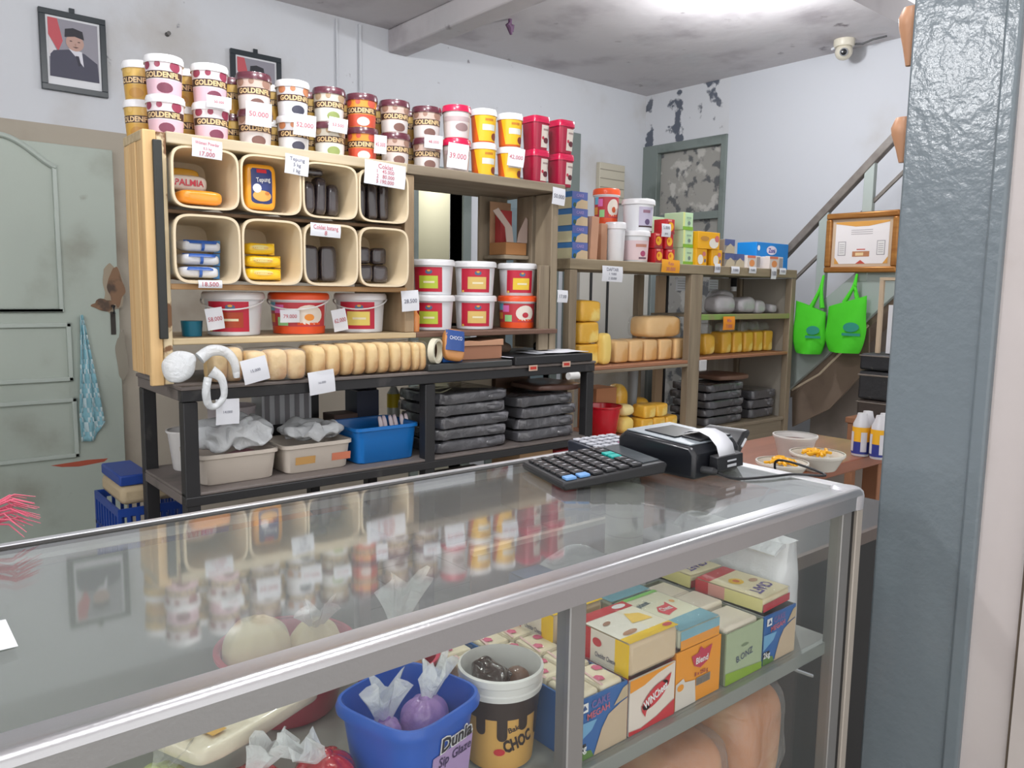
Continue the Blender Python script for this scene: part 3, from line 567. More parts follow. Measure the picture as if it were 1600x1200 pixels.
def deco_org(b, f, l, w, h, d):
    b.poly(f, [(0, 0), (w*0.45, 0), (w*0.42, h*0.4), (w*0.2, h*0.44), (w*0.16, h*0.52), (0, h*0.46)], mt((214, 208, 200), 0.5)); b.oval(lift(f, 0.0006), w*0.1, h*0.38, w*0.07, h*0.06, ORG)
    g = lift(f, 0.0006); b.poly(g, [(w*0.32, h*0.84), (w*0.46, h*0.86), (w*0.52, h*0.96), (w*0.6, h*0.88), (w*0.78, h*0.92), (w*0.7, h*0.66), (w*0.52, h*0.58), (w*0.38, h*0.66)], mt((190, 44, 76), 0.4))
    b.text(lift(f, 0.0012), 'Blend', w*0.55, h*0.73, h*0.11, WHITE, bold=0.02, wmax=w*0.3); b.text(g, '8 x 250 g', w*0.55, h*0.5, h*0.07, mt((150, 40, 50), 0.5), bold=0.02, wmax=w*0.44)
    b.rect(g, w*0.44, h*0.28, w*0.76, h*0.42, mt((150, 140, 130), 0.6))
    for k in range(9): b.rect(lift(f, 0.0012), w*(0.46+0.032*k), h*0.29, w*(0.472+0.032*k), h*0.41, mt((70, 66, 62), 0.6))
def deco_grn(b, f, l, w, h, d):
    b.poly(f, [(0, 0), (w, 0), (w, h*0.14), (0, h*0.24)], mt((134, 170, 40), 0.5)); b.text(f, 'B.ONZ', w*0.5, h*0.46, h*0.13, mt((70, 84, 110), 0.5), bold=0.01, rot=R(8), wmax=w*0.5)
    b.oval(f, w*0.5, h*0.66, w*0.1, h*0.03, mt((120, 138, 108), 0.5), 12)
FX = [(0.814, 0.932), (0.938, 1.055), (1.060, 1.190), (1.205, 1.325), (1.332, 1.447)]
HH = [0.100, 0.096, 0.106, 0.100, 0.104]; Y0B = 0.803
carton(*FX[0], Y0B, 0.30, HH[0], BL, BL, deco_cake, 'blue 2kg carton open on top, leftmost in the glass counter')
carton(*FX[1], Y0B, 0.30, HH[1], mt((226, 216, 206), 0.4), mt((170, 48, 50), 0.4), deco_win, 'white and red carton with a red swoosh in the glass counter')
carton(*FX[2], Y0B+0.002, 0.30, HH[2], ORG, mt((210, 130, 30), 0.4), deco_org, 'orange carton with a red crown badge in the glass counter')
carton(*FX[3], Y0B, 0.26, HH[3], mt((164, 180, 148), 0.5), mt((120, 132, 110), 0.5), deco_grn, 'pale green carton with lime base in the glass counter')
carton(*FX[4], Y0B+0.002, 0.30, HH[4]-0.004, BL, mt((150, 156, 156), 0.5), deco_cake, 'blue carton under two red-edged packs, rightmost in the counter')
# pink-print wrapped blocks in the open blue carton
pinkp = mt((214, 90, 130), 0.5); blockm = mt((236, 226, 200), 0.35)
def block(cx, cy, z, sx, sy, sz, mat, name, label, cat, grp=None, deco=None, rz=0.0, wrap=True, bev=0.006):
    t = thing(name, label, cat, (cx, cy, z), rz, grp); B().box(-sx/2, sx/2, -sy/2, sy/2, 0, sz, mat).obj('body', t, bevel=bev)
    if deco: b = B(); deco(b, sx, sy, sz); b.obj('printed_label', t)
    if wrap: B().box(-sx/2-0.002, sx/2+0.002, -sy/2-0.002, sy/2+0.002, -0.0005, sz+0.0045, WRAP).obj('plastic_wrap', t, bevel=bev)
    return t
def deco_pink(b, sx, sy, sz):
    mp = topf(-sx/2, -sy/2, sz+0.0004)
    for (u, v) in ((0.3, 0.3), (0.75, 0.7)):
        b.poly(mp, [(sx*(u-0.16), sy*(v-0.08)), (sx*(u+0.1), sy*(v-0.14)), (sx*(u+0.18), sy*(v+0.02)), (sx*(u+0.04), sy*(v+0.14)), (sx*(u-0.14), sy*(v+0.1))], pinkp)
    b.poly(mp, [(0, 0), (sx*0.1, 0), (sx*0.3, sy), (sx*0.22, sy)], mt((226, 190, 190), 0.5))
for k in range(4):
    for j in range(2):
        block(FX[0][0]+0.0315+j*0.0555, Y0B+0.039+k*0.0735, ZS+0.0055, 0.0505, 0.0675, HH[0]+0.002, blockm, 'butter_block', 'cream block with pink print standing in the open blue carton', 'butter block', 'pink printed blocks in the blue carton', deco_pink)
for j in range(2):
    block(0.779, 1.010+0.085*j, ZS+0.001, 0.058, 0.08, 0.098, blockm, 'butter_block', ('cream block with pink print behind the counter middle post', 'second cream pink-print block behind the middle post', 'farthest cream pink-print block behind the middle post')[j], 'butter block', 'pink printed blocks behind the post', deco_pink)
block(0.80, 1.20, ZS+0.001, 0.08, 0.11, 0.09, mt((206, 44, 50), 0.35), 'cheese_block', 'plain red packet at the back behind the middle post', 'cheese')
YEL = mt((248, 206, 20), 0.35); TANM = mt((214, 190, 154), 0.5)
def deco_ched(b, sx, sy, sz):
    mp = topf(-sx/2, -sy/2, sz+0.0004); f = leftf(-sx/2-0.0004, sy/2, 0)
    # printed wrapper runs over the top and the left face; the long end facing the customer is plain
    b.rect(mp, 0, 0, sx*0.62, sy, mt((236, 232, 222), 0.4)); m1_ = lambda u, v: mp(u, v)+Vector((0, 0, 0.0005)); b.rect(m1_, 0, sy*0.80, sx, sy, REDP); b.rect(m1_, 0, 0, sx, sy*0.17, YEL)
    b.rect(mp, sx*0.62, 0, sx, sy, mt((240, 234, 214), 0.4)); m2 = lambda u, v: mp(u, v)+Vector((0, 0, 0.001))
    b.poly(m2, [(sx*0.52, sy*0.4), (sx*0.9, sy*0.36), (sx*0.86, sy*0.58), (sx*0.66, sy*0.68)], mt((244, 204, 90), 0.4)); b.oval(m2, sx*0.28, sy*0.24, sx*0.15, sy*0.05, mt((178, 128, 96), 0.5), 14, 0.1); b.oval(m2, sx*0.22, sy*0.6, sx*0.09, sy*0.04, mt((160, 116, 92), 0.5), 12, 0.3)
    b.oval(m2, sx*0.8, sy*0.9, sx*0.13, sy*0.06, WHITE); b.oval(m2, sx*0.88, sy*0.1, sx*0.09, sy*0.045, mt((206, 70, 80), 0.4), 12)
    b.rect(f, 0, 0, sy*0.33, sz, REDP); b.rect(f, sy*0.33, 0, sy*0.76, sz, mt((232, 226, 214), 0.4)); b.rect(f, sy*0.76, 0, sy, sz, YEL); g = lambda u, v: f(u, v)+Vector((-0.0008, 0, 0))
    b.oval(g, sy*0.45, sz*0.66, sy*0.08, sz*0.13, mt((196, 60, 70), 0.4)); b.text(g, 'Cheddar Cheese', sy*0.6, sz*0.3, sz*0.15, mt((70, 74, 104), 0.5), bold=0.01, wmax=sy*0.36)
def deco_lb(b, sx, sy, sz):
    mp = topf(-sx/2, -sy/2, sz+0.0004); b.rect(mp, 0, sy*0.28, sx, sy, mt((232, 230, 206), 0.4)); b.rect(mp, 0, 0, sx, sy*0.28, mt((122, 174, 192), 0.4)); m2 = lambda u, v: mp(u, v)+Vector((0, 0, 0.0008)); m3 = lambda u, v: mp(u, v)+Vector((0, 0, 0.0016))
    b.poly(m2, [(sx*0.34, sy*0.36), (sx*0.3, sy*0.5), (sx*0.42, sy*0.6), (sx*0.62, sy*0.6), (sx*0.72, sy*0.66), (sx*0.66, sy*0.42), (sx*0.5, sy*0.4)], mt((218, 70, 84), 0.4)); b.text(m3, 'Cheez', sx*0.5, sy*0.51, sy*0.09, WHITE, bold=0.02, wmax=sx*0.26)
    b.text(m2, 'quickmelt', sx*0.3, sy*0.76, sy*0.09, mt((64, 90, 110), 0.5), bold=0.03, wmax=sx*0.34, rot=R(6)); b.oval(m2, sx*0.85, sy*0.62, sx*0.05, sy*0.04, mt((236, 176, 110), 0.5), 10)
    for k in range(4): b.oval(m2, sx*0.06, sy*(0.4+0.13*k), sx*0.025, sy*0.02, mt((200, 60, 70), 0.5), 8)
    b.rect(m2, 0, sy*0.93, sx, sy, mt((140, 210, 110), 0.4))
    f = front(-sx/2, -sy/2-0.0003, 0); b.rect(f, 0, sz*0.5, sx, sz, mt((122, 174, 192), 0.4)); b.rect(f, 0, 0, sx, sz*0.5, ORG)
ZT = ZS+HH[1]+0.0025; ched = mt((214, 192, 160), 0.5)
block(1.002, 0.872, ZT+0.001, 0.125, 0.13, 0.058, ched, 'cheese_block', 'yellow red and white wrapped cheese block, the one nearest the front glass', 'cheese', deco=deco_ched, bev=0.008)
block(0.985, 1.035, ZT+0.001, 0.125, 0.13, 0.056, ched, 'cheese_block', 'yellow red and white wrapped cheese block, the one behind at the middle post', 'cheese', deco=deco_ched, bev=0.008)
ZT3 = ZS+HH[2]+0.003
block(1.128, 0.885, ZT3, 0.112, 0.155, 0.034, mt((214, 220, 200), 0.4), 'cheese_block', 'light blue and cream wrapped cheese block on the orange carton, near one', 'cheese', deco=deco_lb)
block(1.128, 1.048, ZT3, 0.112, 0.155, 0.034, mt((214, 220, 200), 0.4), 'cheese_block', 'light blue and cream wrapped cheese block, farther back on the orange carton', 'cheese', deco=deco_lb)
for k in range(3):
    block(1.265, Y0B+0.044+k*0.08, ZS+0.0055, 0.106, 0.072, HH[3]+0.002+0.006*(k == 1), mt((232, 222, 206), 0.5), 'butter_block', 'cream paper-wrapped block standing in the pale green carton', 'butter block', 'cream blocks in the green carton')
def deco_craft(b, sx, sy, sz):
    mp = topf(-sx/2, -sy/2, sz+0.0004); b.rect(mp, 0, 0, sx, sy*0.8, mt((234, 222, 184), 0.4)); b.rect(mp, 0, sy*0.8, sx, sy, REDP); m2 = lambda u, v: mp(u, v)+Vector((0, 0, 0.0008))
    b.oval(m2, sx*0.42, sy*0.56, sx*0.16, sy*0.1, mt((246, 200, 40), 0.4)); b.oval(lambda u, v: m2(u, v)+Vector((0, 0, 0.0006)), sx*0.42, sy*0.56, sx*0.07, sy*0.05, mt((220, 110, 40), 0.4)); b.text(m2, 'CRAFT', sx*0.52, sy*0.22, sy*0.16, mt((96, 80, 150), 0.5), bold=0.03, wmax=sx*0.7, flip=True, rot=R(8)); b.oval(m2, sx*0.76, sy*0.44, sx*0.12, sy*0.05, mt((190, 150, 120), 0.5), 12)
    f = leftf(-sx/2-0.0003, sy/2, 0); b.rect(f, 0, 0, sy*0.2, sz, REDP); b.rect(f, sy*0.2, 0, sy*0.45, sz, mt((222, 160, 150), 0.5)); b.rect(f, sy*0.45, 0, sy, sz, mt((226, 218, 150), 0.5)); b.rect(front(-sx/2, -sy/2-0.0003, 0), 0, 0, sx, sz*0.6, mt((186, 44, 60), 0.5))
ZT5 = ZS+HH[4]+0.002
block(1.388, 0.895, ZT5, 0.105, 0.155, 0.026, mt((226, 214, 180), 0.5), 'cheese_pack', 'cream and red flat pack on the blue carton, the front one', 'cheese', deco=deco_craft, rz=R(3), bev=0.005)
block(1.388, 1.052, ZT5, 0.105, 0.14, 0.026, mt((226, 214, 180), 0.5), 'cheese_pack', 'cream and red flat pack on the blue carton, the back one', 'cheese', deco=deco_craft, rz=R(-2), bev=0.005)
c = PZ(1092, 886, ZS+0.12); carton(1.07, 1.155, 1.17, 0.10, 0.115, BLD, BLD, None, 'small dark blue carton at the back behind the cheese packs', open_top=False)
t = thing('foil_bag', 'large white foil bag standing at the right end of the counter', 'bag', (1.512, 0.995, ZS+0.001), R(-3))
b = B(); wb = mt((226, 227, 232), 0.3, coat=0.4, bump=(0.5, 16))
vs = []; NU, NV = 32, 12
for j in range(NV+1):
    v = j/NV
    for i in range(NU):
        th = 2*pi*i/NU; e = 0.45; sg = lambda a: (abs(a)**e)*(1 if a >= 0 else -1); wx = 0.052*(1-0.45*max(0, v-0.55)/0.45*(1)); wy = 0.145
        q = noise.noise(Vector((cos(th)*1.5, sin(th)*1.5, v*3)))*0.006; vs.append((wx*sg(cos(th))+q, wy*sg(sin(th))+q, 0.205*v))
b.add(vs, [(j*NU+i, j*NU+(i+1) % NU, (j+1)*NU+(i+1) % NU, (j+1)*NU+i) for j in range(NV) for i in range(NU)]+[tuple(range(NU-1, -1, -1)), tuple(NV*NU+i for i in range(NU))], wb, True); b.obj('body', t)
b = B(); b.prism([(-0.028, 0.205), (-0.050, 0.193), (-0.058, 0.186), (-0.056, 0.182), (-0.04, 0.19), (0.0, 0.2), (0.03, 0.203)], mt((226, 228, 234), 0.2, coat=0.6, bump=(0.8, 30)), -0.138, 0.138, 'y'); b.obj('folded_top', t)
# loaves in bags on the lower shelf, right bay
crust = mt((206, 138, 88), 0.7, spots=(((222, 186, 136), 7, 0.38, 0.4), ((180, 104, 60), 3, 0.55, 0.3)), name='bread_crust')
LOAFFILM = clear('loaf_film', film=0.14, rough=0.07, wr=1.0, scale=14)
def loaf(cx, cy, z, sx, sy, sz, label, rz=0.0, grp=None, mat=None, film=LOAFFILM, cat='bread', name='bread_loaf', bumps=3, ax=0):
    t = thing(name, label, cat, (cx, cy, z), rz, grp)
    def fn(v, th, ph):
        u = v.x/sx if ax == 0 else v.y/sy
        k = 1+0.06*abs(sin((u+0.5)*pi*bumps)); return Vector((v.x, v.y*k if ax == 0 else v.y, (v.z)*(k if v.z > 0 else 1)))
    b = B(); b.blob((0, 0, sz/2), (sx/2, sy/2, sz/2), mat or crust, (0.5, 0.5), 32, 18, 0.004, 8, cx*7, fn); b.obj('loaf', t)
    if film: b = B(); b.blob((0, 0, sz/2+0.008), (sx/2+0.016, sy/2+0.013, sz/2+0.008), film, (0.5, 0.5), 64, 36, 0.010, 20, cx*9+2); b.obj('bag', t)
    return t
loaf(1.430, 0.95, 0.317, 0.20, 0.20, 0.235, 'golden bagged bread loaf at the right end of the lower counter shelf', 0.1)
loaf(1.188, 0.93, 0.317, 0.19, 0.2, 0.215, 'golden bagged bread loaf left of the tallest one on the lower shelf', -0.1)
loaf(0.945, 0.93, 0.317, 0.20, 0.2, 0.17, 'bagged bread loaf near the middle post on the lower shelf', 0.05)
b = B(); b.tube([PY(1228, 1040, 1.02), PY(1245, 1048, 1.02), PY(1268, 1056, 1.02)], 0.006, mt((220, 222, 226), 0.2, 0.8)); b.obj('steel_rod', label='thin shiny rod under the shelf at the right end of the counter', cat='rod')
# ---- left bay
t = thing('storage_tub', 'bright blue square plastic tub holding two purple bags', 'tub', (0.580, 0.908, ZS+0.001), R(14)); bp = mt((20, 88, 190), 0.3, coat=0.2)
b = B(); hT = 0.150; b.lathe([(0.056, 0.0), (0.062, 0.005), (0.077, 0.128), (0.077, 0.133), (0.085, 0.133), (0.086, 0.141), (0.083, hT), (0.079, hT), (0.075, 0.133), (0.060, 0.008), (0.0, 0.008)], bp, 56, sq=4.2, cap1=False); b.obj('body', t)
b = B(); mp = lambda u, v: Vector((u, -(0.0615+0.0155*(v-0.005)/0.123)-0.0016, v)); lav = mt((176, 150, 200), 0.5)
b.rect(mp, -0.03, 0.0, 0.055, 0.093, lav, 4, 4); m2 = lambda u, v: mp(u, v)+Vector((0, -0.0008, 0)); m3 = lambda u, v: mp(u, v)+Vector((0, -0.0014, 0))
b.text(m2, 'Dunia', 0.018, 0.106, 0.022, WHITE, bold=0.08, wmax=0.07); b.text(m3, 'Dunia', 0.018, 0.106, 0.021, mt((30, 26, 40), 0.5), bold=0.03, wmax=0.066); b.text(m2, 'Sip Glaze', 0.018, 0.08, 0.015, mt((60, 40, 90), 0.5), bold=0.02, wmax=0.07)
b.obj('printed_label', t)
purp = mt((158, 124, 186), 0.3, coat=0.7, bump=(0.5, 30), name='purple_filling')
def tied(nm, label, c, r, h, mat, neck, lean=(0.0, 0.0), cat='bag', rz=0.0, film=FILM2, grp=None, e=0.62):
    """knotted bag: pleated filled bulb with a gathered clear neck that flares"""
    t = thing(nm, label, cat, c, rz, grp); b = B()
    def fn(v, th, ph):
        k = max(0, sin(ph)); pl_ = 1+0.10*k*sin(th*9+1.3); return Vector((v.x*pl_, v.y*pl_, v.z+h*0.06*k**6))
    b.blob((0, 0, h/2), (r, r*0.92, h/2), mat, (e, 0.9), 44, 20, 0.006, 9, c[0]*11, fn); fb_ = b.obj('filled_bag', t)
    b = B(); vs = []; NU, NV = 28, 10
    for j in range(NV+1):
        v = j/NV
        for i in range(NU):
            th = 2*pi*i/NU; rr = (0.010+0.9*neck*0.42*v**1.3)*(1+0.35*v*sin(5*th+c[0]*9))
            vs.append((lean[0]*v+rr*cos(th), lean[1]*v+0.6*rr*sin(th), h*0.60*0+h*1.0-0.01+neck*v+0.012*v*sin(4*th)))
    b.add(vs, [(j*NU+i, j*NU+(i+1) % NU, (j+1)*NU+(i+1) % NU, (j+1)*NU+i) for j in range(NV) for i in range(NU)], film, True); b.obj('gathered_neck', fb_)
    b = B(); b.blob((0, 0, h+0.002), (0.011, 0.010, 0.009), mat, (1, 1), 14, 8); b.obj('knot', fb_)
    return t
tied('filled_bag', 'knotted bag of purple filling in the blue tub, the larger right one', (0.606, 0.905, ZS+0.045), 0.038, 0.088, purp, 0.055, (0.03, 0.0), rz=0.3)
tied('filled_bag', 'knotted bag of purple filling in the blue tub, the smaller left one', (0.541, 0.912, ZS+0.045), 0.0265, 0.080, purp, 0.06, (0.005, 0.0))
t = thing('bucket', 'white rimmed bucket with dark drips holding chocolate filling', 'bucket', (0.748, 0.893, ZS+0.001), R(-40)); t.location = (0.744, 0.900, ZS+0.001)
b = B(); b.lathe([(0.046, 0), (0.050, 0.004), (0.060, 0.118), (0.065, 0.118), (0.066, 0.126), (0.064, 0.128), (0.065, 0.138), (0.067, 0.14), (0.067, 0.150), (0.063, 0.152), (0.058, 0.118), (0.045, 0.006), (0, 0.006)], mt((222, 222, 220), 0.4), 44, cap1=False); b.obj('body', t)
b = B(); rf = lambda v: 0.050+0.010*v/0.118; mp = conem(rf, -pi/2); L = 0.30; tanp = mt((216, 168, 88), 0.45); dkb = mt((46, 30, 26), 0.4)
b.rect(mp, -L/2, 0.004, L/2, 0.117, tanp, 48, 3); m2 = conem(rf, -pi/2, 0.0022); b.rect(m2, -L/2, 0.088, L/2, 0.117, dkb, 48, 1)
for k in range(9):
    u = -L/2+0.018+k*0.034; d_ = (0.028, 0.014, 0.034, 0.02)[k % 4]
    b.rect(m2, u-0.008, 0.089-d_, u+0.008, 0.0885, dkb, 3, 1); b.oval(m2, u, 0.089-d_, 0.008, 0.008, dkb, 12)
b.text(m2, 'CHOC', 0.03, 0.05, 0.02, dkb, bold=0.05, wmax=0.05, rot=R(15)); b.text(m2, 'Bakery', 0.03, 0.075, 0.009, dkb, bold=0.02, wmax=0.04, rot=R(15)); b.oval(m2, 0.0, 0.035, 0.009, 0.006, REDP, 10)
b.obj('printed_label', t)
choc = mt((50, 30, 24), 0.15, coat=1.0, bump=(0.9, 22), name='chocolate_filling')
b = B(); b.blob((0, 0, 0), (0.032, 0.032, 0.024), choc, (0.8, 0.8), 64, 36, 0.016, 34); b.obj('filled_bag', loc=(0.730, 0.908, ZS+0.122), rot=(0, R(8), 0.5), label='glossy bag of chocolate filling inside the white bucket', cat='bag')
b = B(); b.blob((0, 0, 0), (0.018, 0.022, 0.018), mt((104, 70, 52), 0.5, coat=0.6, bump=(0.6, 20)), (0.8, 0.8), 24, 12, 0.006, 16); b.obj('filled_bag', loc=(0.775, 0.893, ZS+0.116), label='brown crumb bag beside the chocolate in the white bucket', cat='bag')
# pink basins with cream powder bags
pkb = mt((206, 62, 92), 0.35, coat=0.3); cream = mt((226, 208, 172), 0.6, bump=(0.3, 12), name='cream_powder')
def basin(nm, label, c, r, h, mat, cat='basin', wall=0.004, sq=2.0):
    t = thing(nm, label, cat, c); b = B(); b.lathe([(r*0.7, 0), (r*0.74, 0.004), (r*0.95, h-0.01), (r, h-0.006), (r, h), (r*0.94, h), (r*0.92, h-0.01), (r*0.7, 0.008), (0, 0.008)], mat, 44, cap1=False, sq=sq); b.obj('bowl', t)
    b = B(); b.lathe([(r*0.99, h-0.004), (r*1.04, h-0.002), (r*1.04, h+0.003), (r*0.98, h+0.003)], mat, 44, cap0=False, cap1=False); b.obj('rim', t); return t
basin('basin', 'pink plastic basin holding cream powder bags under the glass', (0.545, 1.245, ZS+0.001), 0.115, 0.110, pkb)
basin('basin', 'pink plastic basin to the right, behind the blue tub', (0.705, 1.09, ZS+0.001), 0.072, 0.115, pkb).location = (0.670, 1.088, ZS+0.001)
tied('powder_bag', 'knotted clear bag of cream powder, leftmost under the glass', (0.500, 1.26, ZS+0.055), 0.056, 0.105, cream, 0.085, (-0.05, 0.02), film=FILM, e=0.85)
tied('powder_bag', 'cream powder bag lying on the pink basin', (0.592, 1.225, ZS+0.055), 0.044, 0.090, cream, 0.06, (-0.02, -0.05), film=FILM2, e=0.85)
tied('powder_bag', 'cream powder bag with tall clear neck near the middle post', (0.670, 1.088, ZS+0.05), 0.050, 0.110, cream, 0.09, (0.02, 0.0), film=FILM2, e=0.85)
# flat packets at the front left
b = B(); pk_ = mt((226, 216, 196), 0.35, coat=0.4, bump=(0.4, 18)); t = thing('noodle_packet', 'long cream packet with a yellow panel in the counter', 'packet', (0.385, 1.045, ZS+0.128), rot=(0, R(2), R(22)))
b.blob((0, 0, 0), (0.112, 0.056, 0.013), pk_, (0.4, 0.25), 60, 20, 0.003, 30); b.obj('packet', t)
b = B(); tm = lambda u, v: Vector((u, v, 0.0165)); b.rect(tm, -0.078, -0.038, -0.055, 0.038, mt((216, 170, 90), 0.5), 3, 5); b.rect(tm, -0.053, -0.02, 0.005, 0.025, mt((240, 214, 60), 0.5), 5, 4); gr_ = mt((130, 122, 112), 0.6); t2 = lambda u, v: tm(u, v)+Vector((0, 0, 0.001))
for k in range(6): b.rect(t2, -0.046, -0.015+k*0.006, -0.004, -0.0135+k*0.006, mt((180, 150, 40), 0.6), 4, 1)
b.oval(t2, 0.075, 0.0, 0.018, 0.024, mt((206, 128, 92), 0.5), 16); b.oval(t2, 0.045, -0.018, 0.008, 0.007, mt((110, 150, 130), 0.5), 10)
for k in range(3): b.rect(t2, 0.015+k*0.012, -0.01, 0.018+k*0.012, 0.025, gr_)
b.rect(t2, -0.095, -0.02, -0.088, 0.01, gr_); b.obj('printed_label', t)
jelly = mt((170, 24, 40), 0.12, coat=1.0, bump=(0.7, 18), name='red_filling')
tied('filled_bag', 'knotted bag of dark red filling beside the cream packet, right one', (0.455, 0.920, ZS+0.001), 0.043, 0.098, jelly, 0.05, (-0.045, -0.01))
tied('filled_bag', 'knotted bag of dark red filling beside the cream packet, left one', (0.362, 0.955, ZS+0.001), 0.043, 0.092, jelly, 0.05, (0.03, -0.01))
tied('filled_bag', 'clear crinkled bag of pale green filling at the counter front', (0.262, 1.02, ZS+0.001), 0.048, 0.10, mt((196, 208, 142), 0.5, coat=0.5, bump=(0.4, 20)), 0.05, (0.03, -0.02), film=FILM)
# things inside the right bay seen through the top
b = B(); b.lathe([(0.048, 0), (0.048, 0.24)], mt((212, 212, 202), 0.6), 32)
for k in range(2): b.lathe([(0.0486, 0.12+k*0.05), (0.0486, 0.122+k*0.05)], mt((170, 168, 160), 0.6), 32, cap0=False, cap1=False)
b.obj('white_roll', loc=(1.475, 1.30, ZS+0.001), label='white roll added under the glass top in place of a reflection', cat='roll')  # added roll, stands for a pale reflection in the glass top
b = B(); b.blob((0, 0, 0), (0.13, 0.07, 0.05), clear('blue_film', (180, 208, 228), film=0.55, wr=0.8, scale=18), (0.7, 0.7), 40, 20, 0.03, 9); b.obj('plastic_bag', loc=(1.28, 1.27, ZS+0.0515), label='crumpled pale blue plastic bag under the glass', cat='bag')
# paper at the far left of the counter, pink raffia
b = B(); pz = PZ(0, 995, ZC); b.box(pz.x-0.16, pz.x+0.012, pz.y-0.04, pz.y+0.05, 0.0, 0.0006, PAPER); b.obj('paper_sheet', loc=(0, 0, ZC), label='white paper at the left edge of the glass top', cat='paper')
b = B(); rz_ = random.Random(3); pk = mt((206, 96, 118), 0.5)
for k in range(30):
    a = rz_.uniform(-1.3, 0.5); L = rz_.uniform(0.03, 0.065); z = rz_.uniform(0.005, 0.07); p0 = Vector((0, 0, 0.02+z*0.5)); d = Vector((cos(a)*0.8, sin(a)*0.3, (z-0.045)*6*0.12/0.07*0.3)).normalized()
    m_ = p0+d*L*0.5+Vector((0, 0, 0.008)); e_ = p0+d*L-Vector((0, 0, 0.004)); e_.z = max(0.002, e_.z); m_.z = max(0.003, m_.z); b.tube([p0, m_, e_], [0.0016, 0.0013, 0.0005], pk, 4)
b.obj('raffia_tassel', loc=(PZ(-12, 838, ZC).x, PZ(-12, 838, ZC).y-0.03, ZC+0.003), label='pink plastic raffia tassel at the left edge of the counter', cat='tassel')
# ---- calculators and card terminal on top
def keys(t, x0, y0_, nx, ny, dx, dy, sx, sy, z, mat, special=None, hk=0.004, light=None):
    for i in range(nx):
        for j in range(ny):
            m = (special or {}).get((i, j), mat); b = B(); b.box(-sx/2, sx/2, -sy/2, sy/2, 0, hk, m)
            if (i, j) not in (special or {}): b.rect(topf(-sx/2, -sy/2, hk), sx*0.35, sy*0.25, sx*0.65, sy*0.7, light or mt((150, 152, 156), 0.5))
            b.obj('key', t, loc=(x0+i*dx, y0_+j*dy, z), bevel=0.001)
t = thing('calculator', 'flat black desk calculator with a turquoise key, nearest the camera', 'calculator', (0, 0, 0)); A = Vector((1.080, 1.112, ZC+0.0004)); aw = atan2(1.316-1.109, 1.159-1.095)-pi/2
# local: x = along the long side (screen right), y = width direction (away); tilt raises the display end
t.location = A; t.rotation_euler = Euler((0, R(-4.5), aw+R(0))); kb = mt((40, 41, 44), 0.35)
b = B(); b.prism([(0, 0.0), (0.238, 0), (0.246, 0.020), (0.238, 0.025), (0.0, 0.018), (-0.006, 0.012)], BLACK, 0, 0.205, 'y'); b.obj('body', t, bevel=0.004)
teal2 = mt((24, 168, 160), 0.35); bl2 = mt((110, 160, 214), 0.4)
zk = 0.0185
b = B(); b.prism([(0.196, 0.0238), (0.236, 0.0250), (0.236, 0.0275), (0.196, 0.0262)], mt((70, 76, 80), 0.25), 0.02, 0.19, 'y'); b.obj('display', t)
for i in range(6):
    for j in range(7):
        m = bl2 if (i, j) in ((0, 0), (1, 0)) else teal2 if (i, j) in ((5, 3), (5, 4)) else kb
        b = B(); b.box(-0.012, 0.012, -0.011, 0.011, 0, 0.006, m)
        if m is kb: b.rect(topf(-0.012, -0.011, 0.006), 0.008, 0.007, 0.016, 0.015, mt((150, 152, 156), 0.5))
        b.obj('key', t, loc=(0.02+i*0.031, 0.018+j*0.028, 0.018+0.008*(0.02+i*0.031)/0.262), bevel=0.0015)
t = thing('calculator', 'navy calculator with pale keys standing behind the card terminal', 'calculator', (1.335, 1.245, ZC+0.0005), rot=(0, 0, R(-14))); nav = mt((30, 34, 48), 0.35)
t.rotation_euler = Euler((0, 0, R(-3)))
b = B(); b.prism([(0, 0.0), (0.13, 0), (0.134, 0.03), (0.13, 0.036), (0.0, 0.026), (-0.004, 0.02)], nav, 0, 0.15, 'y', xf=Matrix.Rotation(pi/2, 4, 'Z') @ Matrix.Translation((0, -0.15, 0))); b.obj('body', t, bevel=0.004)
for i in range(5):
    for j in range(5):
        b = B(); b.box(-0.010, 0.010, -0.010, 0.010, 0, 0.005, mt((176, 178, 186), 0.45) if (i, j) != (3, 1) else mt((200, 90, 140), 0.45)); b.obj('key', t, loc=(0.018+i*0.028, 0.016+j*0.024, 0.0265+0.0095*(0.016+j*0.024)/0.13), bevel=0.0015)
t = thing('card_terminal', 'black card terminal with a curl of white receipt paper', 'card terminal', (1.366, 1.012, ZC+0.0005), R(2)); blk = mt((22, 24, 30), 0.3, coat=0.3)
b = B(); W_, D_ = 0.175, 0.215
b.prism([(0.0, 0.0), (0.0, 0.056), (0.014, 0.072), (D_-0.02, 0.082), (D_, 0.066), (D_, 0.0)], blk, 0, W_, 'x'); b.obj('body', t, bevel=0.008, seg=3)
b = B(); b.prism([(0.016, 0.0725), (D_-0.022, 0.0825), (D_-0.022, 0.0855), (0.016, 0.0755)], mt((138, 146, 152), 0.35), 0.006, W_-0.006, 'x'); b.obj('top_plate', t, bevel=0.001)
b = B(); b.prism([(0.075, 0.0790), (0.16, 0.0833), (0.16, 0.0862), (0.075, 0.0822)], BLACKG, 0.03, W_-0.04, 'x'); b.obj('screen', t)
b = B(); b.prism([(0.02, 0.0757), (0.072, 0.078), (0.072, 0.0835), (0.02, 0.0805)], mt((28, 29, 33), 0.4), 0.05, W_-0.006, 'x'); pc_ = b.obj('printer_cover', t, bevel=0.002)
b = B(); path = [(0.075, 0.086), (0.06, 0.094), (0.035, 0.096), (0.008, 0.088), (-0.012, 0.07), (-0.02, 0.048)]; vs = []
for (y, z) in path:
    for x in (0.062, 0.125): vs.append((x, y, z))
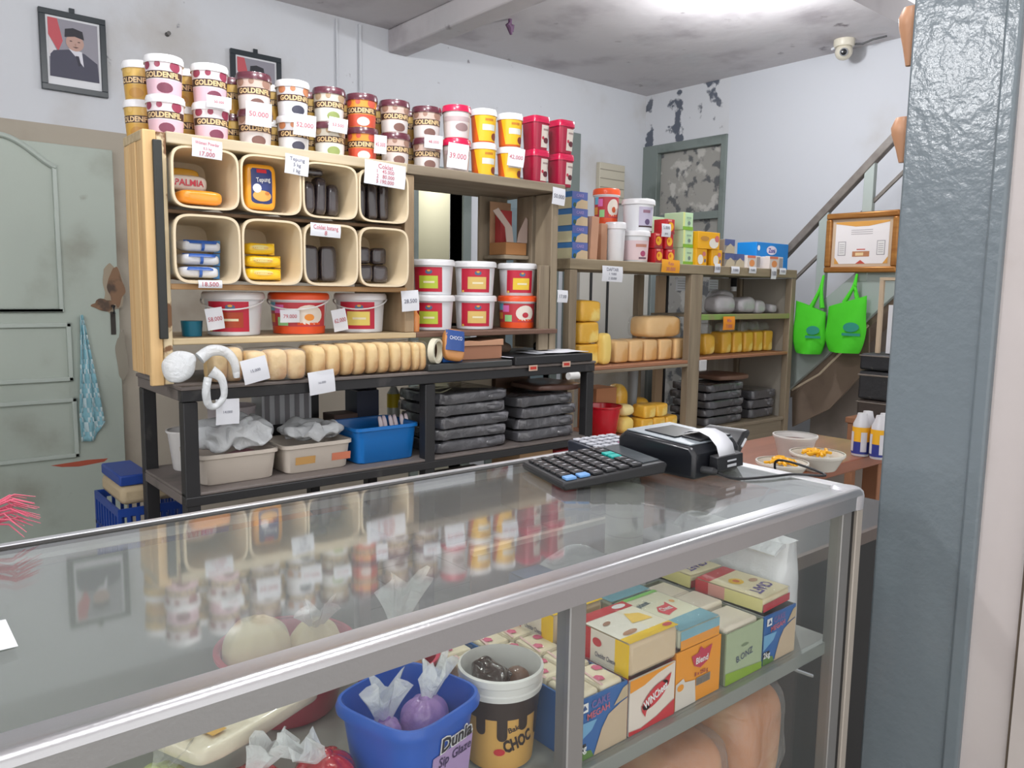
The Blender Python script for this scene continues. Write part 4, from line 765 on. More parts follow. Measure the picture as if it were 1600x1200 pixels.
b.add(vs, [(2*i, 2*i+1, 2*i+3, 2*i+2) for i in range(len(path)-1)], PAPER, True); b.obj('receipt_paper', pc_, label='curl of white receipt paper', solid=0.0006)
b = B(); b.prism([(-0.004, 0.012), (-0.004, 0.05), (-0.024, 0.046), (-0.026, 0.018)], mt((30, 31, 35), 0.4), 0.05, 0.15, 'x'); b.prism([(-0.0265, 0.022), (-0.0265, 0.028), (-0.028, 0.028), (-0.028, 0.022)], mt((196, 198, 204), 0.4), 0.085, 0.12, 'x'); b.prism([(-0.026, 0.034), (-0.026, 0.038), (-0.0275, 0.038), (-0.0275, 0.034)], mt((196, 198, 204), 0.4), 0.085, 0.12, 'x'); b.obj('card_slot', t, bevel=0.003)
b = B(); b.tube([(0.03, 0.002, 0.02), (0.035, -0.025, 0.02), (0.04, -0.03, 0.018)], [0.009, 0.009, 0.006], BLACK, 10); b.obj('plug', t)
w0 = t.location
pts = [Vector((0.040, -0.032, 0.018))+w0] + [PZ(px, py, ZC+0.004) for px, py in ((1150, 748), (1200, 745), (1240, 741), (1290, 742))]+[Vector((1.66, 0.99, ZC+0.012)), Vector((1.70, 1.02, 0.95)), Vector((1.80, 1.12, 0.86))]
from mathutils import geometry
sm = []
for i in range(len(pts)-1):
    p0, p1 = pts[i], pts[i+1]; a0 = (p1-pts[max(0, i-1)])*0.5/ (1 if i else 0.5)/1; a1 = (pts[min(len(pts)-1, i+2)]-p0)*0.5
    for q in geometry.interpolate_bezier(p0, p0+a0/3, p1-a1/3, p1, 8)[:-1]: sm.append(q)
sm.append(pts[-1]); B().tube(sm, 0.0028, BLACK, 8).obj('power_cord', label='black power cord running from the card terminal over the counter edge', cat='cord')
t = thing('card_reader', 'black folded handset leaning beside the card terminal', 'card reader', (1.566, 1.06, ZC+0.001), rot=(0, 0, R(8)))
b = B(); b.prism([(0.0, 0.0), (0.035, 0.0), (0.105, 0.062), (0.10, 0.072), (0.07, 0.068), (-0.004, 0.012)], mt((30, 31, 34), 0.4), 0, 0.11, 'y'); b.obj('body', t, bevel=0.005)
b = B(); b.prism([(0.012, -0.0), (0.03, 0.0), (0.04, 0.07), (0.024, 0.072)], mt((34, 35, 38), 0.4), 0.112, 0.15, 'y'); b.obj('cradle', t, bevel=0.003)
b = B(); b.tube([(0.055, -0.002, 0.035), (0.075, -0.002, 0.052)], 0.003, mt((206, 208, 212), 0.4)); b.obj('silver_strip', t)
# black cabinet beyond the counter end
bd = thing('black_desk', 'low black topped desk between the counter and the grey post', 'desk', (1.66, 0.92, 0)); p = PZ(1350, 778, 0.78)
B().box(0.0, 0.95, 0.12, 0.53, 0.70, 0.72, mt((62, 62, 64), 0.4)).obj('top', bd, bevel=0.003); B().box(0.02, 0.93, 0.14, 0.51, FLC+0.06, 0.699, mt((30, 30, 32), 0.6)).obj('body', bd, bevel=0.003); B().box(0.0, 0.95, 0.105, 0.119, 0.69, 0.725, mt((96, 84, 78), 0.5)).obj('front_edge', bd)
for x in (0.05, 0.86): B().box(x, x+0.04, 0.16, 0.49, FLC, FLC+0.059, BLACK).obj('foot', bd)
p = PZ(1352, 744, 0.74); b = B(); b.blob((0, 0, 0.02), (0.04, 0.03, 0.02), mt((206, 206, 212), 0.3, 0.3, bump=(0.8, 30)), (0.8, 0.8), 22, 12, 0.008, 20); b.obj('foil_scrap', loc=(min(p.x, 2.52), min(p.y, 1.38), 0.721), label='crumpled silver scrap on the black desk by the grey post', cat='scrap')
scale_about_cam(SCALE_COUNTER)
# ================================================================ pine shelf unit with the tubs
YC = 2.55; ZTOP = 1.862; ZB = 1.234; ZM = 1.405
sx0 = gx(229, YC, 1.5); sx1 = gx(266, YC, 1.5); cx1 = gx(637, YC, 1.6); XE = gx(884, YC, 1.85); mtop = GREYW
t = thing('wooden_shelf_unit', 'pine pallet shelf unit standing on the black rack', 'shelf unit', (sx0, YC, 1.088))
def LB(x0, x1, y0, y1, z0, z1, m, nm='plank', bv=0.003, lab=None):
    o = t.location; return B().box(x0-o.x, x1-o.x, y0-o.y, y1-o.y, z0-o.z, z1-o.z, m).obj(nm, t, bevel=bv, label=lab)
mid = (sx0+sx1)/2+0.004
LB(sx0, mid, YC, YC+0.02, 1.09, ZTOP-0.002, PINE, 'front_post'); LB(mid+0.002, sx1, YC+0.004, YC+0.022, 1.092, ZTOP-0.004, mt((214, 196, 160), 0.6, spots=(((120, 84, 54), 11, 0.54, 0.05),)), 'front_post', lab='pine board with brown print marks')
LB(mid-0.012, mid+0.014, YC-0.012, YC, 1.235, ZTOP-0.03, mt((44, 46, 44), 0.6), 'rubber_strip')
ys = [YC+0.022, YC+0.13, YC+0.22, YC+0.33, YC+0.42]
for k, (a, c, dxx) in enumerate(((0.022, 0.075, 0.0), (0.083, 0.15, -0.002), (0.158, 0.215, 0.0))):
    LB(sx0+0.002+dxx, sx0+0.02, YC+a, YC+c, 1.12, ZTOP-0.03, PINE, 'side_plank')
LB(sx0+0.02, sx0+0.05, YC+0.03, YC+0.07, 1.09, ZTOP-0.04, PINE, 'side_plank'); LB(sx0+0.022, sx0+0.03, YC+0.072, YC+0.21, 1.2, 1.26, PINE, 'side_plank'); LB(sx0+0.022, sx0+0.03, YC+0.072, YC+0.21, 1.72, 1.78, PINE, 'side_plank')
LB(sx1-0.0, cx1, YC, YC+0.40, ZTOP-0.034, ZTOP, mt((204, 192, 166), 0.6, grain=((170, 152, 122), (1.6, 25, 25), 0.7)), 'top_board'); LB(cx1, XE, YC+0.002, YC+0.40, ZTOP-0.036, ZTOP, GREYW, 'top_board'); LB(sx0+0.001, sx1, YC+0.0225, YC+0.215, ZTOP-0.03, ZTOP-0.001, PINE2, 'top_board')
wb_ = mt((190, 150, 104), 0.6, grain=((160, 120, 78), (1.6, 25, 25), 0.7))
LB(sx1, cx1, YC+0.004, YC+0.40, ZM-0.018, ZM, wb_, 'shelf'); LB(sx1, cx1, YC+0.03, YC+0.40, 1.622, 1.634, mt((134, 108, 84), 0.7), 'shelf')
LB(sx1, cx1+0.04, YC+0.002, YC+0.40, ZB-0.02, ZB, PINE2, 'shelf'); LB(cx1+0.042, gx(872, YC, ZB), YC+0.004, YC+0.40, ZB-0.02, ZB, mt((112, 84, 70), 0.6), 'shelf')
LB(cx1-0.006, cx1+0.036, YC+0.01, YC+0.40, ZB+0.001, ZTOP-0.038, mt((172, 150, 120), 0.6, grain=((134, 110, 84), (25, 25, 1.6), 0.7)), 'divider')
xr0 = gx(862, YC+0.3, 1.5)
for k, (a, c) in enumerate(((0.0, 0.05), (0.055, 0.10))):
    LB(XE-0.05+0*a, XE-0.012, YC+0.03+k*0.13, YC+0.14+k*0.13, 1.14, ZTOP-0.038, GREYWV, 'end_plank')
LB(XE-0.22, XE-0.056, YC+0.33, YC+0.345, 1.14, ZTOP-0.038, GREYWV, 'back_plank'); LB(XE-0.42, XE-0.24, YC+0.33, YC+0.345, 1.25, 1.50, mt((150, 128, 100), 0.6, grain=((118, 98, 76), (25, 25, 2), 0.7)), 'back_plank')
LB(XE-0.115, XE-0.058, YC+0.03, YC+0.05, 1.14, 1.512, GREYWV, 'inner_plank'); LB(XE-0.20, XE-0.058, YC+0.17, YC+0.328, 1.54, 1.557, GREYW, 'ledge')
# ---- tubs lying on their side with goods in them
tubm = mt((224, 206, 174), 0.35, coat=0.15, name='cream_plastic'); TW = (cx1-0.012-sx1)/4
def lying_tub(cx, z, w, h, label):
    t = thing('storage_tub', label, 'tub', (cx, YC-0.03, z), group='open cream tubs on the pine shelf'); rx, rz = w/2-0.002, h/2-0.001; b = B()
    prof = [(1.0, 0.0), (1.0, 0.012), (0.955, 0.014), (0.87, 0.26), (0.86, 0.262), (0.0, 0.262)]
    n = 48; vs = []
    inner = [(0.0, 0.256), (0.83, 0.256), (0.915, 0.012), (0.935, 0.0)]
    for (k, y) in inner+prof:
        for i in range(n):
            tt = 2*pi*i/n; e = 2/5.2; vs.append((rx*k*abs(cos(tt))**e*(1 if cos(tt) >= 0 else -1), y, rz+rz*k*abs(sin(tt))**e*(1 if sin(tt) >= 0 else -1)))
    N = len(inner+prof); b.add(vs, [(j*n+i, (j+1)*n+i, (j+1)*n+(i+1) % n, j*n+(i+1) % n) for j in range(N-1) for i in range(n)], tubm, True); b.obj('body', t)
    return t
def pouch(loc, w, h, d, mats, label, rot=(0, 0, 0), name='pouch', cat='packet', seal=None, grp=None, deco=None, amp=0.004, e=(0.55, 0.35)):
    """soft pillow pack; long axis along local x, face towards -y"""
    t = thing(name, label, cat, loc, group=grp, rot=rot); b = B(); b.blob((0, 0, h/2), (w/2, d/2, h/2), mats[0], e, 32, 14, amp, 12, loc[0]*13+loc[2]*5); b.obj('pouch', t)
    if seal: b = B(); b.box(w/2-0.01, w/2+0.012, -0.004, 0.004, 0.0, h, seal); b.obj('seal', t, bevel=0.001)
    if deco: b = B(); deco(b, lambda u, v: Vector((u, -d/2*sqrt(max(0.05, 1-abs(u/(w/2))**4.0))*(1-0.5*((v-h/2)/(h/2))**4)-0.003-amp*0.5, v)), w, h); b.obj('printed_label', t)
    return t
tubx = [sx1+TW*(i+0.5) for i in range(4)]
r1 = [lying_tub(tubx[i], 1.636, TW, ZTOP-0.038-1.636, 'open cream tub on its side, upper row, holding '+s) for i, s in enumerate(('orange packets', 'an orange and blue pouch', 'three dark bags', 'dark bars under a long price card'))]
r2 = [lying_tub(tubx[i], ZM+0.001, TW, 1.620-ZM, 'open cream tub on its side, lower row, holding '+s) for i, s in enumerate(('blue and white packets', 'yellow packets', 'two dark slabs', 'dark wrapped bars'))]
Y1 = YC+0.05; zi1 = 1.636+0.0175; zi2 = ZM+0.0175
orp = mt((232, 150, 40), 0.25, coat=0.6, bump=(0.4, 20)); orp2 = mt((240, 184, 70), 0.25, coat=0.6, bump=(0.4, 20)); whp = mt((222, 214, 206), 0.4, coat=0.3, bump=(0.4, 20))
pouch((tubx[0], Y1+0.0, zi1), 0.135, 0.045, 0.09, [orp], 'orange packet at the bottom front of the first upper tub', cat='packet')
pouch((tubx[0]-0.02, Y1+0.05, zi1+0.045), 0.12, 0.05, 0.07, [whp], 'white packet with red lettering in the first upper tub', deco=lambda b, mp, w, h: b.text(mp, 'PALMIA', 0.0, h*0.5, 0.02, mt((206, 60, 80), 0.5), bold=0.02, wmax=w*0.75))
pouch((tubx[0]-0.02, Y1+0.12, zi1+0.07), 0.12, 0.055, 0.06, [orp2], 'pale orange packet at the back of the first upper tub')
def deco_flour(b, mp, w, h):
    b.rect(mp, -w*0.34, h*0.06, w*0.34, h*0.9, mt((48, 62, 120), 0.4), 8, 8); m2 = lambda u, v: mp(u, v)+Vector((0, -0.001, 0)); m3 = lambda u, v: mp(u, v)+Vector((0, -0.002, 0))
    b.oval(m2, 0.0, h*0.3, w*0.3, h*0.12, mt((232, 176, 92), 0.5), 18); b.oval(m2, -w*0.16, h*0.46, w*0.14, h*0.1, mt((226, 228, 234), 0.5), 14); b.rect(m2, -w*0.16, h*0.8, w*0.16, h*0.88, REDP, 4, 1); b.text(m2, 'Tepung', w*0.04, h*0.66, h*0.1, WHITE, bold=0.02, wmax=w*0.46, rot=R(6)); b.oval(m3, w*0.16, h*0.36, w*0.08, h*0.04, mt((206, 130, 60), 0.5), 10)
pouch((tubx[1]-0.012, Y1, zi1), 0.105, 0.148, 0.05, [mt((236, 164, 36), 0.35, coat=0.3)], 'upright orange pouch with a dark blue panel in the second upper tub', deco=deco_flour, amp=0.002, e=(0.3, 0.35))
dk = mt((52, 44, 48), 0.18, coat=0.8, bump=(0.6, 22), name='dark_bag')
for k in range(3): pouch((tubx[2]-0.052+k*0.05, Y1+0.01*k, zi1), 0.046, (0.11, 0.13, 0.11)[k], 0.06, [dk], ('dark glossy bag standing in the third upper tub, left one', 'dark glossy bag standing in the third upper tub, middle one', 'dark glossy bag standing in the third upper tub, right one')[k], name='dark_bag', cat='bag', amp=0.004, e=(0.5, 0.6))
pouch((tubx[2]-0.025, Y1+0.01, zi1+0.133), 0.07, 0.022, 0.05, [dk], 'dark bag lying on the standing ones in the third upper tub', name='dark_bag', cat='bag')
for k in range(3): pouch((tubx[3]-0.052+k*0.05, Y1+0.02, zi1), 0.045, 0.13, 0.05, [dk], ('dark bar in the fourth upper tub, left one', 'dark bar in the fourth upper tub, middle one', 'dark bar in the fourth upper tub, right one')[k], name='dark_bag', cat='bag', e=(0.3, 0.5))
def deco_bw(b, mp, w, h):
    bl = mt((40, 88, 168), 0.4); b.rect(mp, -w*0.44, h*0.66, w*0.42, h*0.92, bl, 12, 2); b.rect(mp, -w*0.04, h*0.1, w*0.04, h*0.7, bl, 2, 3)
for k in range(3): pouch((tubx[0]-0.006+0.003*k, Y1+0.02, zi2+k*0.042), 0.122, 0.0395, 0.09, [mt((206, 210, 218), 0.35, coat=0.4, bump=(0.4, 18))], ('blue and white packet in the lower left tub, bottom of three', 'blue and white packet in the lower left tub, middle of three', 'blue and white packet in the lower left tub, top of three')[k], rot=(0, 0, R(-2+2*k)), seal=mt((64, 130, 190), 0.3), deco=deco_bw, name='packet')
def deco_yel(b, mp, w, h): b.oval(mp, -w*0.06, h*0.6, w*0.28, h*0.2, mt((222, 206, 130), 0.4), 16); b.rect(mp, -w*0.3, h*0.52, w*0.2, h*0.58, mt((206, 120, 30), 0.4), 8, 1)
for k in range(3): pouch((tubx[1]-0.006+(0, 0.0, -0.01)[k], Y1+0.02, zi2+k*0.042), (0.122, 0.122, 0.10)[k], 0.0395, 0.09, [mt((240, 196, 26), 0.3, coat=0.5, bump=(0.4, 18))], ('yellow packet in the second lower tub, bottom of three', 'yellow packet in the second lower tub, middle of three', 'yellow packet in the second lower tub, top of three')[k], seal=mt((244, 200, 40), 0.3), deco=deco_yel, name='packet')
for k in range(2): pouch((tubx[2]-0.04+k*0.072, Y1+0.02, zi2), 0.066, 0.125, 0.04, [dk], ('dark slab in the third lower tub, left one', 'dark slab in the third lower tub, right one')[k], name='dark_bag', cat='bag', e=(0.3, 0.4))
for k in range(4): pouch((tubx[3]-0.034+(k % 2)*0.068, Y1+0.02+0.01*(k//2), zi2+(k//2)*0.066), 0.064, 0.064, 0.045, [dk], ('dark wrapped bar in the last lower tub, bottom left', 'dark wrapped bar in the last lower tub, bottom right', 'dark wrapped bar in the last lower tub, top left', 'dark wrapped bar in the last lower tub, top right')[k], name='dark_bag', cat='bag', e=(0.45, 0.45))
# ---- price cards
def card(px, py, Y, wpx, hpx, lines, label, rz=0.0, tilt=0.0, mat=None, ink=None, th=0.0008, nm='price_card', hh=None, cat='price card', facing=0.0):
    p = PY(px, py, Y); w = size(wpx, p)*1.22; h = size(hpx, p); t = thing(nm, label, cat, p, rot=(tilt, rz, facing)); b = B(); m = mat or PAPER; ns = 6; vs = []
    for j in range(ns+1):
        for i in (0, 1):
            for s_ in (-1, 1): vs.append(((i-0.5)*w, s_*th/2-0.003*sin(pi*j/ns)-0.003, -h/2+h*j/ns))
    fs = []
    for j in range(ns):
        a = j*4; fs += [(a, a+2, a+6, a+4), (a+1, a+5, a+7, a+3), (a, a+4, a+5, a+1), (a+2, a+3, a+7, a+6)]
    b.add(vs, fs, m)
    if lines:
        mp = lambda u, v: Vector((u, -0.003*sin(pi*(v+h/2)/h)-0.0046, v))
        for k, (s_, rel) in enumerate(lines): b.text(mp, s_, 0, h*(0.5-(k+0.5)/len(lines))*0.86, h*rel, (ink or INK), bold=0.012, wmax=w*0.82)
    b.obj('card', t); return t
YF_ = YC-0.034
card(323, 233, YF_, 38, 28, [('Wilman Powder', .2), ('0,5 kg', .14), ('17.000', .24)], 'white price card on the first upper tub', rz=R(2))
card(463, 258, YF_, 32, 30, [('Tepung', .2), ('5 kg', .18), ('1 kg', .18)], 'white price card with blue writing on the second upper tub', rz=R(4), ink=INKB)
card(601, 273, YF_-0.002, 60, 36, [('Coklat', .2), ('1   45.000', .16), ('2   80.000', .16), ('5 190.000', .16)], 'long white price card over the fourth upper tub', rz=R(3))
card(508, 360, YF_, 42, 20, [('Coklat batang', .34), ('8', .34)], 'white price card on the third lower tub', rz=R(2))
card(328, 444, YF_-0.002, 30, 12, [('18.500', .6)], 'small white price card at the foot of the lower tubs', rz=R(0))
card(640, 470, YC-0.003, 26, 32, [('28.500', .2)], 'white price card hung on the wooden divider', rz=R(-4), ink=INKB)
card(872, 307, YC+0.002, 22, 26, [('50.000', .24)], 'white price card hanging under the shelf end', rz=R(4), ink=INKB)
card(878, 463, YC+0.028, 18, 19, [('17.00', .28)], 'small white price card on the end plank', rz=R(2), ink=INKB)
# ---- tubs on the top board
def tub_meshes(key, r, h, lidm, body, deco, sq=2.0, lidh=0.2, taper=0.86):
    b = B(); hb = h*(1-lidh*0.55); b.lathe([(r*taper*0.93, 0), (r*taper*0.95, 0.002), (r*0.955, hb)], body, 36, sq=sq); m0 = b
    rf = lambda v: r*taper*0.95+(r*0.955-r*taper*0.95)*v/hb
    if deco: deco(b, conem(rf, -pi/2, 0.0009, sq=sq), conem(rf, -pi/2, 0.0016, sq=sq), conem(rf, -pi/2, 0.0023, sq=sq), r, hb*0.97)
    l = B(); l.lathe([(r*0.965, h*(1-lidh)), (r*1.02, h*(1-lidh)), (r*1.02, h*(1-lidh*0.35)), (r*0.99, h*(1-lidh*0.25)), (r*0.97, h*(1-lidh*0.05)), (r*0.9, h), (r*0.86, h*0.985), (0, h*0.985)], lidm, 36, sq=sq, cap0=False, cap1=False)
    return m0.mesh('body'), l.mesh('lid')
_tm = {}
def put_tub(key, args, loc, rz, label, name='filling_tub', cat='tub', group=None):
    if key not in _tm: _tm[key] = tub_meshes(key, *args)
    t = thing(name, label, cat, loc, rz, group)
    for nm, me in zip(('body', 'lid'), _tm[key]): o = bpy.data.objects.new(nm, me); COL.objects.link(o); o.parent = t
    return t
goldt = mt((198, 154, 96), 0.4); dkt = mt((74, 50, 44), 0.4); LIDB = mt((92, 44, 56), 0.25, coat=0.4); LIDW = mt((232, 232, 234), 0.3, coat=0.2); LIDR = mt((204, 30, 76), 0.25, coat=0.4)
def gold_art(side, upper, dots, lower, blobc):
    def deco(b, m1, m2, m3, r, h):
        L = r*2.3; b.rect(m1, -r*2.9, 0.002, -L*0.62, h, side, 10, 2); b.rect(m1, L*0.62, 0.002, r*2.9, h, mt((206, 168, 84), 0.4), 10, 2)
        b.rect(m1, -L*0.62, 0.002, L*0.62, h, upper, 20, 4)
        b.oval(m2, r*0.75, h*0.82, r*0.32, h*0.15, dots, 16); b.oval(m2, -r*0.9, h*0.84, r*0.26, h*0.12, dots, 14); b.oval(m2, -r*0.2, h*0.86, r*0.16, h*0.09, dots, 12)
        b.rect(m2, -L*0.6, h*0.04, L*0.6, h*0.44, lower, 18, 3); b.oval(m3, r*0.15, h*0.2, r*0.42, h*0.15, blobc, 16)
        b.rect(m2, -L*0.58, h*0.47, L*0.58, h*0.68, dkt, 18, 1); b.text(m3, 'GOLDENFIL', 0, h*0.575, h*0.15, mt((232, 200, 150), 0.4), bold=0.035, wmax=L*1.12)
    return deco
strw = gold_art(mt((196, 40, 62), 0.4), mt((228, 218, 222), 0.4), mt((150, 60, 84), 0.4), mt((222, 186, 198), 0.4), mt((120, 60, 80), 0.4))
chocd = gold_art(mt((72, 44, 44), 0.4), mt((206, 182, 170), 0.4), mt((160, 124, 108), 0.4), mt((214, 208, 206), 0.4), mt((120, 86, 78), 0.4))
blued = gold_art(mt((34, 52, 116), 0.4), mt((214, 212, 218), 0.4), mt((196, 130, 92), 0.4), mt((222, 222, 226), 0.4), mt((66, 66, 82), 0.4))
greend = gold_art(mt((40, 92, 62), 0.4), mt((206, 200, 186), 0.4), mt((176, 150, 120), 0.4), mt((222, 222, 218), 0.4), mt((146, 160, 96), 0.4))
oran = gold_art(mt((224, 116, 34), 0.4), mt((232, 150, 60), 0.4), mt((206, 90, 70), 0.4), mt((206, 84, 60), 0.4), mt((222, 210, 200), 0.4))
def jar_art(b, m1, m2, m3, r, h):
    b.rect(m1, -r*1.5, h*0.06, r*1.5, h*0.9, mt((216, 206, 204), 0.4), 18, 2); b.oval(m2, r*0.3, h*0.4, r*0.5, h*0.14, mt((150, 124, 124), 0.5), 16); b.rect(m2, -r*1.1, h*0.6, r*1.1, h*0.76, mt((190, 170, 172), 0.5), 14, 1); b.rect(m1, -r*2.9, 0.001, r*2.9, h*0.05, mt((208, 50, 84), 0.4), 30, 1)
def yel_art(b, m1, m2, m3, r, h):
    b.rect(m1, -r*1.9, h*0.04, r*1.9, h*0.96, mt((222, 104, 34), 0.4), 26, 2); b.quad(m2, (-r*0.45, h*0.06), (r*1.2, h*0.06), (r*1.2, h*0.95), (-r*0.9, h*0.95), mt((244, 190, 34), 0.4)); b.rect(m3, -r*0.2, h*0.42, r*0.9, h*0.62, mt((220, 222, 214), 0.5), 8, 1); b.rect(m3, 0, h*0.74, r*0.7, h*0.82, mt((200, 130, 40), 0.5), 6, 1); b.oval(m3, r*0.85, h*0.22, r*0.32, h*0.13, mt((130, 60, 50), 0.5), 14)
def red_art(b, m1, m2, m3, r, h):
    b.rect(m1, -r*0.1, h*0.1, r*0.95, h*0.86, mt((216, 206, 196), 0.5), 12, 2); b.oval(m2, r*0.42, h*0.34, r*0.26, h*0.1, mt((96, 40, 50), 0.5), 14); b.oval(m2, r*0.1, h*0.42, r*0.14, h*0.06, mt((190, 60, 80), 0.5), 10); b.rect(m2, r*0.1, h*0.68, r*0.75, h*0.74, mt((160, 140, 136), 0.5), 6, 1)
whb = mt((226, 222, 222), 0.35); ylb = mt((206, 164, 66), 0.35); rdb = mt((168, 28, 62), 0.3, coat=0.3)
cols = [(258, 68, 'strw', (LIDW, whb, strw), 'white-lidded pink-print tub', 2.0), (329, 62, 'strw', None, 'second white-lidded pink-print tub', 2.0), (398, 63, 'chocd', (LIDB, whb, chocd), 'first brown-lidded tub', 2.0), (458, 58, 'blued', (LIDW, whb, blued), 'white-lidded tub with dark blue side', 2.0),
        (515, 53, 'greend', (LIDB, whb, greend), 'brown-lidded tub with green side', 2.0), (566, 50, 'oran', (LIDB, mt((206, 84, 40), 0.4), oran), 'brown-lidded orange tub', 2.0), (617, 48, 'chocd', None, 'brown-lidded tub right of the orange ones', 2.0), (667, 47, 'chocd', None, 'last brown-lidded tub, beside the crimson lids', 2.0)]
RB = size(68, PY(258, 150, 2.66))/2*1.02; HB_ = 0.121
yrow = 2.665
shared = {}
for ci, (px, wpx, key, spec, words, sq) in enumerate(cols):
    if spec: shared[key] = spec
    spec = spec or shared[key]; r = min(RB, 0.0575); x = gx(px, yrow, ZTOP+0.12)
    for lv in range(2):
        rz = face_cam(x, yrow)+R((-6, 10, 4, 14, 10, 0, 12, 8)[ci]) + R(random.uniform(-3, 3))
        put_tub(key, (r, HB_, spec[0], spec[1], spec[2]), (x, yrow+0.003*lv, ZTOP+0.0005+lv*(HB_*0.993)), rz, words+(', lower of its stack' if lv == 0 else ', upper of its stack'), group='filling tubs along the top shelf')
# second row behind, seen in the gaps
for ci, px in enumerate((222, 292, 362, 425, 484, 538, 590, 640)):
    y2 = yrow+0.125; x = gx(px, y2, ZTOP+0.12); white = ci in (0, 1, 3); nm_ = 'back_w' if white else 'back_b'
    if y2+0.06 > YC+0.40: y2 = YC+0.335
    art = gold_art(mt((196, 40, 62), 0.4), mt((214, 176, 90), 0.4), mt((222, 186, 110), 0.4), mt((206, 160, 70), 0.4), mt((190, 140, 60), 0.4))
    for lv in range(2):
        put_tub(nm_, (0.0565, HB_, LIDW if white else LIDB, ylb, art), (x, y2, ZTOP+0.0005+lv*HB_*0.993), face_cam(x, y2)-R(30), ('white' if white else 'brown')+'-lidded yellow-sided tub in the row behind, '+('left of the first pink tub', 'behind the two pink-print tubs', 'behind the first brown lid', 'left of the blue-sided tub', 'left of the green-sided tub', 'left of the orange tub', 'right of the orange tub', 'behind the last two brown lids')[ci]+(', lower' if lv == 0 else ', upper'), group='filling tubs in the back row')
for px, wpx, key, args, words in ((713, 46, 'jar', (LIDR, whb, jar_art), 'crimson-lidded white jar'), (755, 42, 'yelw', (LIDW, mt((222, 104, 34), 0.4), yel_art), 'white-lidded orange and yellow tub, left stack'), (796, 40, 'yelw', (LIDW, None, yel_art), 'white-lidded orange and yellow tub, right stack'), (836, 42, 'redt', (LIDR, rdb, red_art), 'square crimson tub with a pale label, left stack'), (875, 38, 'redt', None, 'square crimson tub with a pale label, right stack')):
    y = 2.64; x = gx(px, y, ZTOP+0.1); p = Vector((x, y, ZTOP+0.1)); r = size(wpx, p)/2*0.98; hh = size(51, p)
    if key == 'redt': r *= 0.86
    for lv in range(2):
        put_tub(key, (r, hh, args[0], args[1], args[2], 5.0 if key == 'redt' else 2.0) if args else None, (x, y, ZTOP+0.0005+lv*hh*0.992), (R(0) if key == 'redt' else face_cam(x, y)+R(8)), words+(', lower one' if lv == 0 else ', upper one'), name='jar' if key == 'jar' else 'filling_tub', cat='jar' if key == 'jar' else 'tub')
yt = 2.598
for px, py, wpx, hpx, txt, rz_, lab in ((342, 160, 30, 18, '50.000', 2, 'white price card taped across the second pink tub'), (404, 179, 32, 36, '50.000', 2, 'square white price card on the first brown-lidded stack'), (476, 196, 28, 32, '52.000', 3, 'white price card on the blue-sided tub'), (528, 196, 24, 22, '53.500', 6, 'small white price card on the green-sided stack'), (594, 226, 16, 28, '45.000', 2, 'narrow white price card beside the orange tub'), (677, 222, 24, 20, '48.000', 2, 'pinkish price card on the last brown-lidded stack'), (715, 244, 27, 38, '39.000', 5, 'tall white price card on the lower crimson-lidded jar'), (806, 246, 22, 28, '42.000', 6, 'white price card on the lower orange and yellow tub')):
    card(px, py, yt-(0.022 if px > 700 else 0), wpx, hpx, [(txt, .22)], lab, rz=R(rz_), facing=face_cam(PY(px, py, yt).x, yt)*0.6)
# ---- pails
pw = mt((226, 228, 232), 0.35, coat=0.15)
def pail_art(inset, red=mt((196, 36, 62), 0.4)):
    def deco(b, m1, m2, m3, r, h):
        b.rect(m1, -r*0.75, h*0.1, r*0.65, h*0.84, red, 14, 2); b.rect(m2, -r*0.42, h*0.2, r*0.45, h*0.58, inset, 10, 1); b.oval(m2, 0.05*r, h*0.7, r*0.16, h*0.07, mt((80, 110, 140), 0.4), 12); b.oval(m3, 0.05*r, h*0.735, r*0.08, h*0.03, mt((230, 160, 60), 0.4), 10); b.rect(m3, -r*0.2, h*0.36, r*0.3, h*0.42, mt((236, 226, 190), 0.5), 5, 1); b.oval(m2, -r*0.66, h*0.13, r*0.06, h*0.04, mt((236, 200, 90), 0.4), 10)
    return deco
def orange_art(fruit):
    def deco(b, m1, m2, m3, r, h):
        b.rect(m1, -r*2.9, 0.001, r*2.9, h*0.2, mt((232, 84, 34), 0.35), 34, 1); b.rect(m1, -r*1.2, h*0.2, r*1.2, h*0.82, mt((196, 60, 70), 0.4), 18, 3)
        for (u, v, c) in ((-0.9, 0.72, (110, 190, 220)), (-0.55, 0.66, (230, 120, 190)), (-0.95, 0.42, (232, 160, 70)), (-0.4, 0.34, (160, 220, 150))): b.rect(m2, r*(u-0.2), h*(v-0.12), r*(u+0.2), h*(v+0.1), mt(c, 0.4), 4, 1)
        b.oval(m2, r*0.5, h*0.5, r*0.5, h*0.26, mt((236, 226, 214), 0.4), 20); b.oval(m3, r*0.5, h*0.44, r*0.17, h*0.09, fruit, 14); b.rect(m2, r*0.1, h*0.24, r*0.9, h*0.3, mt((232, 84, 34), 0.4), 6, 1)
    return deco
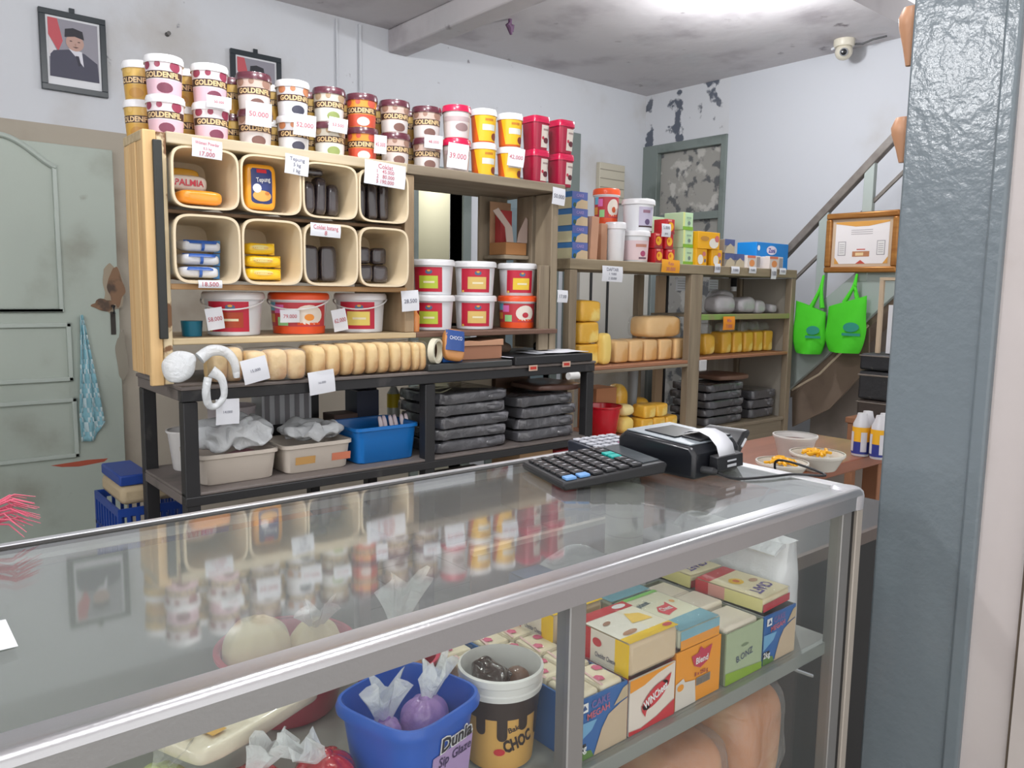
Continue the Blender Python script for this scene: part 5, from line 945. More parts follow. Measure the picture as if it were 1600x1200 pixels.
def pail(px, pyt, pyb, wpx, y, zb_, lidm, art, label, rz=0.0, handle=False, hh=None, body=None, group=None, name='pail', ring=None):
    x = gx(px, y, zb_+0.08); p = Vector((x, y, zb_+0.08)); r = size(wpx, p)/2*0.97; h = hh or size(pyb-pyt, p)*0.93
    t = thing(name, label, 'pail', (x, y, zb_), face_cam(x, y)+rz, group); b = B(); hb = h*0.93; b.lathe([(r*0.80, 0), (r*0.83, 0.003), (r*0.92, hb)], body or pw, 40)
    rf = lambda v: r*0.83+r*0.09*v/hb
    art(b, conem(rf, -pi/2, 0.001), conem(rf, -pi/2, 0.0018), conem(rf, -pi/2, 0.0026), r, hb); bo = b.obj('body', t)
    if ring: b = B(); b.lathe([(r*0.93, h*0.8), (r*0.98, h*0.8), (r*0.98, h*0.87), (r*0.93, h*0.87)], ring, 40, cap0=False, cap1=False); b.obj('rim_band', bo)
    b = B(); b.lathe([(r*0.93, h*0.83), (r*1.0, h*0.83), (r*1.0, h*0.93), (r*0.98, h*0.97), (r*0.93, h), (r*0.88, h), (r*0.86, h*0.98), (0, h*0.98)], lidm, 40, cap0=False, cap1=False); b.obj('lid', t)
    if handle:
        b = B(); b.tube([(r*1.0*cos(a), -r*1.0*abs(sin(a))-0.004, h*0.84-0.035*abs(sin(a))) for a in [pi*k/16 for k in range(17)]], 0.0028, WHITE, 6); b.obj('handle', bo)
    return t, r, h, x
LIDO = mt((238, 88, 40), 0.35)
pail(365, 448, 528, 97, 2.69, ZB+0.001, LIDW, pail_art(mt((176, 70, 40), 0.4)), 'white pail with a large red label, leftmost on the bottom shelf', R(-10), True, hh=0.146)
pail(467, 450, 526, 96, 2.69, ZB+0.001, LIDO, orange_art(mt((240, 150, 60), 0.4)), 'orange-lidded pail between two white ones on the bottom shelf', R(-10), True, hh=0.146, ring=LIDW)
pail(563, 450, 524, 84, 2.69, ZB+0.001, LIDW, pail_art(mt((236, 214, 110), 0.4)), 'white pail with a red and yellow label, third on the bottom shelf', R(-6), True, hh=0.146)
ins = [mt((190, 206, 70), 0.4), mt((222, 190, 110), 0.4), mt((236, 200, 60), 0.4)]
hp = 0.142
for i, (px, wpx) in enumerate(((676, 72), (742, 70), (808, 64))):
    for lv in range(2):
        lab = ('white pail with a lime-green label', 'white pail with a tan label', 'white pail with a yellow label')[i]
        y = 2.70
        if i == 2 and lv == 0: pail(px, 0, 0, wpx, y, ZB+0.001, LIDO, orange_art(mt((190, 40, 60), 0.4)), 'orange-lidded pail with a cherry picture under a white pail', R(-4), hh=hp, ring=LIDW)
        else: pail(px, 0, 0, wpx*1.0, y, ZB+0.001+lv*hp*1.002, LIDW, pail_art(ins[i]), lab+(', lower of two' if lv == 0 else ', upper of two' if i < 2 else ', on the orange-lidded pail'), R((-14, 6, 14)[i]), hh=hp)
B().lathe([(0.03, 0), (0.034, 0.05)], mt((20, 110, 136), 0.4), 24).obj('plastic_cup', loc=(gx(300, 2.66, 1.25), 2.66, ZB+0.001), label='small teal plastic cup beside the leftmost white pail', cat='cup')
p = PY(635, 505, 2.60); B().lathe([(0.016, 0), (0.018, 0.06), (0.008, 0.075), (0.008, 0.085)], mt((222, 140, 70), 0.4, coat=0.4), 18).obj('bottle', loc=(p.x+0.04, 2.60, ZB+0.001), label='little orange bottle at the foot of the wooden divider', cat='bottle')
card(335, 498, 2.60, 22, 34, [('58.000', .2)], 'white price card leaning on the leftmost white pail', rz=R(-8)); card(452, 494, 2.598, 26, 20, [('79.000', .3)], 'white price card on the orange-lidded pail'); card(530, 500, 2.60, 20, 34, [('62.000', .2)], 'white price card leaning on the third white pail', rz=R(-10))
# torn carton at the shelf end
t = thing('torn_carton', 'opened brown carton with torn flaps at the shelf end', 'box', (XE-0.125, 2.790, 1.5585)); wc = 0.060
for nm, a in (('body', (-wc, wc, -0.06, 0.06, 0.0, 0.055)),): B().box(*a, mt((170, 120, 74), 0.8)).obj(nm, t, bevel=0.002)
b = B(); b.prism([(-wc, 0.055), (-0.02, 0.055), (-0.03, 0.12), (-0.11, 0.20), (-0.14, 0.185), (-0.07, 0.12)], mt((176, 158, 148), 0.8), -0.064, -0.061, 'y'); b.prism([(0.0, 0.055), (wc, 0.055), (wc+0.0, 0.16), (0.05, 0.17), (0.01, 0.10)], mt((166, 146, 136), 0.8), -0.064, -0.061, 'y'); b.obj('flap', t)
B().box(-0.035, 0.03, 0.01, 0.05, 0.055, 0.20, mt((176, 60, 60), 0.6)).obj('red_packet', t); B().box(-wc, wc, 0.055, 0.06, 0.055, 0.24, CARD).obj('back_flap', t)
t = None
# ================================================================ black rack
YK = 2.5; ZK = 1.088; ZK2 = 0.745; kx0 = 0.775; kx1 = gx(928, YK, 1.0); km = mt((38, 38, 40), 0.5, spots=(((64, 62, 62), 8, 0.62, 0.1),)); kgrey = mt((112, 104, 100), 0.6, spots=(((84, 78, 76), 6, 0.5, 0.2),))
rack = thing('steel_rack', 'long black painted steel rack carrying bread and black bags', 'rack', (kx0, YK, 0))
def RBX(x0, x1, y0, y1, z0, z1, m, nm, bv=0.003): return B().box(x0-kx0, x1-kx0, y0-YK, y1-YK, z0, z1, m).obj(nm, rack, bevel=bv)
xm1 = gx(569, YK, 1.0); xm2 = gx(665, YK, 1.0)
for x in (kx0, xm2, kx1-0.045):
    RBX(x, x+0.045, YK, YK+0.045, FLR, ZK-0.05, km, 'leg'); RBX(x, x+0.045, YK+0.44, YK+0.485, FLR, ZK-0.05, km, 'leg')
RBX(xm1, xm1+0.04, YK+0.44, YK+0.485, FLR, ZK-0.05, km, 'leg')
RBX(kx0-0.005, kx1, YK-0.004, YK+0.035, ZK-0.048, ZK-0.012, km, 'front_rail'); RBX(kx0-0.003, kx0+0.035, YK+0.036, YK+0.485, ZK-0.048, ZK-0.012, kgrey, 'side_rail'); RBX(kx0+0.036, kx1, YK+0.45, YK+0.485, ZK-0.048, ZK-0.012, km, 'back_rail')
RBX(kx0-0.008, kx1+0.003, YK-0.008, YK+0.49, ZK-0.012, ZK, kgrey, 'top_board')
RBX(kx0-0.002, kx1, YK-0.003, YK+0.03, ZK2-0.04, ZK2-0.010, km, 'front_rail'); RBX(kx0-0.002, kx0+0.03, YK+0.046, YK+0.44, ZK2-0.04, ZK2-0.010, kgrey, 'side_rail'); RBX(kx0, kx1, YK+0.003, YK+0.485, ZK2-0.010, ZK2, kgrey, 'shelf_board')
RBX(kx0, kx1, YK+0.003, YK+0.485, 0.41, 0.425, kgrey, 'shelf_board'); RBX(kx0, kx1, YK-0.003, YK+0.03, 0.38, 0.41, km, 'front_rail')
# shallow black trays lying on the right half of the top
for a, c, h, lab in ((670, 803, 0.026, 'flat black tray at the middle of the rack top'), (806, 928, 0.036, 'flat black tray with two red tags at the right end of the rack top')):
    x0 = gx(a, YK-0.02, 1.1); x1 = gx(c, YK-0.02, 1.1); t = thing('flat_tray', lab, 'tray', ((x0+x1)/2, YK+0.2, ZK+0.001)); W = (x1-x0)/2-0.003
    B().box(-W, W, -0.215, 0.2, 0, h, mt((58, 60, 60), 0.4) if a < 700 else BLACK).obj('body', t, bevel=0.004)
for px, py in ((833, 575), (885, 569)):
    p = PY(px, py, YK-0.0185); b = B(); b.box(-0.024, 0.024, -0.001, 0.0, -0.012, 0.012, mt((206, 178, 160), 0.6)); b.rect(front(-0.017, -0.001, -0.006), 0, 0, 0.034, 0.012, mt((196, 56, 44), 0.5)); b.obj('red_tag', loc=p, label='small red tag on the black tray, '+('left one' if px < 850 else 'right one'), cat='tag')
p = PY(892, 586, YK-0.012); b = B(); b.tube([(-0.03, 0, 0), (0.03, 0, 0)], 0.016, mt((216, 216, 214), 0.6), 16); b.obj('white_roll', loc=(p.x, YK-0.026, p.z-0.002), label='small white roll hanging under the right end of the rack top', cat='roll')
# ---- bread in clear bags along the rack top
breadm = mt((230, 200, 146), 0.75, bump=(0.5, 40), spots=(((200, 146, 90), 9, 0.45, 0.25),), name='pale_bread')
def bread_row(px0, px1, y, h, n, label, d=0.14, z=ZK+0.001, mat=None, film=WRAP, bag=False, grp=None, tie=True):
    x0 = gx(px0, y, z+h/2); x1 = gx(px1, y, z+h/2); W = x1-x0; t = thing('bagged_bread', label, 'bread', ((x0+x1)/2, y, z), group=grp)
    for k in range(n):
        b = B(); w = W/n; b.blob((0, 0, h/2), (w/2*0.97, d/2, h/2), mat or breadm, (0.45, 0.45), 22, 14, 0.004, 14, k*3.3+x0); b.obj('bread_piece', t, loc=(-W/2+w*(k+0.5), 0.004*(k % 2), 0.001), label=None)
    b = B(); b.blob((0, 0, h/2+0.004), (W/2-0.001, d/2+0.005, h/2+0.004), film, (0.3, 0.3), 40, 16, 0.004, 16, x0*3); b.obj('clear_bag', t)
    return t
hB = 0.112
bread_row(380, 472, YK+0.03, hB*0.9, 3, 'bagged bread pieces under a white card, second from the left on the rack', film=FILM, d=0.10)
bread_row(474, 520, YK+0.05, hB*0.98, 2, 'bagged pale loaf behind the hanging white card, third from the left')
bread_row(521, 559, YK+0.055, hB, 2, 'bagged pale loaf, fourth from the left on the rack top')
bread_row(560, 596, YK+0.06, hB, 2, 'bagged pale loaf, fifth from the left on the rack top')
bread_row(597, 630, YK+0.065, hB*0.98, 2, 'bagged pale loaf, second from the right in the row')
bread_row(631, 653, YK+0.065, hB*0.96, 2, 'bagged pale loaf at the right end of the row, beside the tape')
bread_row(324, 374, YK+0.062, hB*0.98, 2, 'bagged golden bread at the left end of the rack, behind a white carrier bag', film=FILM, d=0.10)
# milky bags wrapped over the first two
def drape(nm, label, px, py, Y, r, amp, seed, mat, cat='bag', extra=None, e=(0.8, 0.8), asp=None):
    p = PY(px, py, Y); t = thing(nm, label, cat, p); b = B(); a = asp or (1, 1, 1); b.blob((0, 0, 0), (r*a[0], r*a[1], r*a[2]), mat, e, 40, 22, amp, 14, seed); b.obj('bag', t)
    if extra:
        b = B()
        for pts_, rr in extra: b.tube(smooth([PY(x, y, Yy)-p for x, y, Yy in pts_]), smooth_r(rr), mat, 14)
        b.obj('handles', t)
    return t
drape('plastic_bag', 'white crumpled carrier bag at the left end of the bread row', 283, 574, YK-0.02, 0.048, 0.02, 2.0, FILM2, extra=[([(325, 590, YK-0.05), (322, 612, YK-0.055), (326, 632, YK-0.05), (338, 634, YK-0.05), (350, 618, YK-0.055), (346, 592, YK-0.05), (330, 580, YK-0.04)], [0.012, 0.013, 0.012, 0.010, 0.010, 0.013, 0.02]), ([(312, 560, YK-0.03), (330, 548, YK-0.03), (352, 550, YK-0.03), (366, 566, YK-0.035), (370, 590, YK-0.035)], [0.02, 0.018, 0.016, 0.014, 0.01])], asp=(1.1, 0.8, 0.9))
card(398, 578, YK-0.045, 34, 38, [('15.000', .12)], 'white price card on the second bagged bread', rz=R(-12), ink=INKB)
card(502, 597, YK-0.018, 36, 36, [('16.000', .10)], 'white price card hanging in front of the third bread', rz=R(-6), ink=INKB)
card(355, 643, YK-0.014, 30, 40, [('14.000', .10)], 'white price card hanging below the left end of the rack top', rz=R(1), ink=INKB)
# dark things behind the loaves
b = B(); b.blob((0, 0, 0), (0.26, 0.06, 0.03), mt((150, 110, 92), 0.6, coat=0.3, bump=(0.5, 16)), (0.6, 0.6), 40, 12, 0.01, 8); b.obj('paper_bag', loc=(gx(522, YK+0.28, ZK+0.03), YK+0.31, ZK+0.036), label='crumpled brown paper lying behind the bread row', cat='paper')
# tape, blue packet, carton, papers
p = PY(662, 541, YK+0.01); b = B(); q = Matrix.Rotation(R(90), 4, 'X') @ Matrix.Identity(4)
b.lathe([(0.038, -0.012), (0.048, -0.012), (0.048, 0.012), (0.038, 0.012), (0.038, -0.012)], mt((226, 222, 200), 0.5), 36, cap0=False, cap1=False, xf=q); b.obj('tape_roll', loc=(p.x+0.052, YK+0.005, ZK+0.0765), rot=(0, 0, R(30)), label='cream roll of masking tape standing beside the loaves', cat='tape')
def deco_bg(b, mp, w, h): b.rect(mp, -w*0.45, h*0.3, w*0.45, h*0.95, mt((44, 76, 140), 0.4), 6, 4); b.text(lambda u, v: mp(u, v)+Vector((0, -0.001, 0)), 'CHOCO', 0, h*0.7, h*0.12, WHITE, wmax=w*0.6)
pouch((gx(705, YK+0.0, 1.13), YK-0.012, ZK+0.036), 0.09, 0.125, 0.035, [mt((190, 130, 70), 0.4, coat=0.3, bump=(0.3, 20))], 'blue and tan packet leaning behind the tape roll', rot=(R(-14), R(8), R(-10)), deco=deco_bg)
B().box(-0.045, 0.045, -0.02, 0.02, 0, 0.028, mt((30, 100, 190), 0.4)).obj('small_box', loc=(gx(712, YK-0.0, 1.13), YK+0.035, ZK+0.0285), rot=(0, 0, R(-4)), label='small bright blue box in front of the brown carton', cat='box', bevel=0.004)
b = B(); b.tube([(0, 0, 0), (0.05, 0.0, 0.0)], 0.007, mt((232, 84, 50), 0.4), 12); b.tube([(0.05, 0, 0), (0.062, 0, 0)], [0.006, 0.001], WHITE, 10); b.obj('marker_pen', loc=(gx(712, YK-0.01, 1.13), YK+0.035, ZK+0.0645), label='orange marker lying on the small blue box', cat='pen')
t = thing('cardboard_box', 'low brown carton with a sagging lid on the rack top', 'box', (gx(741, YK+0.1, 1.14), YK+0.14, ZK+0.0285), R(-3)); B().box(-0.115, 0.115, -0.08, 0.08, 0, 0.055, mt((166, 118, 92), 0.8)).obj('body', t, bevel=0.002)
b = B(); b.prism([(-0.12, 0.056), (0.12, 0.056), (0.12, 0.082), (0.0, 0.074), (-0.05, 0.078), (-0.12, 0.07)], mt((196, 150, 120), 0.8), -0.085, 0.09, 'y'); b.obj('lid', t, bevel=0.002)
def sheet(nm, lab, px, Y, w, d, z, rz, m, cat='paper', wav=0.006, seed=1.0, th=0.001):
    vs = []; N = 10
    for j in range(N+1):
        for i in range(N+1): x = (i/N-0.5)*w; y = (j/N-0.5)*d; vs.append((x, y, 0.002+wav*(1+noise.noise(Vector((x*12+seed, y*12, seed))))))
    b = B(); b.add(vs, [(j*(N+1)+i, j*(N+1)+i+1, (j+1)*(N+1)+i+1, (j+1)*(N+1)+i) for j in range(N) for i in range(N)], m, True)
    return b.obj(nm, loc=(gx(px, Y, z), Y, z), rot=(0, 0, rz), label=lab, cat=cat, solid=th)
sheet('paper_sheet', 'flat pale paper on the left black tray', 800, YK+0.07, 0.16, 0.12, ZK+0.028, R(10), PAPER)
sheet('paper_sheet', 'crumpled white papers on the right black tray', 872, YK+0.08, 0.24, 0.14, ZK+0.038, R(-4), PAPER, wav=0.005, seed=4, th=0.003)
sheet('paper_sheet', 'grey paper under the crumpled white papers', 840, YK+0.10, 0.16, 0.13, ZK+0.037, R(8), mt((176, 180, 188), 0.7), wav=0.003, seed=8)
b = B(); b.blob((0, 0, 0), (0.07, 0.05, 0.022), mt((120, 100, 84), 0.7, bump=(0.6, 30)), (0.8, 0.8), 24, 12, 0.01, 16); b.obj('cloth_bundle', loc=(gx(790, YK+0.2, 1.13), YK+0.26, ZK+0.056), label='small brown bundle behind the papers on the rack', cat='cloth')
b = B(); b.blob((0, 0, 0), (0.035, 0.03, 0.022), BLACKG, (0.7, 0.7), 24, 12, 0.003, 16); b.obj('black_pouch', loc=(gx(812, YK+0.3, 1.15), YK+0.15, ZK+0.0625), label='small shiny black thing behind the papers on the rack', cat='pouch')
# ---- middle shelf of the rack
def tray(px0, px1, y, d, h, mat, label, z=ZK2+0.001, fl=0.86, nm='plastic_tray', cat='tray', rz=0.0):
    x0 = gx(px0, y-d/2, z+h); x1 = gx(px1, y-d/2, z+h); W = (x1-x0)/2; t = thing(nm, label, cat, ((x0+x1)/2, y, z), rz); b = B(); r = W
    b.lathe([(r*fl, 0), (r*fl+0.004, 0.004), (r*0.97, h-0.01), (r, h-0.008), (r, h), (r*0.955, h), (r*0.93, h-0.012), (r*fl-0.004, 0.008), (0, 0.008)], mat, 56, sq=9, asp=d/2/W, cap1=False); b.obj('body', t)
    b = B(); b.lathe([(r*0.995, h-0.012), (r*1.025, h-0.010), (r*1.025, h+0.002), (r*0.99, h+0.003)], mat, 56, sq=9, asp=d/2/W, cap0=False, cap1=False); b.obj('rim', t)
    return t, W, h
trm = mt((206, 196, 184), 0.45)
tray(312, 437, YK+0.17, 0.22, 0.10, trm, 'beige tray under a clear bag, left on the rack shelf')
tr2, W_, h_ = tray(444, 552, YK+0.17, 0.22, 0.10, trm, 'beige tray with two orange labels, right of the first one')
b = B(); f = front(0, -0.110, 0)
for u in (-0.09, 0.05):
    b = B(); b.rect(lambda a_, v: f(a_, v)+Vector((0, 0.02-0.016*v/0.1-0.006, 0)), u, 0.03, u+(0.075), 0.058, mt((216, 130, 100) if u > 0 else (206, 160, 96), 0.5), 2, 1); b.obj('sticker', tr2, label='orange sticker')
b = B(); b.blob((0, 0, 0), (0.13, 0.10, 0.05), FILM2, (0.8, 0.7), 80, 40, 0.028, 22, 3.0); b.obj('plastic_bag', loc=(gx(372, YK+0.12, ZK2+0.12), YK+0.16, ZK2+0.155), label='clear bag heaped over the first beige tray', cat='bag')
b = B(); b.blob((0, 0, 0), (0.11, 0.10, 0.03), FILM2, (0.8, 0.7), 80, 36, 0.022, 24, 9.0); b.obj('plastic_bag', loc=(gx(492, YK+0.12, ZK2+0.12), YK+0.16, ZK2+0.134), label='white bag spread over the second beige tray', cat='bag')
b = B(); b.blob((0, 0, 0), (0.065, 0.045, 0.035), mt((186, 130, 138), 0.5, coat=0.4, bump=(0.5, 16)), (0.7, 0.7), 30, 14, 0.01, 10); b.obj('filled_bag', loc=(gx(378, YK+0.17, ZK2+0.1), YK+0.17, ZK2+0.048), label='pinkish bag of goods inside the first beige tray', cat='bag')
basin('basin', 'white plastic basin at the left rear of the rack shelf', (0.96, YK+0.37, ZK2+0.001), 0.072, 0.14, mt((226, 224, 222), 0.4)).location = (0.905, YK+0.375, ZK2+0.001)
bl_, _, _ = tray(557, 656, YK+0.17, 0.24, 0.135, mt((20, 112, 190), 0.35, coat=0.2), 'bright blue deep tray full of clear packets', nm='blue_tray')
rz_ = random.Random(5)
for k in range(6):
    x = gx(590+k*8.5, YK+0.2, ZK2+0.13); pouch((x, YK+0.15+0.01*(k % 2), ZK2+0.05), 0.032, 0.11, 0.018, [mt((222, 206, 212), 0.3, coat=0.6, bump=(0.5, 22))], 'clear pinkish packet in the row standing in the blue tray', rot=(R(-10), R(12), R(60)), name='clear_packet', grp='clear packets in the blue tray')
B().lathe([(0.078, 0), (0.084, 0.01), (0.084, 0.20), (0.087, 0.205), (0.087, 0.215), (0.079, 0.215), (0.077, 0.19), (0.0, 0.19)], mt((206, 196, 198), 0.5), 32, cap1=False).obj('plastic_tub', loc=(1.068, YK+0.385, ZK2+0.001), label='pale pinkish round container behind the first beige tray', cat='tub')
bx = gx(435, YK+0.42, 0.95)
bx = 1.27
t = thing('box', 'white and grey striped box behind the trays on the rack shelf', 'box', (bx, YK+0.40, ZK2+0.001)); B().box(-0.10, 0.10, -0.05, 0.05, 0, 0.13, BLACK).obj('lower_case', t, bevel=0.003)
b = B(); b.box(-0.10, 0.10, -0.05, 0.05, 0.131, 0.27, mt((196, 198, 202), 0.45))
for k in range(5): b.rect(front(-0.10, -0.05, 0.131), 0.01+k*0.04, 0.0, 0.03+k*0.04, 0.139, mt((132, 130, 134), 0.5))
b.obj('striped_top', t)
B().box(-0.06, 0.045, -0.05, 0.05, 0, 0.155, mt((84, 66, 60), 0.7)).obj('cardboard_box', loc=(1.50, YK+0.345, ZK2+0.001), label='dark brown box behind the second beige tray', cat='box', bevel=0.003)
t = thing('storage_crate', 'dark blue slatted crate hidden behind the blue tray', 'crate', (1.60, YK+0.36, ZK2+0.001)); dkb2 = mt((40, 46, 66), 0.5); b = B(); b.box(-0.05, 0.05, -0.05, -0.04, 0, 0.24, dkb2); b.box(-0.05, 0.05, 0.04, 0.05, 0, 0.24, dkb2); b.box(-0.05, -0.04, -0.04, 0.04, 0, 0.24, dkb2); b.box(0.04, 0.05, -0.04, 0.04, 0, 0.24, dkb2); b.box(-0.04, 0.04, -0.04, 0.04, 0, 0.005, dkb2); b.obj('body', t)
t = thing('bottle', 'small bottle with yellow liquid behind the blue tray', 'bottle', (1.80, YK+0.44, ZK2+0.001)); B().lathe([(0.028, 0), (0.028, 0.20), (0.012, 0.23), (0.012, 0.25)], mt((206, 210, 200), 0.3, coat=0.4), 20).obj('body', t); B().lathe([(0.0285, 0.14), (0.0285, 0.20)], mt((222, 196, 40), 0.4), 20, cap0=False, cap1=False).obj('label_band', t)
# stacks of packed black bags
bagm = mt((86, 86, 90), 0.2, coat=0.8, bump=(1.0, 22), spots=(((140, 140, 146), 9, 0.56, 0.12),), name='packed_black_film'); bagd = mt((58, 56, 58), 0.4, coat=0.3, bump=(0.6, 12))  # lighter spots in bagm paint glints into the black film
def bag_stack(px0, px1, y, n, top, grp, where, z=ZK2+0.001, h=0.052, d=0.30, topm=None):
    x0 = gx(px0, y-d/2, z+0.1); x1 = gx(px1, y-d/2, z+0.1); W = (x1-x0)/2
    for k in range(n):
        t = thing('packed_bags', 'wrapped black bag pack, '+('bottom' if k == 0 else 'topmost' if k == n-1 else ('second from bottom', 'third from bottom', 'fourth from bottom')[k-1])+' of the '+where, 'bag pack', ((x0+x1)/2+0.008*((k*7) % 3-1), y+0.006*(k % 2), z+k*h), R((1, -2, 1, -1, 2)[k % 5]), group=grp); b = B()
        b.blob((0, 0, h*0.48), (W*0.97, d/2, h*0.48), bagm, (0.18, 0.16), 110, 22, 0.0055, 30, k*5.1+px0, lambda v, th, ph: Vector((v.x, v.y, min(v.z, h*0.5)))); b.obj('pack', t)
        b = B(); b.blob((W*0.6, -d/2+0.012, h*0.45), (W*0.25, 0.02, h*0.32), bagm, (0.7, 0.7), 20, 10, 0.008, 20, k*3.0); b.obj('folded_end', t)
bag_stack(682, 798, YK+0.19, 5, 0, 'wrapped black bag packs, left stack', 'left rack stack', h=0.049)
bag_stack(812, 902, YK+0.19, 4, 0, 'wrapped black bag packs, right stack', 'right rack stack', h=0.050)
b = B(); b.blob((0, 0, 0), (0.14, 0.13, 0.018), mt((104, 74, 64), 0.4, coat=0.3, bump=(0.6, 12)), (0.5, 0.4), 40, 12, 0.008, 9); b.obj('packed_bags', loc=(gx(850, YK+0.2, 0.97), YK+0.19, ZK2+0.001+4*0.050+0.0215), label='brown folded pack on top of the right black stack', cat='bag pack')
t = thing('carton', 'cream carton behind the left black stack', 'box', (gx(735, YK+0.42, 1.0), YK+0.42, ZK2+0.001)); B().box(-0.09, 0.09, -0.05, 0.05, 0, 0.29, mt((206, 192, 168), 0.7)).obj('body', t, bevel=0.003)
B().box(-0.1, 0.1, -0.05, 0.05, 0, 0.28, mt((110, 84, 66), 0.7)).obj('cardboard_box', loc=(2.40, YK+0.40, ZK2+0.001), label='brown carton behind the right black stack', cat='box', bevel=0.003)
# below the shelf
z3 = 0.4265
def crate(name, label, x, y, z, w, d, h, mat, rz=0.0):
    t = thing(name, label, 'crate', (x, y, z), rz)
    for nm, (a, c, e, g_) in (('side_panel', (-w/2, w/2, -d/2, -d/2+0.008)), ('side_panel', (-w/2, w/2, d/2-0.008, d/2)), ('side_panel', (-w/2, -w/2+0.008, -d/2+0.008, d/2-0.008)), ('side_panel', (w/2-0.008, w/2, -d/2+0.008, d/2-0.008))):
        b = B(); lng = (c-a) > (g_-e); n = 9
        b.box(a, c, e, g_, 0, 0.02, mat); b.box(a, c, e, g_, h-0.03, h, mat); b.box(a, c, e, g_, h*0.5, h*0.5+0.012, mat)
        for k in range(n):
            if lng: xx = a+(c-a-0.012)*k/(n-1); b.box(xx, xx+0.012, e, g_, 0.02, h-0.03, mat)
            else: yy = e+(g_-e-0.012)*k/(n-1); b.box(a, c, yy, yy+0.012, 0.02, h-0.03, mat)
        b.obj(nm, t)
    B().box(-w/2+0.008, w/2-0.008, -d/2+0.008, d/2-0.008, 0, 0.008, mat).obj('base', t); return t
blc = mt((28, 66, 150), 0.45); CXB = gx(226, 3.2, 0.65)
crate('plastic_crate', 'dark blue slatted crate on the floor beside the green door', CXB, 3.25, FLR+0.001, 0.26, 0.36, 0.26, blc); crate('plastic_crate', 'dark blue slatted crate stacked on another beside the green door', CXB, 3.25, FLR+0.262, 0.26, 0.36, 0.579-FLR-0.262, blc)
B().box(-0.11, 0.11, -0.15, 0.15, 0, 0.07, mt((190, 172, 140), 0.8, bump=(0.5, 20))).obj('bread_tray', loc=(CXB, 3.25, 0.60), label='beige goods heaped at the top of the blue crates', cat='tray', bevel=0.02).location.z = 0.5825
B().box(-0.11, 0.0, -0.14, 0.14, 0, 0.04, blc).obj('crate_lid', loc=(CXB, 3.25, 0.654), label='dark blue lid on the beige goods of the crate stack', cat='lid', bevel=0.006)
B().box(-0.06, 0.06, -0.05, 0.05, 0, 0.19, blc).obj('small_crate', loc=(gx(325, YK+0.1, 0.6), YK+0.12, z3), label='blue box low on the rack behind the counter edge', cat='box', bevel=0.004)
brn = mt((196, 116, 74), 0.7, spots=(((226, 176, 120), 6, 0.5, 0.2),))
for i, px in enumerate((395, 458, 520)): loaf(gx(px, YK+0.16, 0.62), YK+0.16, z3, 0.10, 0.2, 0.19-0.02*i, ('brown bagged loaf low on the rack, the left one', 'brown bagged loaf low on the rack, the middle one', 'brown bagged loaf low on the rack, the right one')[i], mat=brn, film=WRAP)
for i, (px, w_, h_, c_, lb) in enumerate(((630, 0.2, 0.15, (176, 150, 122), 'tan carton low on the rack under the blue tray'), (735, 0.22, 0.19, (96, 88, 84), 'dark carton low on the rack under the left black stack'), (820, 0.20, 0.26, (182, 148, 112), 'tan plank-like carton low on the rack under the right black stack'))):
    B().box(-w_/2, w_/2, -0.1, 0.1, 0, h_, mt(c_, 0.8)).obj('cardboard_box', loc=(gx(px, YK+0.17, 0.6), YK+0.19, z3), label=lb, cat='box', bevel=0.003)
B().box(-0.07, 0.07, -0.1, 0.1, 0, 0.25, mt((150, 24, 34), 0.5)).obj('red_box', loc=(kx1-0.09, YK+0.17, z3), label='dark red box low at the right end of the rack', cat='box', bevel=0.004)
# ================================================================ corner shelf unit on the right
YU = 2.70; UZ = lambda z: 1.4+(z-1.4)*1.08; ux0 = gx(891, YU, 1.5); ux1 = gx(1245, YU, 1.5); um1 = gx(1079, YU, 1.3); um2 = gx(1097, YU, 1.3); ZU = 1.556
sh = GREYW; U = thing('wooden_shelf_unit', 'grey-brown wooden shelf unit in the corner by the green bags', 'shelf unit', (ux0, YU, 0))
def UB(x0, x1, y0, y1, z0, z1, m, nm='plank', bv=0.003, lab=None): return B().box(x0-ux0, x1-ux0, y0-YU, y1-YU, z0, z1, m).obj(nm, U, bevel=bv, label=lab)
DU = 0.42
UB(ux0, ux1, YU, YU+DU, ZU-0.05, ZU, mt((158, 144, 118), 0.65, grain=((120, 106, 84), (2, 25, 25), 0.8)), 'top_board')
UB(ux0+0.002, ux0+0.05, YU+0.002, YU+0.045, FLR, ZU-0.052, GREYWV, 'post'); UB(um1, um2, YU+0.002, YU+0.045, FLR, ZU-0.052, GREYWV, 'post'); UB(ux1-0.05, ux1-0.002, YU+0.002, YU+0.045, FLR, ZU-0.052, GREYWV, 'post')
for x in (ux0+0.002, um1, ux1-0.05): UB(x, x+0.045, YU+DU-0.045, YU+DU, FLR, ZU-0.052, GREYWV, 'post')
xb = gx(1033, YU+DU-0.02, 1.3); UB(xb-0.04, xb+0.03, YU+DU-0.03, YU+DU-0.002, FLR+0.02, ZU-0.052, mt((190, 164, 134), 0.6), 'back_batten'); UB(xb+0.04, xb+0.055, YU+DU-0.03, YU+DU-0.002, 0.5, ZU-0.052, BLACK, 'back_rod')
UB(ux1-0.34, ux1-0.052, YU+DU-0.02, YU+DU-0.004, FLR+0.02, ZU-0.052, mt((150, 140, 128), 0.6, grain=((120, 110, 98), (20, 20, 1.5), 0.6)), 'back_panel'); UB(ux1-0.03, ux1-0.004, YU+0.047, YU+DU-0.05, FLR+0.01, ZU-0.052, mt((166, 160, 148), 0.6), 'side_panel')
brd = mt((162, 112, 84), 0.6)
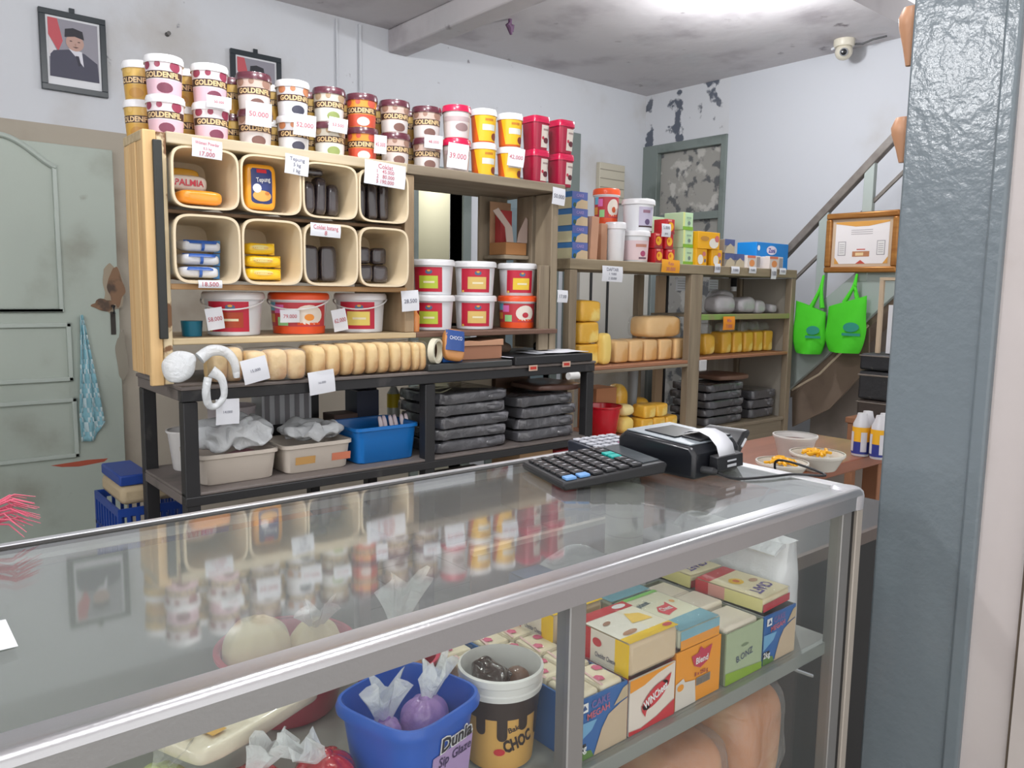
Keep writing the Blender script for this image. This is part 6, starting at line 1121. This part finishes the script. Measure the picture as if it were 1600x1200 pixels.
UB(ux0+0.052, um1, YU+0.004, YU+DU-0.047, UZ(1.058)-0.018, UZ(1.058), brd, 'shelf'); UB(ux0+0.052, um1, YU+0.002, YU+0.02, UZ(1.058)-0.036, UZ(1.058)-0.019, sh, 'shelf_edge')
UB(um2, ux1-0.052, YU+0.02, YU+DU-0.05, UZ(1.29)-0.015, UZ(1.29), sh, 'shelf'); UB(um2, ux1-0.052, YU+0.004, YU+0.018, UZ(1.29)-0.03, UZ(1.29)+0.002, mt((130, 160, 84), 0.5, spots=(((150, 140, 100), 3, 0.5, 0.1),)), 'shelf_edge', lab='edge strip with worn green tape'); UB(um2, ux1-0.052, YU+0.004, YU+DU-0.05, UZ(1.068)-0.018, UZ(1.068), brd, 'shelf')
UB(ux0+0.052, um1, YU+0.004, YU+DU-0.047, UZ(0.708)-0.018, UZ(0.708), brd, 'shelf'); UB(um2, ux1-0.052, YU+0.004, YU+DU-0.05, UZ(0.678)-0.018, UZ(0.678), sh, 'shelf'); UB(um2, ux1-0.052, YU+0.02, YU+DU-0.05, FLR+0.01, UZ(0.678)-0.019, sh, 'lower_case')
UB(um2-0.01, um2+0.05, YU-0.012, YU, UZ(1.0), UZ(1.055), mt((196, 196, 198), 0.3), 'plastic_patch')
# things on the corner unit
def pbox(name, lab, px, y, z, w, d, h, mat, deco=None, rz=0.0, cat='box', grp=None, side=None):
    t = thing(name, lab, cat, (gx(px, y-d/2, z+h/2), y, z), rz, grp); B().box(-w/2, w/2, -d/2, d/2, 0, h, mat).obj('body', t, bevel=0.002)
    if deco: b = B(); deco(b, front(-w/2, -d/2-0.0003, 0), leftf(-w/2-0.0003, d/2, 0), w, h, d); b.obj('printed_label', t)
    return t
def d_choc(b, f, l, w, h, d):
    b.rect(f, 0, h*0.55, w, h, mt((96, 110, 176), 0.4)); b.poly(lift(f, 0.0006), [(w*0.2, 0), (w*0.3, h*0.35), (w*0.6, h*0.55), (w, h*0.5), (w, 0)], mt((206, 184, 150), 0.5)); b.oval(lift(f, 0.0008), w*0.16, h*0.2, w*0.1, h*0.14, mt((60, 90, 70), 0.5), 12)
    b.rect(l, 0, 0, d, h*0.66, mt((226, 222, 184), 0.5)); b.rect(l, 0, h*0.66, d, h, mt((60, 130, 200), 0.4))
    b.text(lift(f, 0.0012), 'CAKE', w*0.5, h*0.78, h*0.18, mt((170, 150, 200), 0.4), bold=0.02, wmax=w*0.7)
wb1 = size(38, (2.5, 2.6, 1.6)); hb1 = size(27.5, (2.5, 2.6, 1.6))
for k in range(4): pbox('carton', 'small blue and cream carton at the left end of corner unit, '+('lowest', 'second lowest', 'second highest', 'topmost')[k], 906, YU+0.12, ZU+0.001+k*(hb1+0.0005), wb1*0.95, 0.13, hb1, mt((50, 120, 196), 0.4), d_choc, grp='small blue cartons in a column')
pbox('cardboard_sheet', 'upright brown cardboard piece leaning beside the blue cartons', 928, YU+0.12, ZU+0.001, 0.05, 0.14, 0.21, mt((196, 150, 122), 0.8)).rotation_euler = (0, R(3), 0)
pbox('cardboard_sheet', 'second brown cardboard piece behind the white bucket', 944, YU+0.19, ZU+0.001, 0.045, 0.12, 0.19, mt((186, 142, 114), 0.8))
pl_, r_, h_, x_ = pail(961, 0, 0, 34, YU+0.13, ZU+0.001, LIDW, lambda *a: None, 'plain narrow white pail under the orange-lidded one', hh=0.20)
pail(946, 0, 0, 40, YU+0.30, ZU+0.001, LIDW, lambda *a: None, 'plain white pail hidden behind the cardboard', hh=0.20)
pail(947, 0, 0, 44, YU+0.30, ZU+0.202, LIDO, orange_art(mt((200, 90, 50), 0.4)), 'orange-lidded patterned pail on the corner unit', R(6), hh=0.19, ring=LIDW)
def lilac_art(b, m1, m2, m3, r, h): b.rect(m1, r*0.05, h*0.12, r*1.1, h*0.8, mt((196, 190, 212), 0.4), 14, 2); b.oval(m2, r*0.6, h*0.3, r*0.18, h*0.1, mt((100, 80, 120), 0.4), 12); b.rect(m2, r*0.05, h*0.12, r*1.1, h*0.17, mt((60, 40, 40), 0.5), 14, 1); b.rect(m2, r*0.3, h*0.6, r*0.8, h*0.7, mt((150, 110, 130), 0.4), 6, 1)
def pink_art(b, m1, m2, m3, r, h): b.rect(m1, -r*1.3, h*0.08, r*1.2, h*0.74, mt((222, 200, 204), 0.4), 22, 2); b.rect(m2, 0.1*r, h*0.52, r*0.9, h*0.62, mt((190, 130, 110), 0.4), 10, 1); b.oval(m2, r*0.6, h*0.3, r*0.2, h*0.1, mt((170, 70, 110), 0.4), 12); b.rect(m2, r*0.3, h*0.12, r*0.9, h*0.18, mt((110, 80, 100), 0.5), 8, 1); b.oval(m2, -r*0.8, h*0.2, r*0.06, h*0.04, mt((80, 70, 90), 0.5), 8)
hq = size(53, (2.9, 2.65, 1.65)); pail(991, 0, 0, 51, YU+0.14, ZU+0.001, LIDW, pink_art, 'white pail with a pale pink label under another white pail', 0.0, hh=hq); pail(997, 0, 0, 54, YU+0.15, ZU+0.002+hq, LIDW, lilac_art, 'white pail with a lilac side label on the pink-labelled one', 0.0, hh=hq)
def d_red(b, f, l, w, h, d):
    b.oval(f, w*0.5, h*0.5, w*0.36, h*0.3, mt((240, 180, 40), 0.4), 14); b.oval(lift(f, 0.0006), w*0.4, h*0.55, w*0.14, h*0.12, mt((220, 110, 30), 0.4), 10); b.rect(lift(f, 0.0004), 0, 0, w, h*0.16, mt((150, 60, 60), 0.5)); b.rect(lift(f, 0.0004), w*0.1, h*0.84, w*0.6, h*0.96, mt((230, 150, 140), 0.5))
redc = mt((196, 36, 44), 0.35, coat=0.2); wr, hr = size(21, (3.05, 2.6, 1.6)), size(25, (3.05, 2.6, 1.6))
for (px, lv, s_) in ((1030, 0, 'bottom row, left'), (1048, 0, 'bottom row, right'), (1029, 1, 'middle row, left'), (1046, 1, 'middle row, right'), (1048, 2, 'single one on top')): pbox('jar', 'small red and yellow canister on the corner unit, '+s_, px, YU+0.12, ZU+0.001+lv*(hr+0.001), wr*0.98, 0.09, hr, redc, d_red, cat='canister', grp='red and yellow canisters')
def d_green(b, f, l, w, h, d): b.rect(f, 0, 0, w, h*0.2, mt((130, 180, 60), 0.4)); b.rect(f, w*0.0, h*0.2, w*0.2, h, mt((216, 226, 150), 0.4)); b.oval(lift(f, 0.0006), w*0.6, h*0.4, w*0.14, h*0.12, mt((120, 140, 130), 0.4), 10); b.rect(lift(f, 0.0006), w*0.35, h*0.65, w*0.8, h*0.75, mt((150, 180, 150), 0.5))
for lv in range(3): pbox('carton', 'pale green carton beside the red canisters, '+('lowest', 'middle', 'topmost')[lv]+' of three', 1075, YU+0.14, ZU+0.001+lv*0.0955, size(25, (3.25, 2.6, 1.6))*1.1, 0.13, 0.095, mt((190, 222, 180), 0.45), d_green, grp='pale green cartons in a column')
pbox('carton', 'pale green carton standing behind the red canisters', 1030, YU+0.30, ZU+0.001, 0.13, 0.1, 0.27, mt((190, 214, 180), 0.5))
ylc = mt((240, 176, 22), 0.4)
def d_ybig(b, f, l, w, h, d): b.oval(f, w*0.3, h*0.6, w*0.2, h*0.14, mt((196, 140, 60), 0.4), 16); b.oval(f, w*0.72, h*0.35, w*0.22, h*0.3, mt((230, 226, 216), 0.4), 16); b.oval(lift(f, 0.0006), w*0.86, h*0.62, w*0.1, h*0.2, mt((206, 110, 110), 0.4), 12)
def d_ys(b, f, l, w, h, d): b.oval(f, w*0.4, h*0.36, w*0.26, h*0.3, mt((230, 226, 216), 0.4), 14); b.oval(f, w*0.72, h*0.7, w*0.16, h*0.14, mt((206, 120, 120), 0.4), 12); b.oval(lift(f, 0.0006), w*0.82, h*0.3, w*0.08, h*0.12, mt((90, 100, 140), 0.4), 10)
wY = size(46, (3.5, 2.6, 1.6)); pY = YU+0.12
pbox('carton', 'wide yellow carton lying on two smaller yellow ones', 1108, pY, ZU+0.095, wY*1.28, 0.14, 0.095, ylc, d_ybig); pbox('carton', 'small yellow carton, left one under the wide yellow carton', 1096, pY, ZU+0.001, wY*0.63, 0.13, 0.093, ylc, d_ys); pbox('carton', 'small yellow carton, right one under the wide yellow carton', 1120, pY, ZU+0.001, wY*0.63, 0.13, 0.093, ylc, d_ys)
def d_tan(b, f, l, w, h, d): b.rect(f, 0, h*0.55, w, h, mt((80, 94, 146), 0.4)); b.poly(lift(f, 0.0006), [(0, 0), (w, 0), (w, h*0.4), (w*0.55, h*0.7), (w*0.2, h*0.45)], mt((190, 180, 156), 0.5))
for i, (px, lv, s_) in enumerate(((1140, 0, 'lower left'), (1155, 0, 'lower right'), (1140, 1, 'upper'))): pbox('carton', 'small blue-topped tan carton right of the yellow ones, '+s_, px, pY, ZU+0.001+lv*0.081, 0.10, 0.1, 0.08, mt((150, 146, 140), 0.5), d_tan, grp='small blue-topped cartons')
def d_wo(b, f, l, w, h, d): b.oval(f, w*0.35, h*0.4, w*0.2, h*0.28, mt((226, 150, 90), 0.4), 12); b.rect(f, w*0.7, h*0.1, w*0.95, h*0.9, mt((160, 156, 158), 0.5)); b.rect(f, 0, h*0.8, w*0.6, h, mt((216, 120, 90), 0.4))
pbox('carton', 'small white and orange carton left of the bright blue box', 1178, pY-0.03, ZU+0.001, 0.14, 0.08, 0.075, mt((222, 216, 212), 0.4), d_wo); pbox('carton', 'small white and orange carton in front of the bright blue box', 1213, pY-0.065, ZU+0.001, 0.15, 0.07, 0.075, mt((222, 212, 206), 0.4), d_wo)
def d_bb(b, f, l, w, h, d): b.oval(f, w*0.46, h*0.72, w*0.16, h*0.17, mt((226, 220, 236), 0.4), 20); b.text(lift(f, 0.0008), 'Zoni', w*0.46, h*0.72, h*0.17, mt((70, 60, 160), 0.4), bold=0.03, wmax=w*0.24); b.rect(f, w*0.28, h*0.46, w*0.68, h*0.5, WHITE); b.oval(f, w*0.06, h*0.78, w*0.04, h*0.1, WHITE, 12)
pbox('carton', 'bright blue box with a white oval at the right end of the corner unit', 1207, pY+0.05, ZU+0.001, 0.36, 0.14, 0.165, mt((18, 132, 214), 0.35), d_bb)
card(1047, 416, YU-0.003, 36, 20, [('Keju', .26), ('30.000', .3)], 'orange price card pinned on the corner unit top edge', mat=mt((240, 166, 40), 0.6), rz=R(1)); card(1040, 360, YU+0.065, 18, 20, [('5.000', .26), ('pcs', .2)], 'white price card on the red canisters', ink=INKB)
card(956, 428, YU-0.003, 38, 24, [('DAFTAR', .22), ('1  9.000', .16), ('2 18.000', .16)], 'long white price list hanging on the corner unit', rz=R(1), ink=INKB)
for i, (px, py, w_, h_) in enumerate(((1120, 419, 12, 14), (1148, 422, 18, 11), (1175, 422, 16, 10), (1208, 427, 12, 18), (1222, 424, 15, 10))): card(px, py, YU-0.003, w_, h_, [('9.000', .4)], 'small white price tag on the corner unit edge, '+('first', 'second', 'third', 'fourth, the longest,', 'fifth, last')[i]+' from the left', ink=INKB, th=0.0006)
card(1138, 505, YU-0.005, 25, 21, [('Mie', .26), ('7.000', .26)], 'orange price card hanging under the green-edged shelf', mat=mt((240, 150, 40), 0.6))
# upper right compartment: folded clear bags, black clip, sockets
fb = mt((186, 184, 188), 0.3, coat=0.5, bump=(0.8, 18), name='folded_bags')
for i, (px, w_, h_, y) in enumerate(((1068, 0.20, 0.13, 0.2), (1124, 0.22, 0.11, 0.14), (1158, 0.20, 0.10, 0.14), (1178, 0.12, 0.08, 0.14), (1198, 0.08, 0.06, 0.14))):
    if i == 0: px = 1125; y = 0.28; h_ = 0.14
    b = B(); b.blob((0, 0, h_/2), (w_/2*0.9, 0.06, h_/2), fb, (0.6, 0.5), 32, 16, 0.008, 12, i*4.0); x = gx(px, YU+y, 1.35); b.obj('folded_bags', loc=(x, YU+y, UZ(1.29)+0.0015), label='bundle of folded clear bags above the green-edged shelf, '+('behind the leftmost', 'leftmost', 'second from the left', 'third from the left', 'rightmost')[i], cat='bag', group='bundles of folded clear bags')
b = B(); b.box(-0.045, 0.045, -0.01, 0.01, 0.055, 0.08, BLACK); b.box(-0.018, 0.018, -0.01, 0.01, 0.0, 0.055, BLACK); b.lathe([(0.02, 0), (0.02, 0.03)], WHITE, 16, c=(0, 0, -0.03)); p = PY(1154, 448, YU+0.35); b.obj('wall_plug', loc=(p.x, YU+DU-0.032, p.z), label='black plug with a white base on the back of the corner unit', cat='plug')
for i, (px, w_) in enumerate(((1056, 0.13), (1104, 0.10))):
    p = PY(px, 434, YU+DU+0.01); t = thing('paper_sheet', ('white printed sheet behind the left bay top', 'white printed sheet behind the right bay top')[i], 'paper', (p.x, YU+DU-0.045 if i else YU+DU-0.045, 1.415)); B().box(-w_/2, w_/2, -0.001, 0.001, 0, 0.075, PAPER).obj('sheet', t)
    b = B()
    for r_ in range(4): b.rect(front(-w_/2, -0.001, 0), w_*0.1, 0.012+0.015*r_, w_*0.9, 0.016+0.015*r_, mt((170, 170, 176), 0.6))
    b.obj('print', t)
yg = mt((236, 182, 62), 0.45, coat=0.4, bump=(0.8, 16), spots=(((250, 222, 130), 10, 0.5, 0.15),), name='yellow_snacks'); yg2 = mt((244, 214, 120), 0.6, coat=0.3, bump=(0.4, 16))
def snack(lab, px, y, z, w, d, h, mat, grp=None, neck=0.0, e=(0.5, 0.45), rz=0.0):
    t = thing('snack_bag', lab, 'snack bag', (gx(px, y-d/2, z+h/2), y, z), rz, grp); b = B(); b.blob((0, 0, h/2), (w/2, d/2, h/2), mat, e, 28, 16, 0.005, 14, px*0.37+z*9); b.obj('filled_bag', t)
    if neck: b = B(); b.blob((0, 0, h+neck*0.4), (w*0.42, d*0.25, neck*0.62), FILM, (0.7, 0.6), 26, 12, 0.014, 18, px*0.11); b.obj('clear_top', t)
    return t
zr1 = UZ(1.068)+0.0005
snack('yellow bag at the left end of the shelf behind the middle post', 1111, YU+0.12, zr1, 0.11, 0.1, 0.125, yg, neck=0.06)
for i, px in enumerate((1137, 1154, 1171, 1187, 1202)): snack('yellow noodle bag in the right compartment, '+('first', 'second', 'third', 'fourth', 'last')[i]+' from the orange card', px, YU+0.15, zr1, 0.094, 0.11, 0.13, yg, 'yellow bags in the right compartment', neck=0.055, e=(0.25, 0.3))
# left bay
zl1 = UZ(1.058)+0.0015; ta = mt((236, 196, 138), 0.65, bump=(0.3, 20), spots=(((226, 172, 100), 8, 0.5, 0.15),), name='toasted_bread')
for i, (px, z_, w_, h_) in enumerate(((921, 0, 0.10, 0.13), (922, 0.109, 0.10, 0.13), (924, 0.218, 0.105, 0.13))): snack('yellow snack bag in the column by the left post, '+('bottom', 'middle', 'topmost')[i], px, YU+0.13, zl1+z_, 0.15, 0.13, 0.108, yg, 'yellow bags stacked by the left post', e=(0.25, 0.3))
snack('small yellow bag at the foot of the yellow column', 950, YU+0.07, zl1, 0.065, 0.07, 0.16, yg2)
for i in range(5):
    px = 966+i*23; t = thing('sliced_bread', 'pale bread slices in a bag on the left bay shelf, '+('first', 'second', 'third', 'fourth', 'rightmost')[i]+' from the left', 'bread', (gx(px, YU+0.1, 1.12), YU+0.15, zl1), group='bagged bread slices in a row'); b = B(); b.blob((0, 0, 0.058), (0.0522, 0.08, 0.058), ta, (0.22, 0.2), 24, 14, 0.003, 14, i*3.0); b.obj('slices', t); b = B(); b.blob((0, 0, 0.0615), (0.0525, 0.083, 0.0605), WRAP, (0.3, 0.3), 24, 14, 0.004, 20, i*2.0); b.obj('clear_bag', t)
t = thing('bagged_bread', 'long bagged bread lying on the bread slices', 'bread', (gx(1029, YU+0.12, 1.25), YU+0.14, zl1+0.1235)); b = B(); b.blob((0, 0, 0.06), (0.145, 0.075, 0.058), ta, (0.4, 0.3), 40, 14, 0.002, 12, 2.0, lambda v, th, ph: Vector((v.x, v.y, v.z*(1+0.03*sin(v.x*90))))); b.obj('bread', t); b = B(); b.blob((0, 0, 0.062), (0.155, 0.08, 0.061), WRAP, (0.35, 0.25), 40, 14, 0.005, 16, 6.0); b.obj('clear_bag', t)
zl2 = UZ(0.708)+0.001
B().box(-0.08, 0.08, -0.07, 0.07, 0, 0.23, mt((186, 130, 92), 0.8)).obj('cardboard_box', loc=(gx(950, YU+0.2, 0.85), YU+0.28, zl2), label='brown carton behind the red basin in the corner unit', cat='box', bevel=0.003)
basin('basin', 'red plastic basin in the corner unit, next to the black rack', (0, 0, 0), 0.10, 0.155, mt((206, 24, 44), 0.25, coat=0.5)).location = (gx(945, YU+0.1, 0.8), YU+0.115, zl2)
for i, (px, y, z_, w_, h_, m) in enumerate(((984, 0.10, 0, 0.11, 0.09, yg2), (985, 0.11, 0.091, 0.11, 0.06, mt((246, 226, 160), 0.6, bump=(0.5, 20))), (975, 0.26, 0.0, 0.11, 0.24, yg), (1010, 0.3, 0, 0.10, 0.14, yg))): snack('yellow bag beside the red basin, '+('front one with torn wrapper', 'small one lying on the front one', 'tall one at the back', 'back one next to the grey bottle')[i], px, YU+y, zl2+z_, w_, 0.11, h_, m, e=(0.7, 0.7))
for i in range(3):
    for lv in range(2 if i < 2 else 1): snack('yellow noodle brick in the corner unit, '+('left', 'middle', 'right')[i]+(' lower' if lv == 0 else ' upper')+' one', 1013+i*19+lv*4, YU+0.09, zl2+lv*0.071, 0.10, 0.10, 0.07, yg, 'yellow noodle bricks', e=(0.3, 0.3))
b = B(); b.lathe([(0.024, 0.0), (0.026, 0.02)], mt((40, 60, 150), 0.4), 20); b.lathe([(0.022, 0.02), (0.030, 0.29), (0.030, 0.32), (0.026, 0.325)], mt((140, 146, 150), 0.5), 20); b.obj('long_bottle', loc=(gx(1001, YU+0.19, 0.85), YU+0.25, zl2), label='tall grey tube with a dark blue foot between the yellow bags', cat='bottle')
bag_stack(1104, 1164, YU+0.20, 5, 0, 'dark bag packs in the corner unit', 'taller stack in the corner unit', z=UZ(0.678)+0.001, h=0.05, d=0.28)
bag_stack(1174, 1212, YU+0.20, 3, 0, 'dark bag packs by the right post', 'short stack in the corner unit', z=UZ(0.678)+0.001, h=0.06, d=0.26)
b = B(); b.blob((0, 0, 0), (0.16, 0.13, 0.02), mt((126, 96, 80), 0.5, bump=(0.5, 14)), (0.5, 0.4), 36, 10, 0.006, 9); b.obj('packed_bags', loc=(gx(1128, YU+0.19, 0.95), YU+0.2, UZ(0.678)+0.25+0.024), label='brown folded sheet on the dark packs in the corner unit', cat='bag pack')
# electrical oddments seen behind the left bay
p = PY(1008, 440, 3.4)
t = thing('grey_cabinet', 'pale grey upright panels standing behind the corner unit', 'cabinet', (2.9, 3.35, 0)); pg = mt((206, 206, 200), 0.7, spots=(((184, 178, 164), 3, 0.55, 0.2),))
x0 = gx(905, 3.35, 1.3); x1 = gx(1012, 3.35, 1.3)
B().box(x0-2.9, x1-2.9, 0, 0.03, FLR, 1.62, pg).obj('panel', t, bevel=0.003)
for px in (922, 948): xx = gx(px, 3.35, 1.3)-2.9; B().box(xx-0.008, xx+0.008, -0.006, 0, 0.9, 1.60, mt((52, 54, 56), 0.6)).obj('gap_strip', t)
xx = gx(1012, 3.35, 1.3)-2.9; B().box(xx+0.002, xx+0.13, -0.02, 0.06, FLR, 1.55, mt((132, 142, 142), 0.5)).obj('frame', t, bevel=0.004)
# ================================================================ table and stair corner
TX0, TX1, TY0, TY1, TZ = 1.62, 2.50, 1.07, 1.43, 0.93
tb = mt((152, 92, 62), 0.35, grain=((120, 66, 44), (2, 20, 20), 0.6), coat=0.2); t = thing('wooden_table', 'reddish brown table behind the counter with the white bowls', 'table', (TX0, TY0, 0))
B().box(0, TX1-TX0, 0, TY1-TY0, TZ-0.035, TZ, tb).obj('tabletop', t, bevel=0.004)
for x in (0.03, TX1-TX0-0.08):
    for y in (0.03, TY1-TY0-0.08): B().box(x, x+0.05, y, y+0.05, FLR, TZ-0.036, CARD2).obj('leg', t, bevel=0.003)
wh = mt((226, 222, 212), 0.25, coat=0.4); food = mt((240, 178, 30), 0.45, bump=(0.6, 30))
def bowl(px, py, r, h, lab, fill=True):
    p = PZ(px, py, TZ+h); t = basin('bowl', lab, (p.x, p.y, TZ+0.001), r, h, wh, 'bowl')
    if fill:
        b = B(); rz_ = random.Random(px)
        b.lathe([(r*0.72, h*0.35), (r*0.78, h*0.62), (r*0.4, h*0.72), (0.0, h*0.74)], wh, 24, cap1=False)
        b.obj('inner_dish', t)
        ob = B()
        for k in range(26):
            a = rz_.uniform(0, 6.28); q = r*rz_.uniform(0, 0.48); d = rz_.uniform(0, 3.14); L = rz_.uniform(0.014, 0.028); z = h*0.74+0.007+rz_.uniform(0, 0.009)
            ob.tube([(q*cos(a)-L*cos(d), q*sin(a)-L*sin(d), z), (q*cos(a), q*sin(a), z+0.004), (q*cos(a)+L*cos(d), q*sin(a)+L*sin(d), z)], 0.0042, food, 6)
        ob.obj('yellow_food', loc=t.location, label='yellow strips of food lying in the '+lab.split(' bowl')[0]+' bowl', cat='food', kind='stuff')
    return t
r1_ = size(78, PZ(1222, 722, TZ+.04))/2
bowl(1222, 723, r1_, 0.033, 'shallow white bowl nearest the counter', True); bowl(1277, 709, size(82, PZ(1277, 709, TZ+.05))/2, 0.042, 'white bowl to the right of the shallow one', True)
p = PZ(1260, 684, TZ+0.063); t = basin('bowl', 'white round container with dark contents behind the bowls', (0, 0, 0), size(66, p)/2, 0.063, mt((214, 212, 208), 0.4), 'container'); t.location = (p.x, p.y+0.035, TZ+0.001)
B().lathe([(size(66, p)/2*0.78, 0.042), (size(66, p)/2*0.84, 0.050)], mt((96, 60, 54), 0.6), 32).obj('contents', t)
for i, (dx, dy) in enumerate(((0, 0), (0.052, 0.012), (0.0, 0.055), (0.055, 0.065))):
    p = PZ(1358, 718, TZ); t = thing('bottle', 'yellow, white and blue labelled bottle by the grey post, '+('front left', 'front right', 'back left', 'back right')[i], 'bottle', (min(p.x, 2.40)+0.035+dx, p.y+dy-0.01, TZ+0.001), group='labelled bottles at the table end'); B().lathe([(0.023, 0), (0.024, 0.004), (0.024, 0.094), (0.016, 0.112), (0.013, 0.126)], mt((206, 206, 210), 0.35, coat=0.3), 22).obj('body', t)
    b = B(); mpp = conem(lambda v: 0.024, -pi/2, 0.001); mq_ = conem(lambda v: 0.024, -pi/2, 0.0017); b.rect(mpp, -0.075, 0.007, 0.075, 0.043, mt((50, 60, 140), 0.4), 22, 1); b.rect(mpp, -0.075, 0.043, 0.075, 0.086, mt((240, 180, 40), 0.4), 22, 1)
    for u in (-0.06, -0.02, 0.02, 0.06): b.rect(mq_, u-0.009, 0.014, u+0.009, 0.054 if i % 2 else 0.072, mt((216, 216, 222), 0.4), 3, 1)
    b.obj('printed_label', t)
p = PX(1362, 650, 4.0); st = thing('wooden_stand', 'plain wooden stand under the stairs carrying the black cases', 'stand', (4.0, p.y-0.05, 0)); zst = p.z
B().box(-0.14, 0.26, -0.30, 0.12, zst-0.03, zst, CARD2).obj('top', st, bevel=0.004)
for x in (-0.13, 0.21):
    for y in (-0.29, 0.07): B().box(x, x+0.04, y, y+0.04, FLR, zst-0.031, CARD2).obj('leg', st, bevel=0.003)
zz = zst+0.001; hs = (PX(1362, 548, 4.0).z-p.z)
for i, (h_, c_) in enumerate(((hs*0.28, (66, 58, 54)), (hs*0.44, (44, 45, 48)), (hs*0.26, (40, 42, 46)))):
    t = thing('black_case', 'worn black case in the stack under the stairs, '+('lowest', 'middle', 'topmost')[i]+' of three', 'case', (4.06, p.y-0.15, zz)); B().box(-0.15, 0.2, -0.19, 0.19, 0, h_-0.004, mt(c_, 0.55, bump=(0.5, 20), spots=(((92, 88, 84), 14, 0.64, 0.05),))).obj('body', t, bevel=0.012); B().box(-0.153, 0.203, -0.193, 0.193, h_*0.8, h_*0.86, mt((120, 112, 104), 0.5)).obj('lid_seam', t, bevel=0.002); zz += h_
t = thing('wooden_holder', 'light wooden rack with papers on top of the black cases', 'holder', (4.04, p.y-0.15, zz+0.001)); wl = mt((196, 176, 150), 0.6)
[B().box(-0.12, -0.10, y_, y_+0.02, 0, 0.36, wl).obj('side_post', t, bevel=0.002) for y_ in (-0.10, 0.10)]; B().box(0.12, 0.14, -0.14, 0.12, 0, 0.36, wl).obj('side_board', t, bevel=0.002); B().box(-0.12, 0.119, -0.10, 0.12, 0.361, 0.375, wl).obj('top_bar', t); B().box(-0.09, -0.02, -0.1, 0.08, 0.0, 0.24, PAPER).obj('papers', t); B().box(0.0, 0.08, -0.1, 0.08, 0.0, 0.30, mt((150, 120, 92), 0.7)).obj('folder', t)

scale_about_cam(SCALE_ROOM)
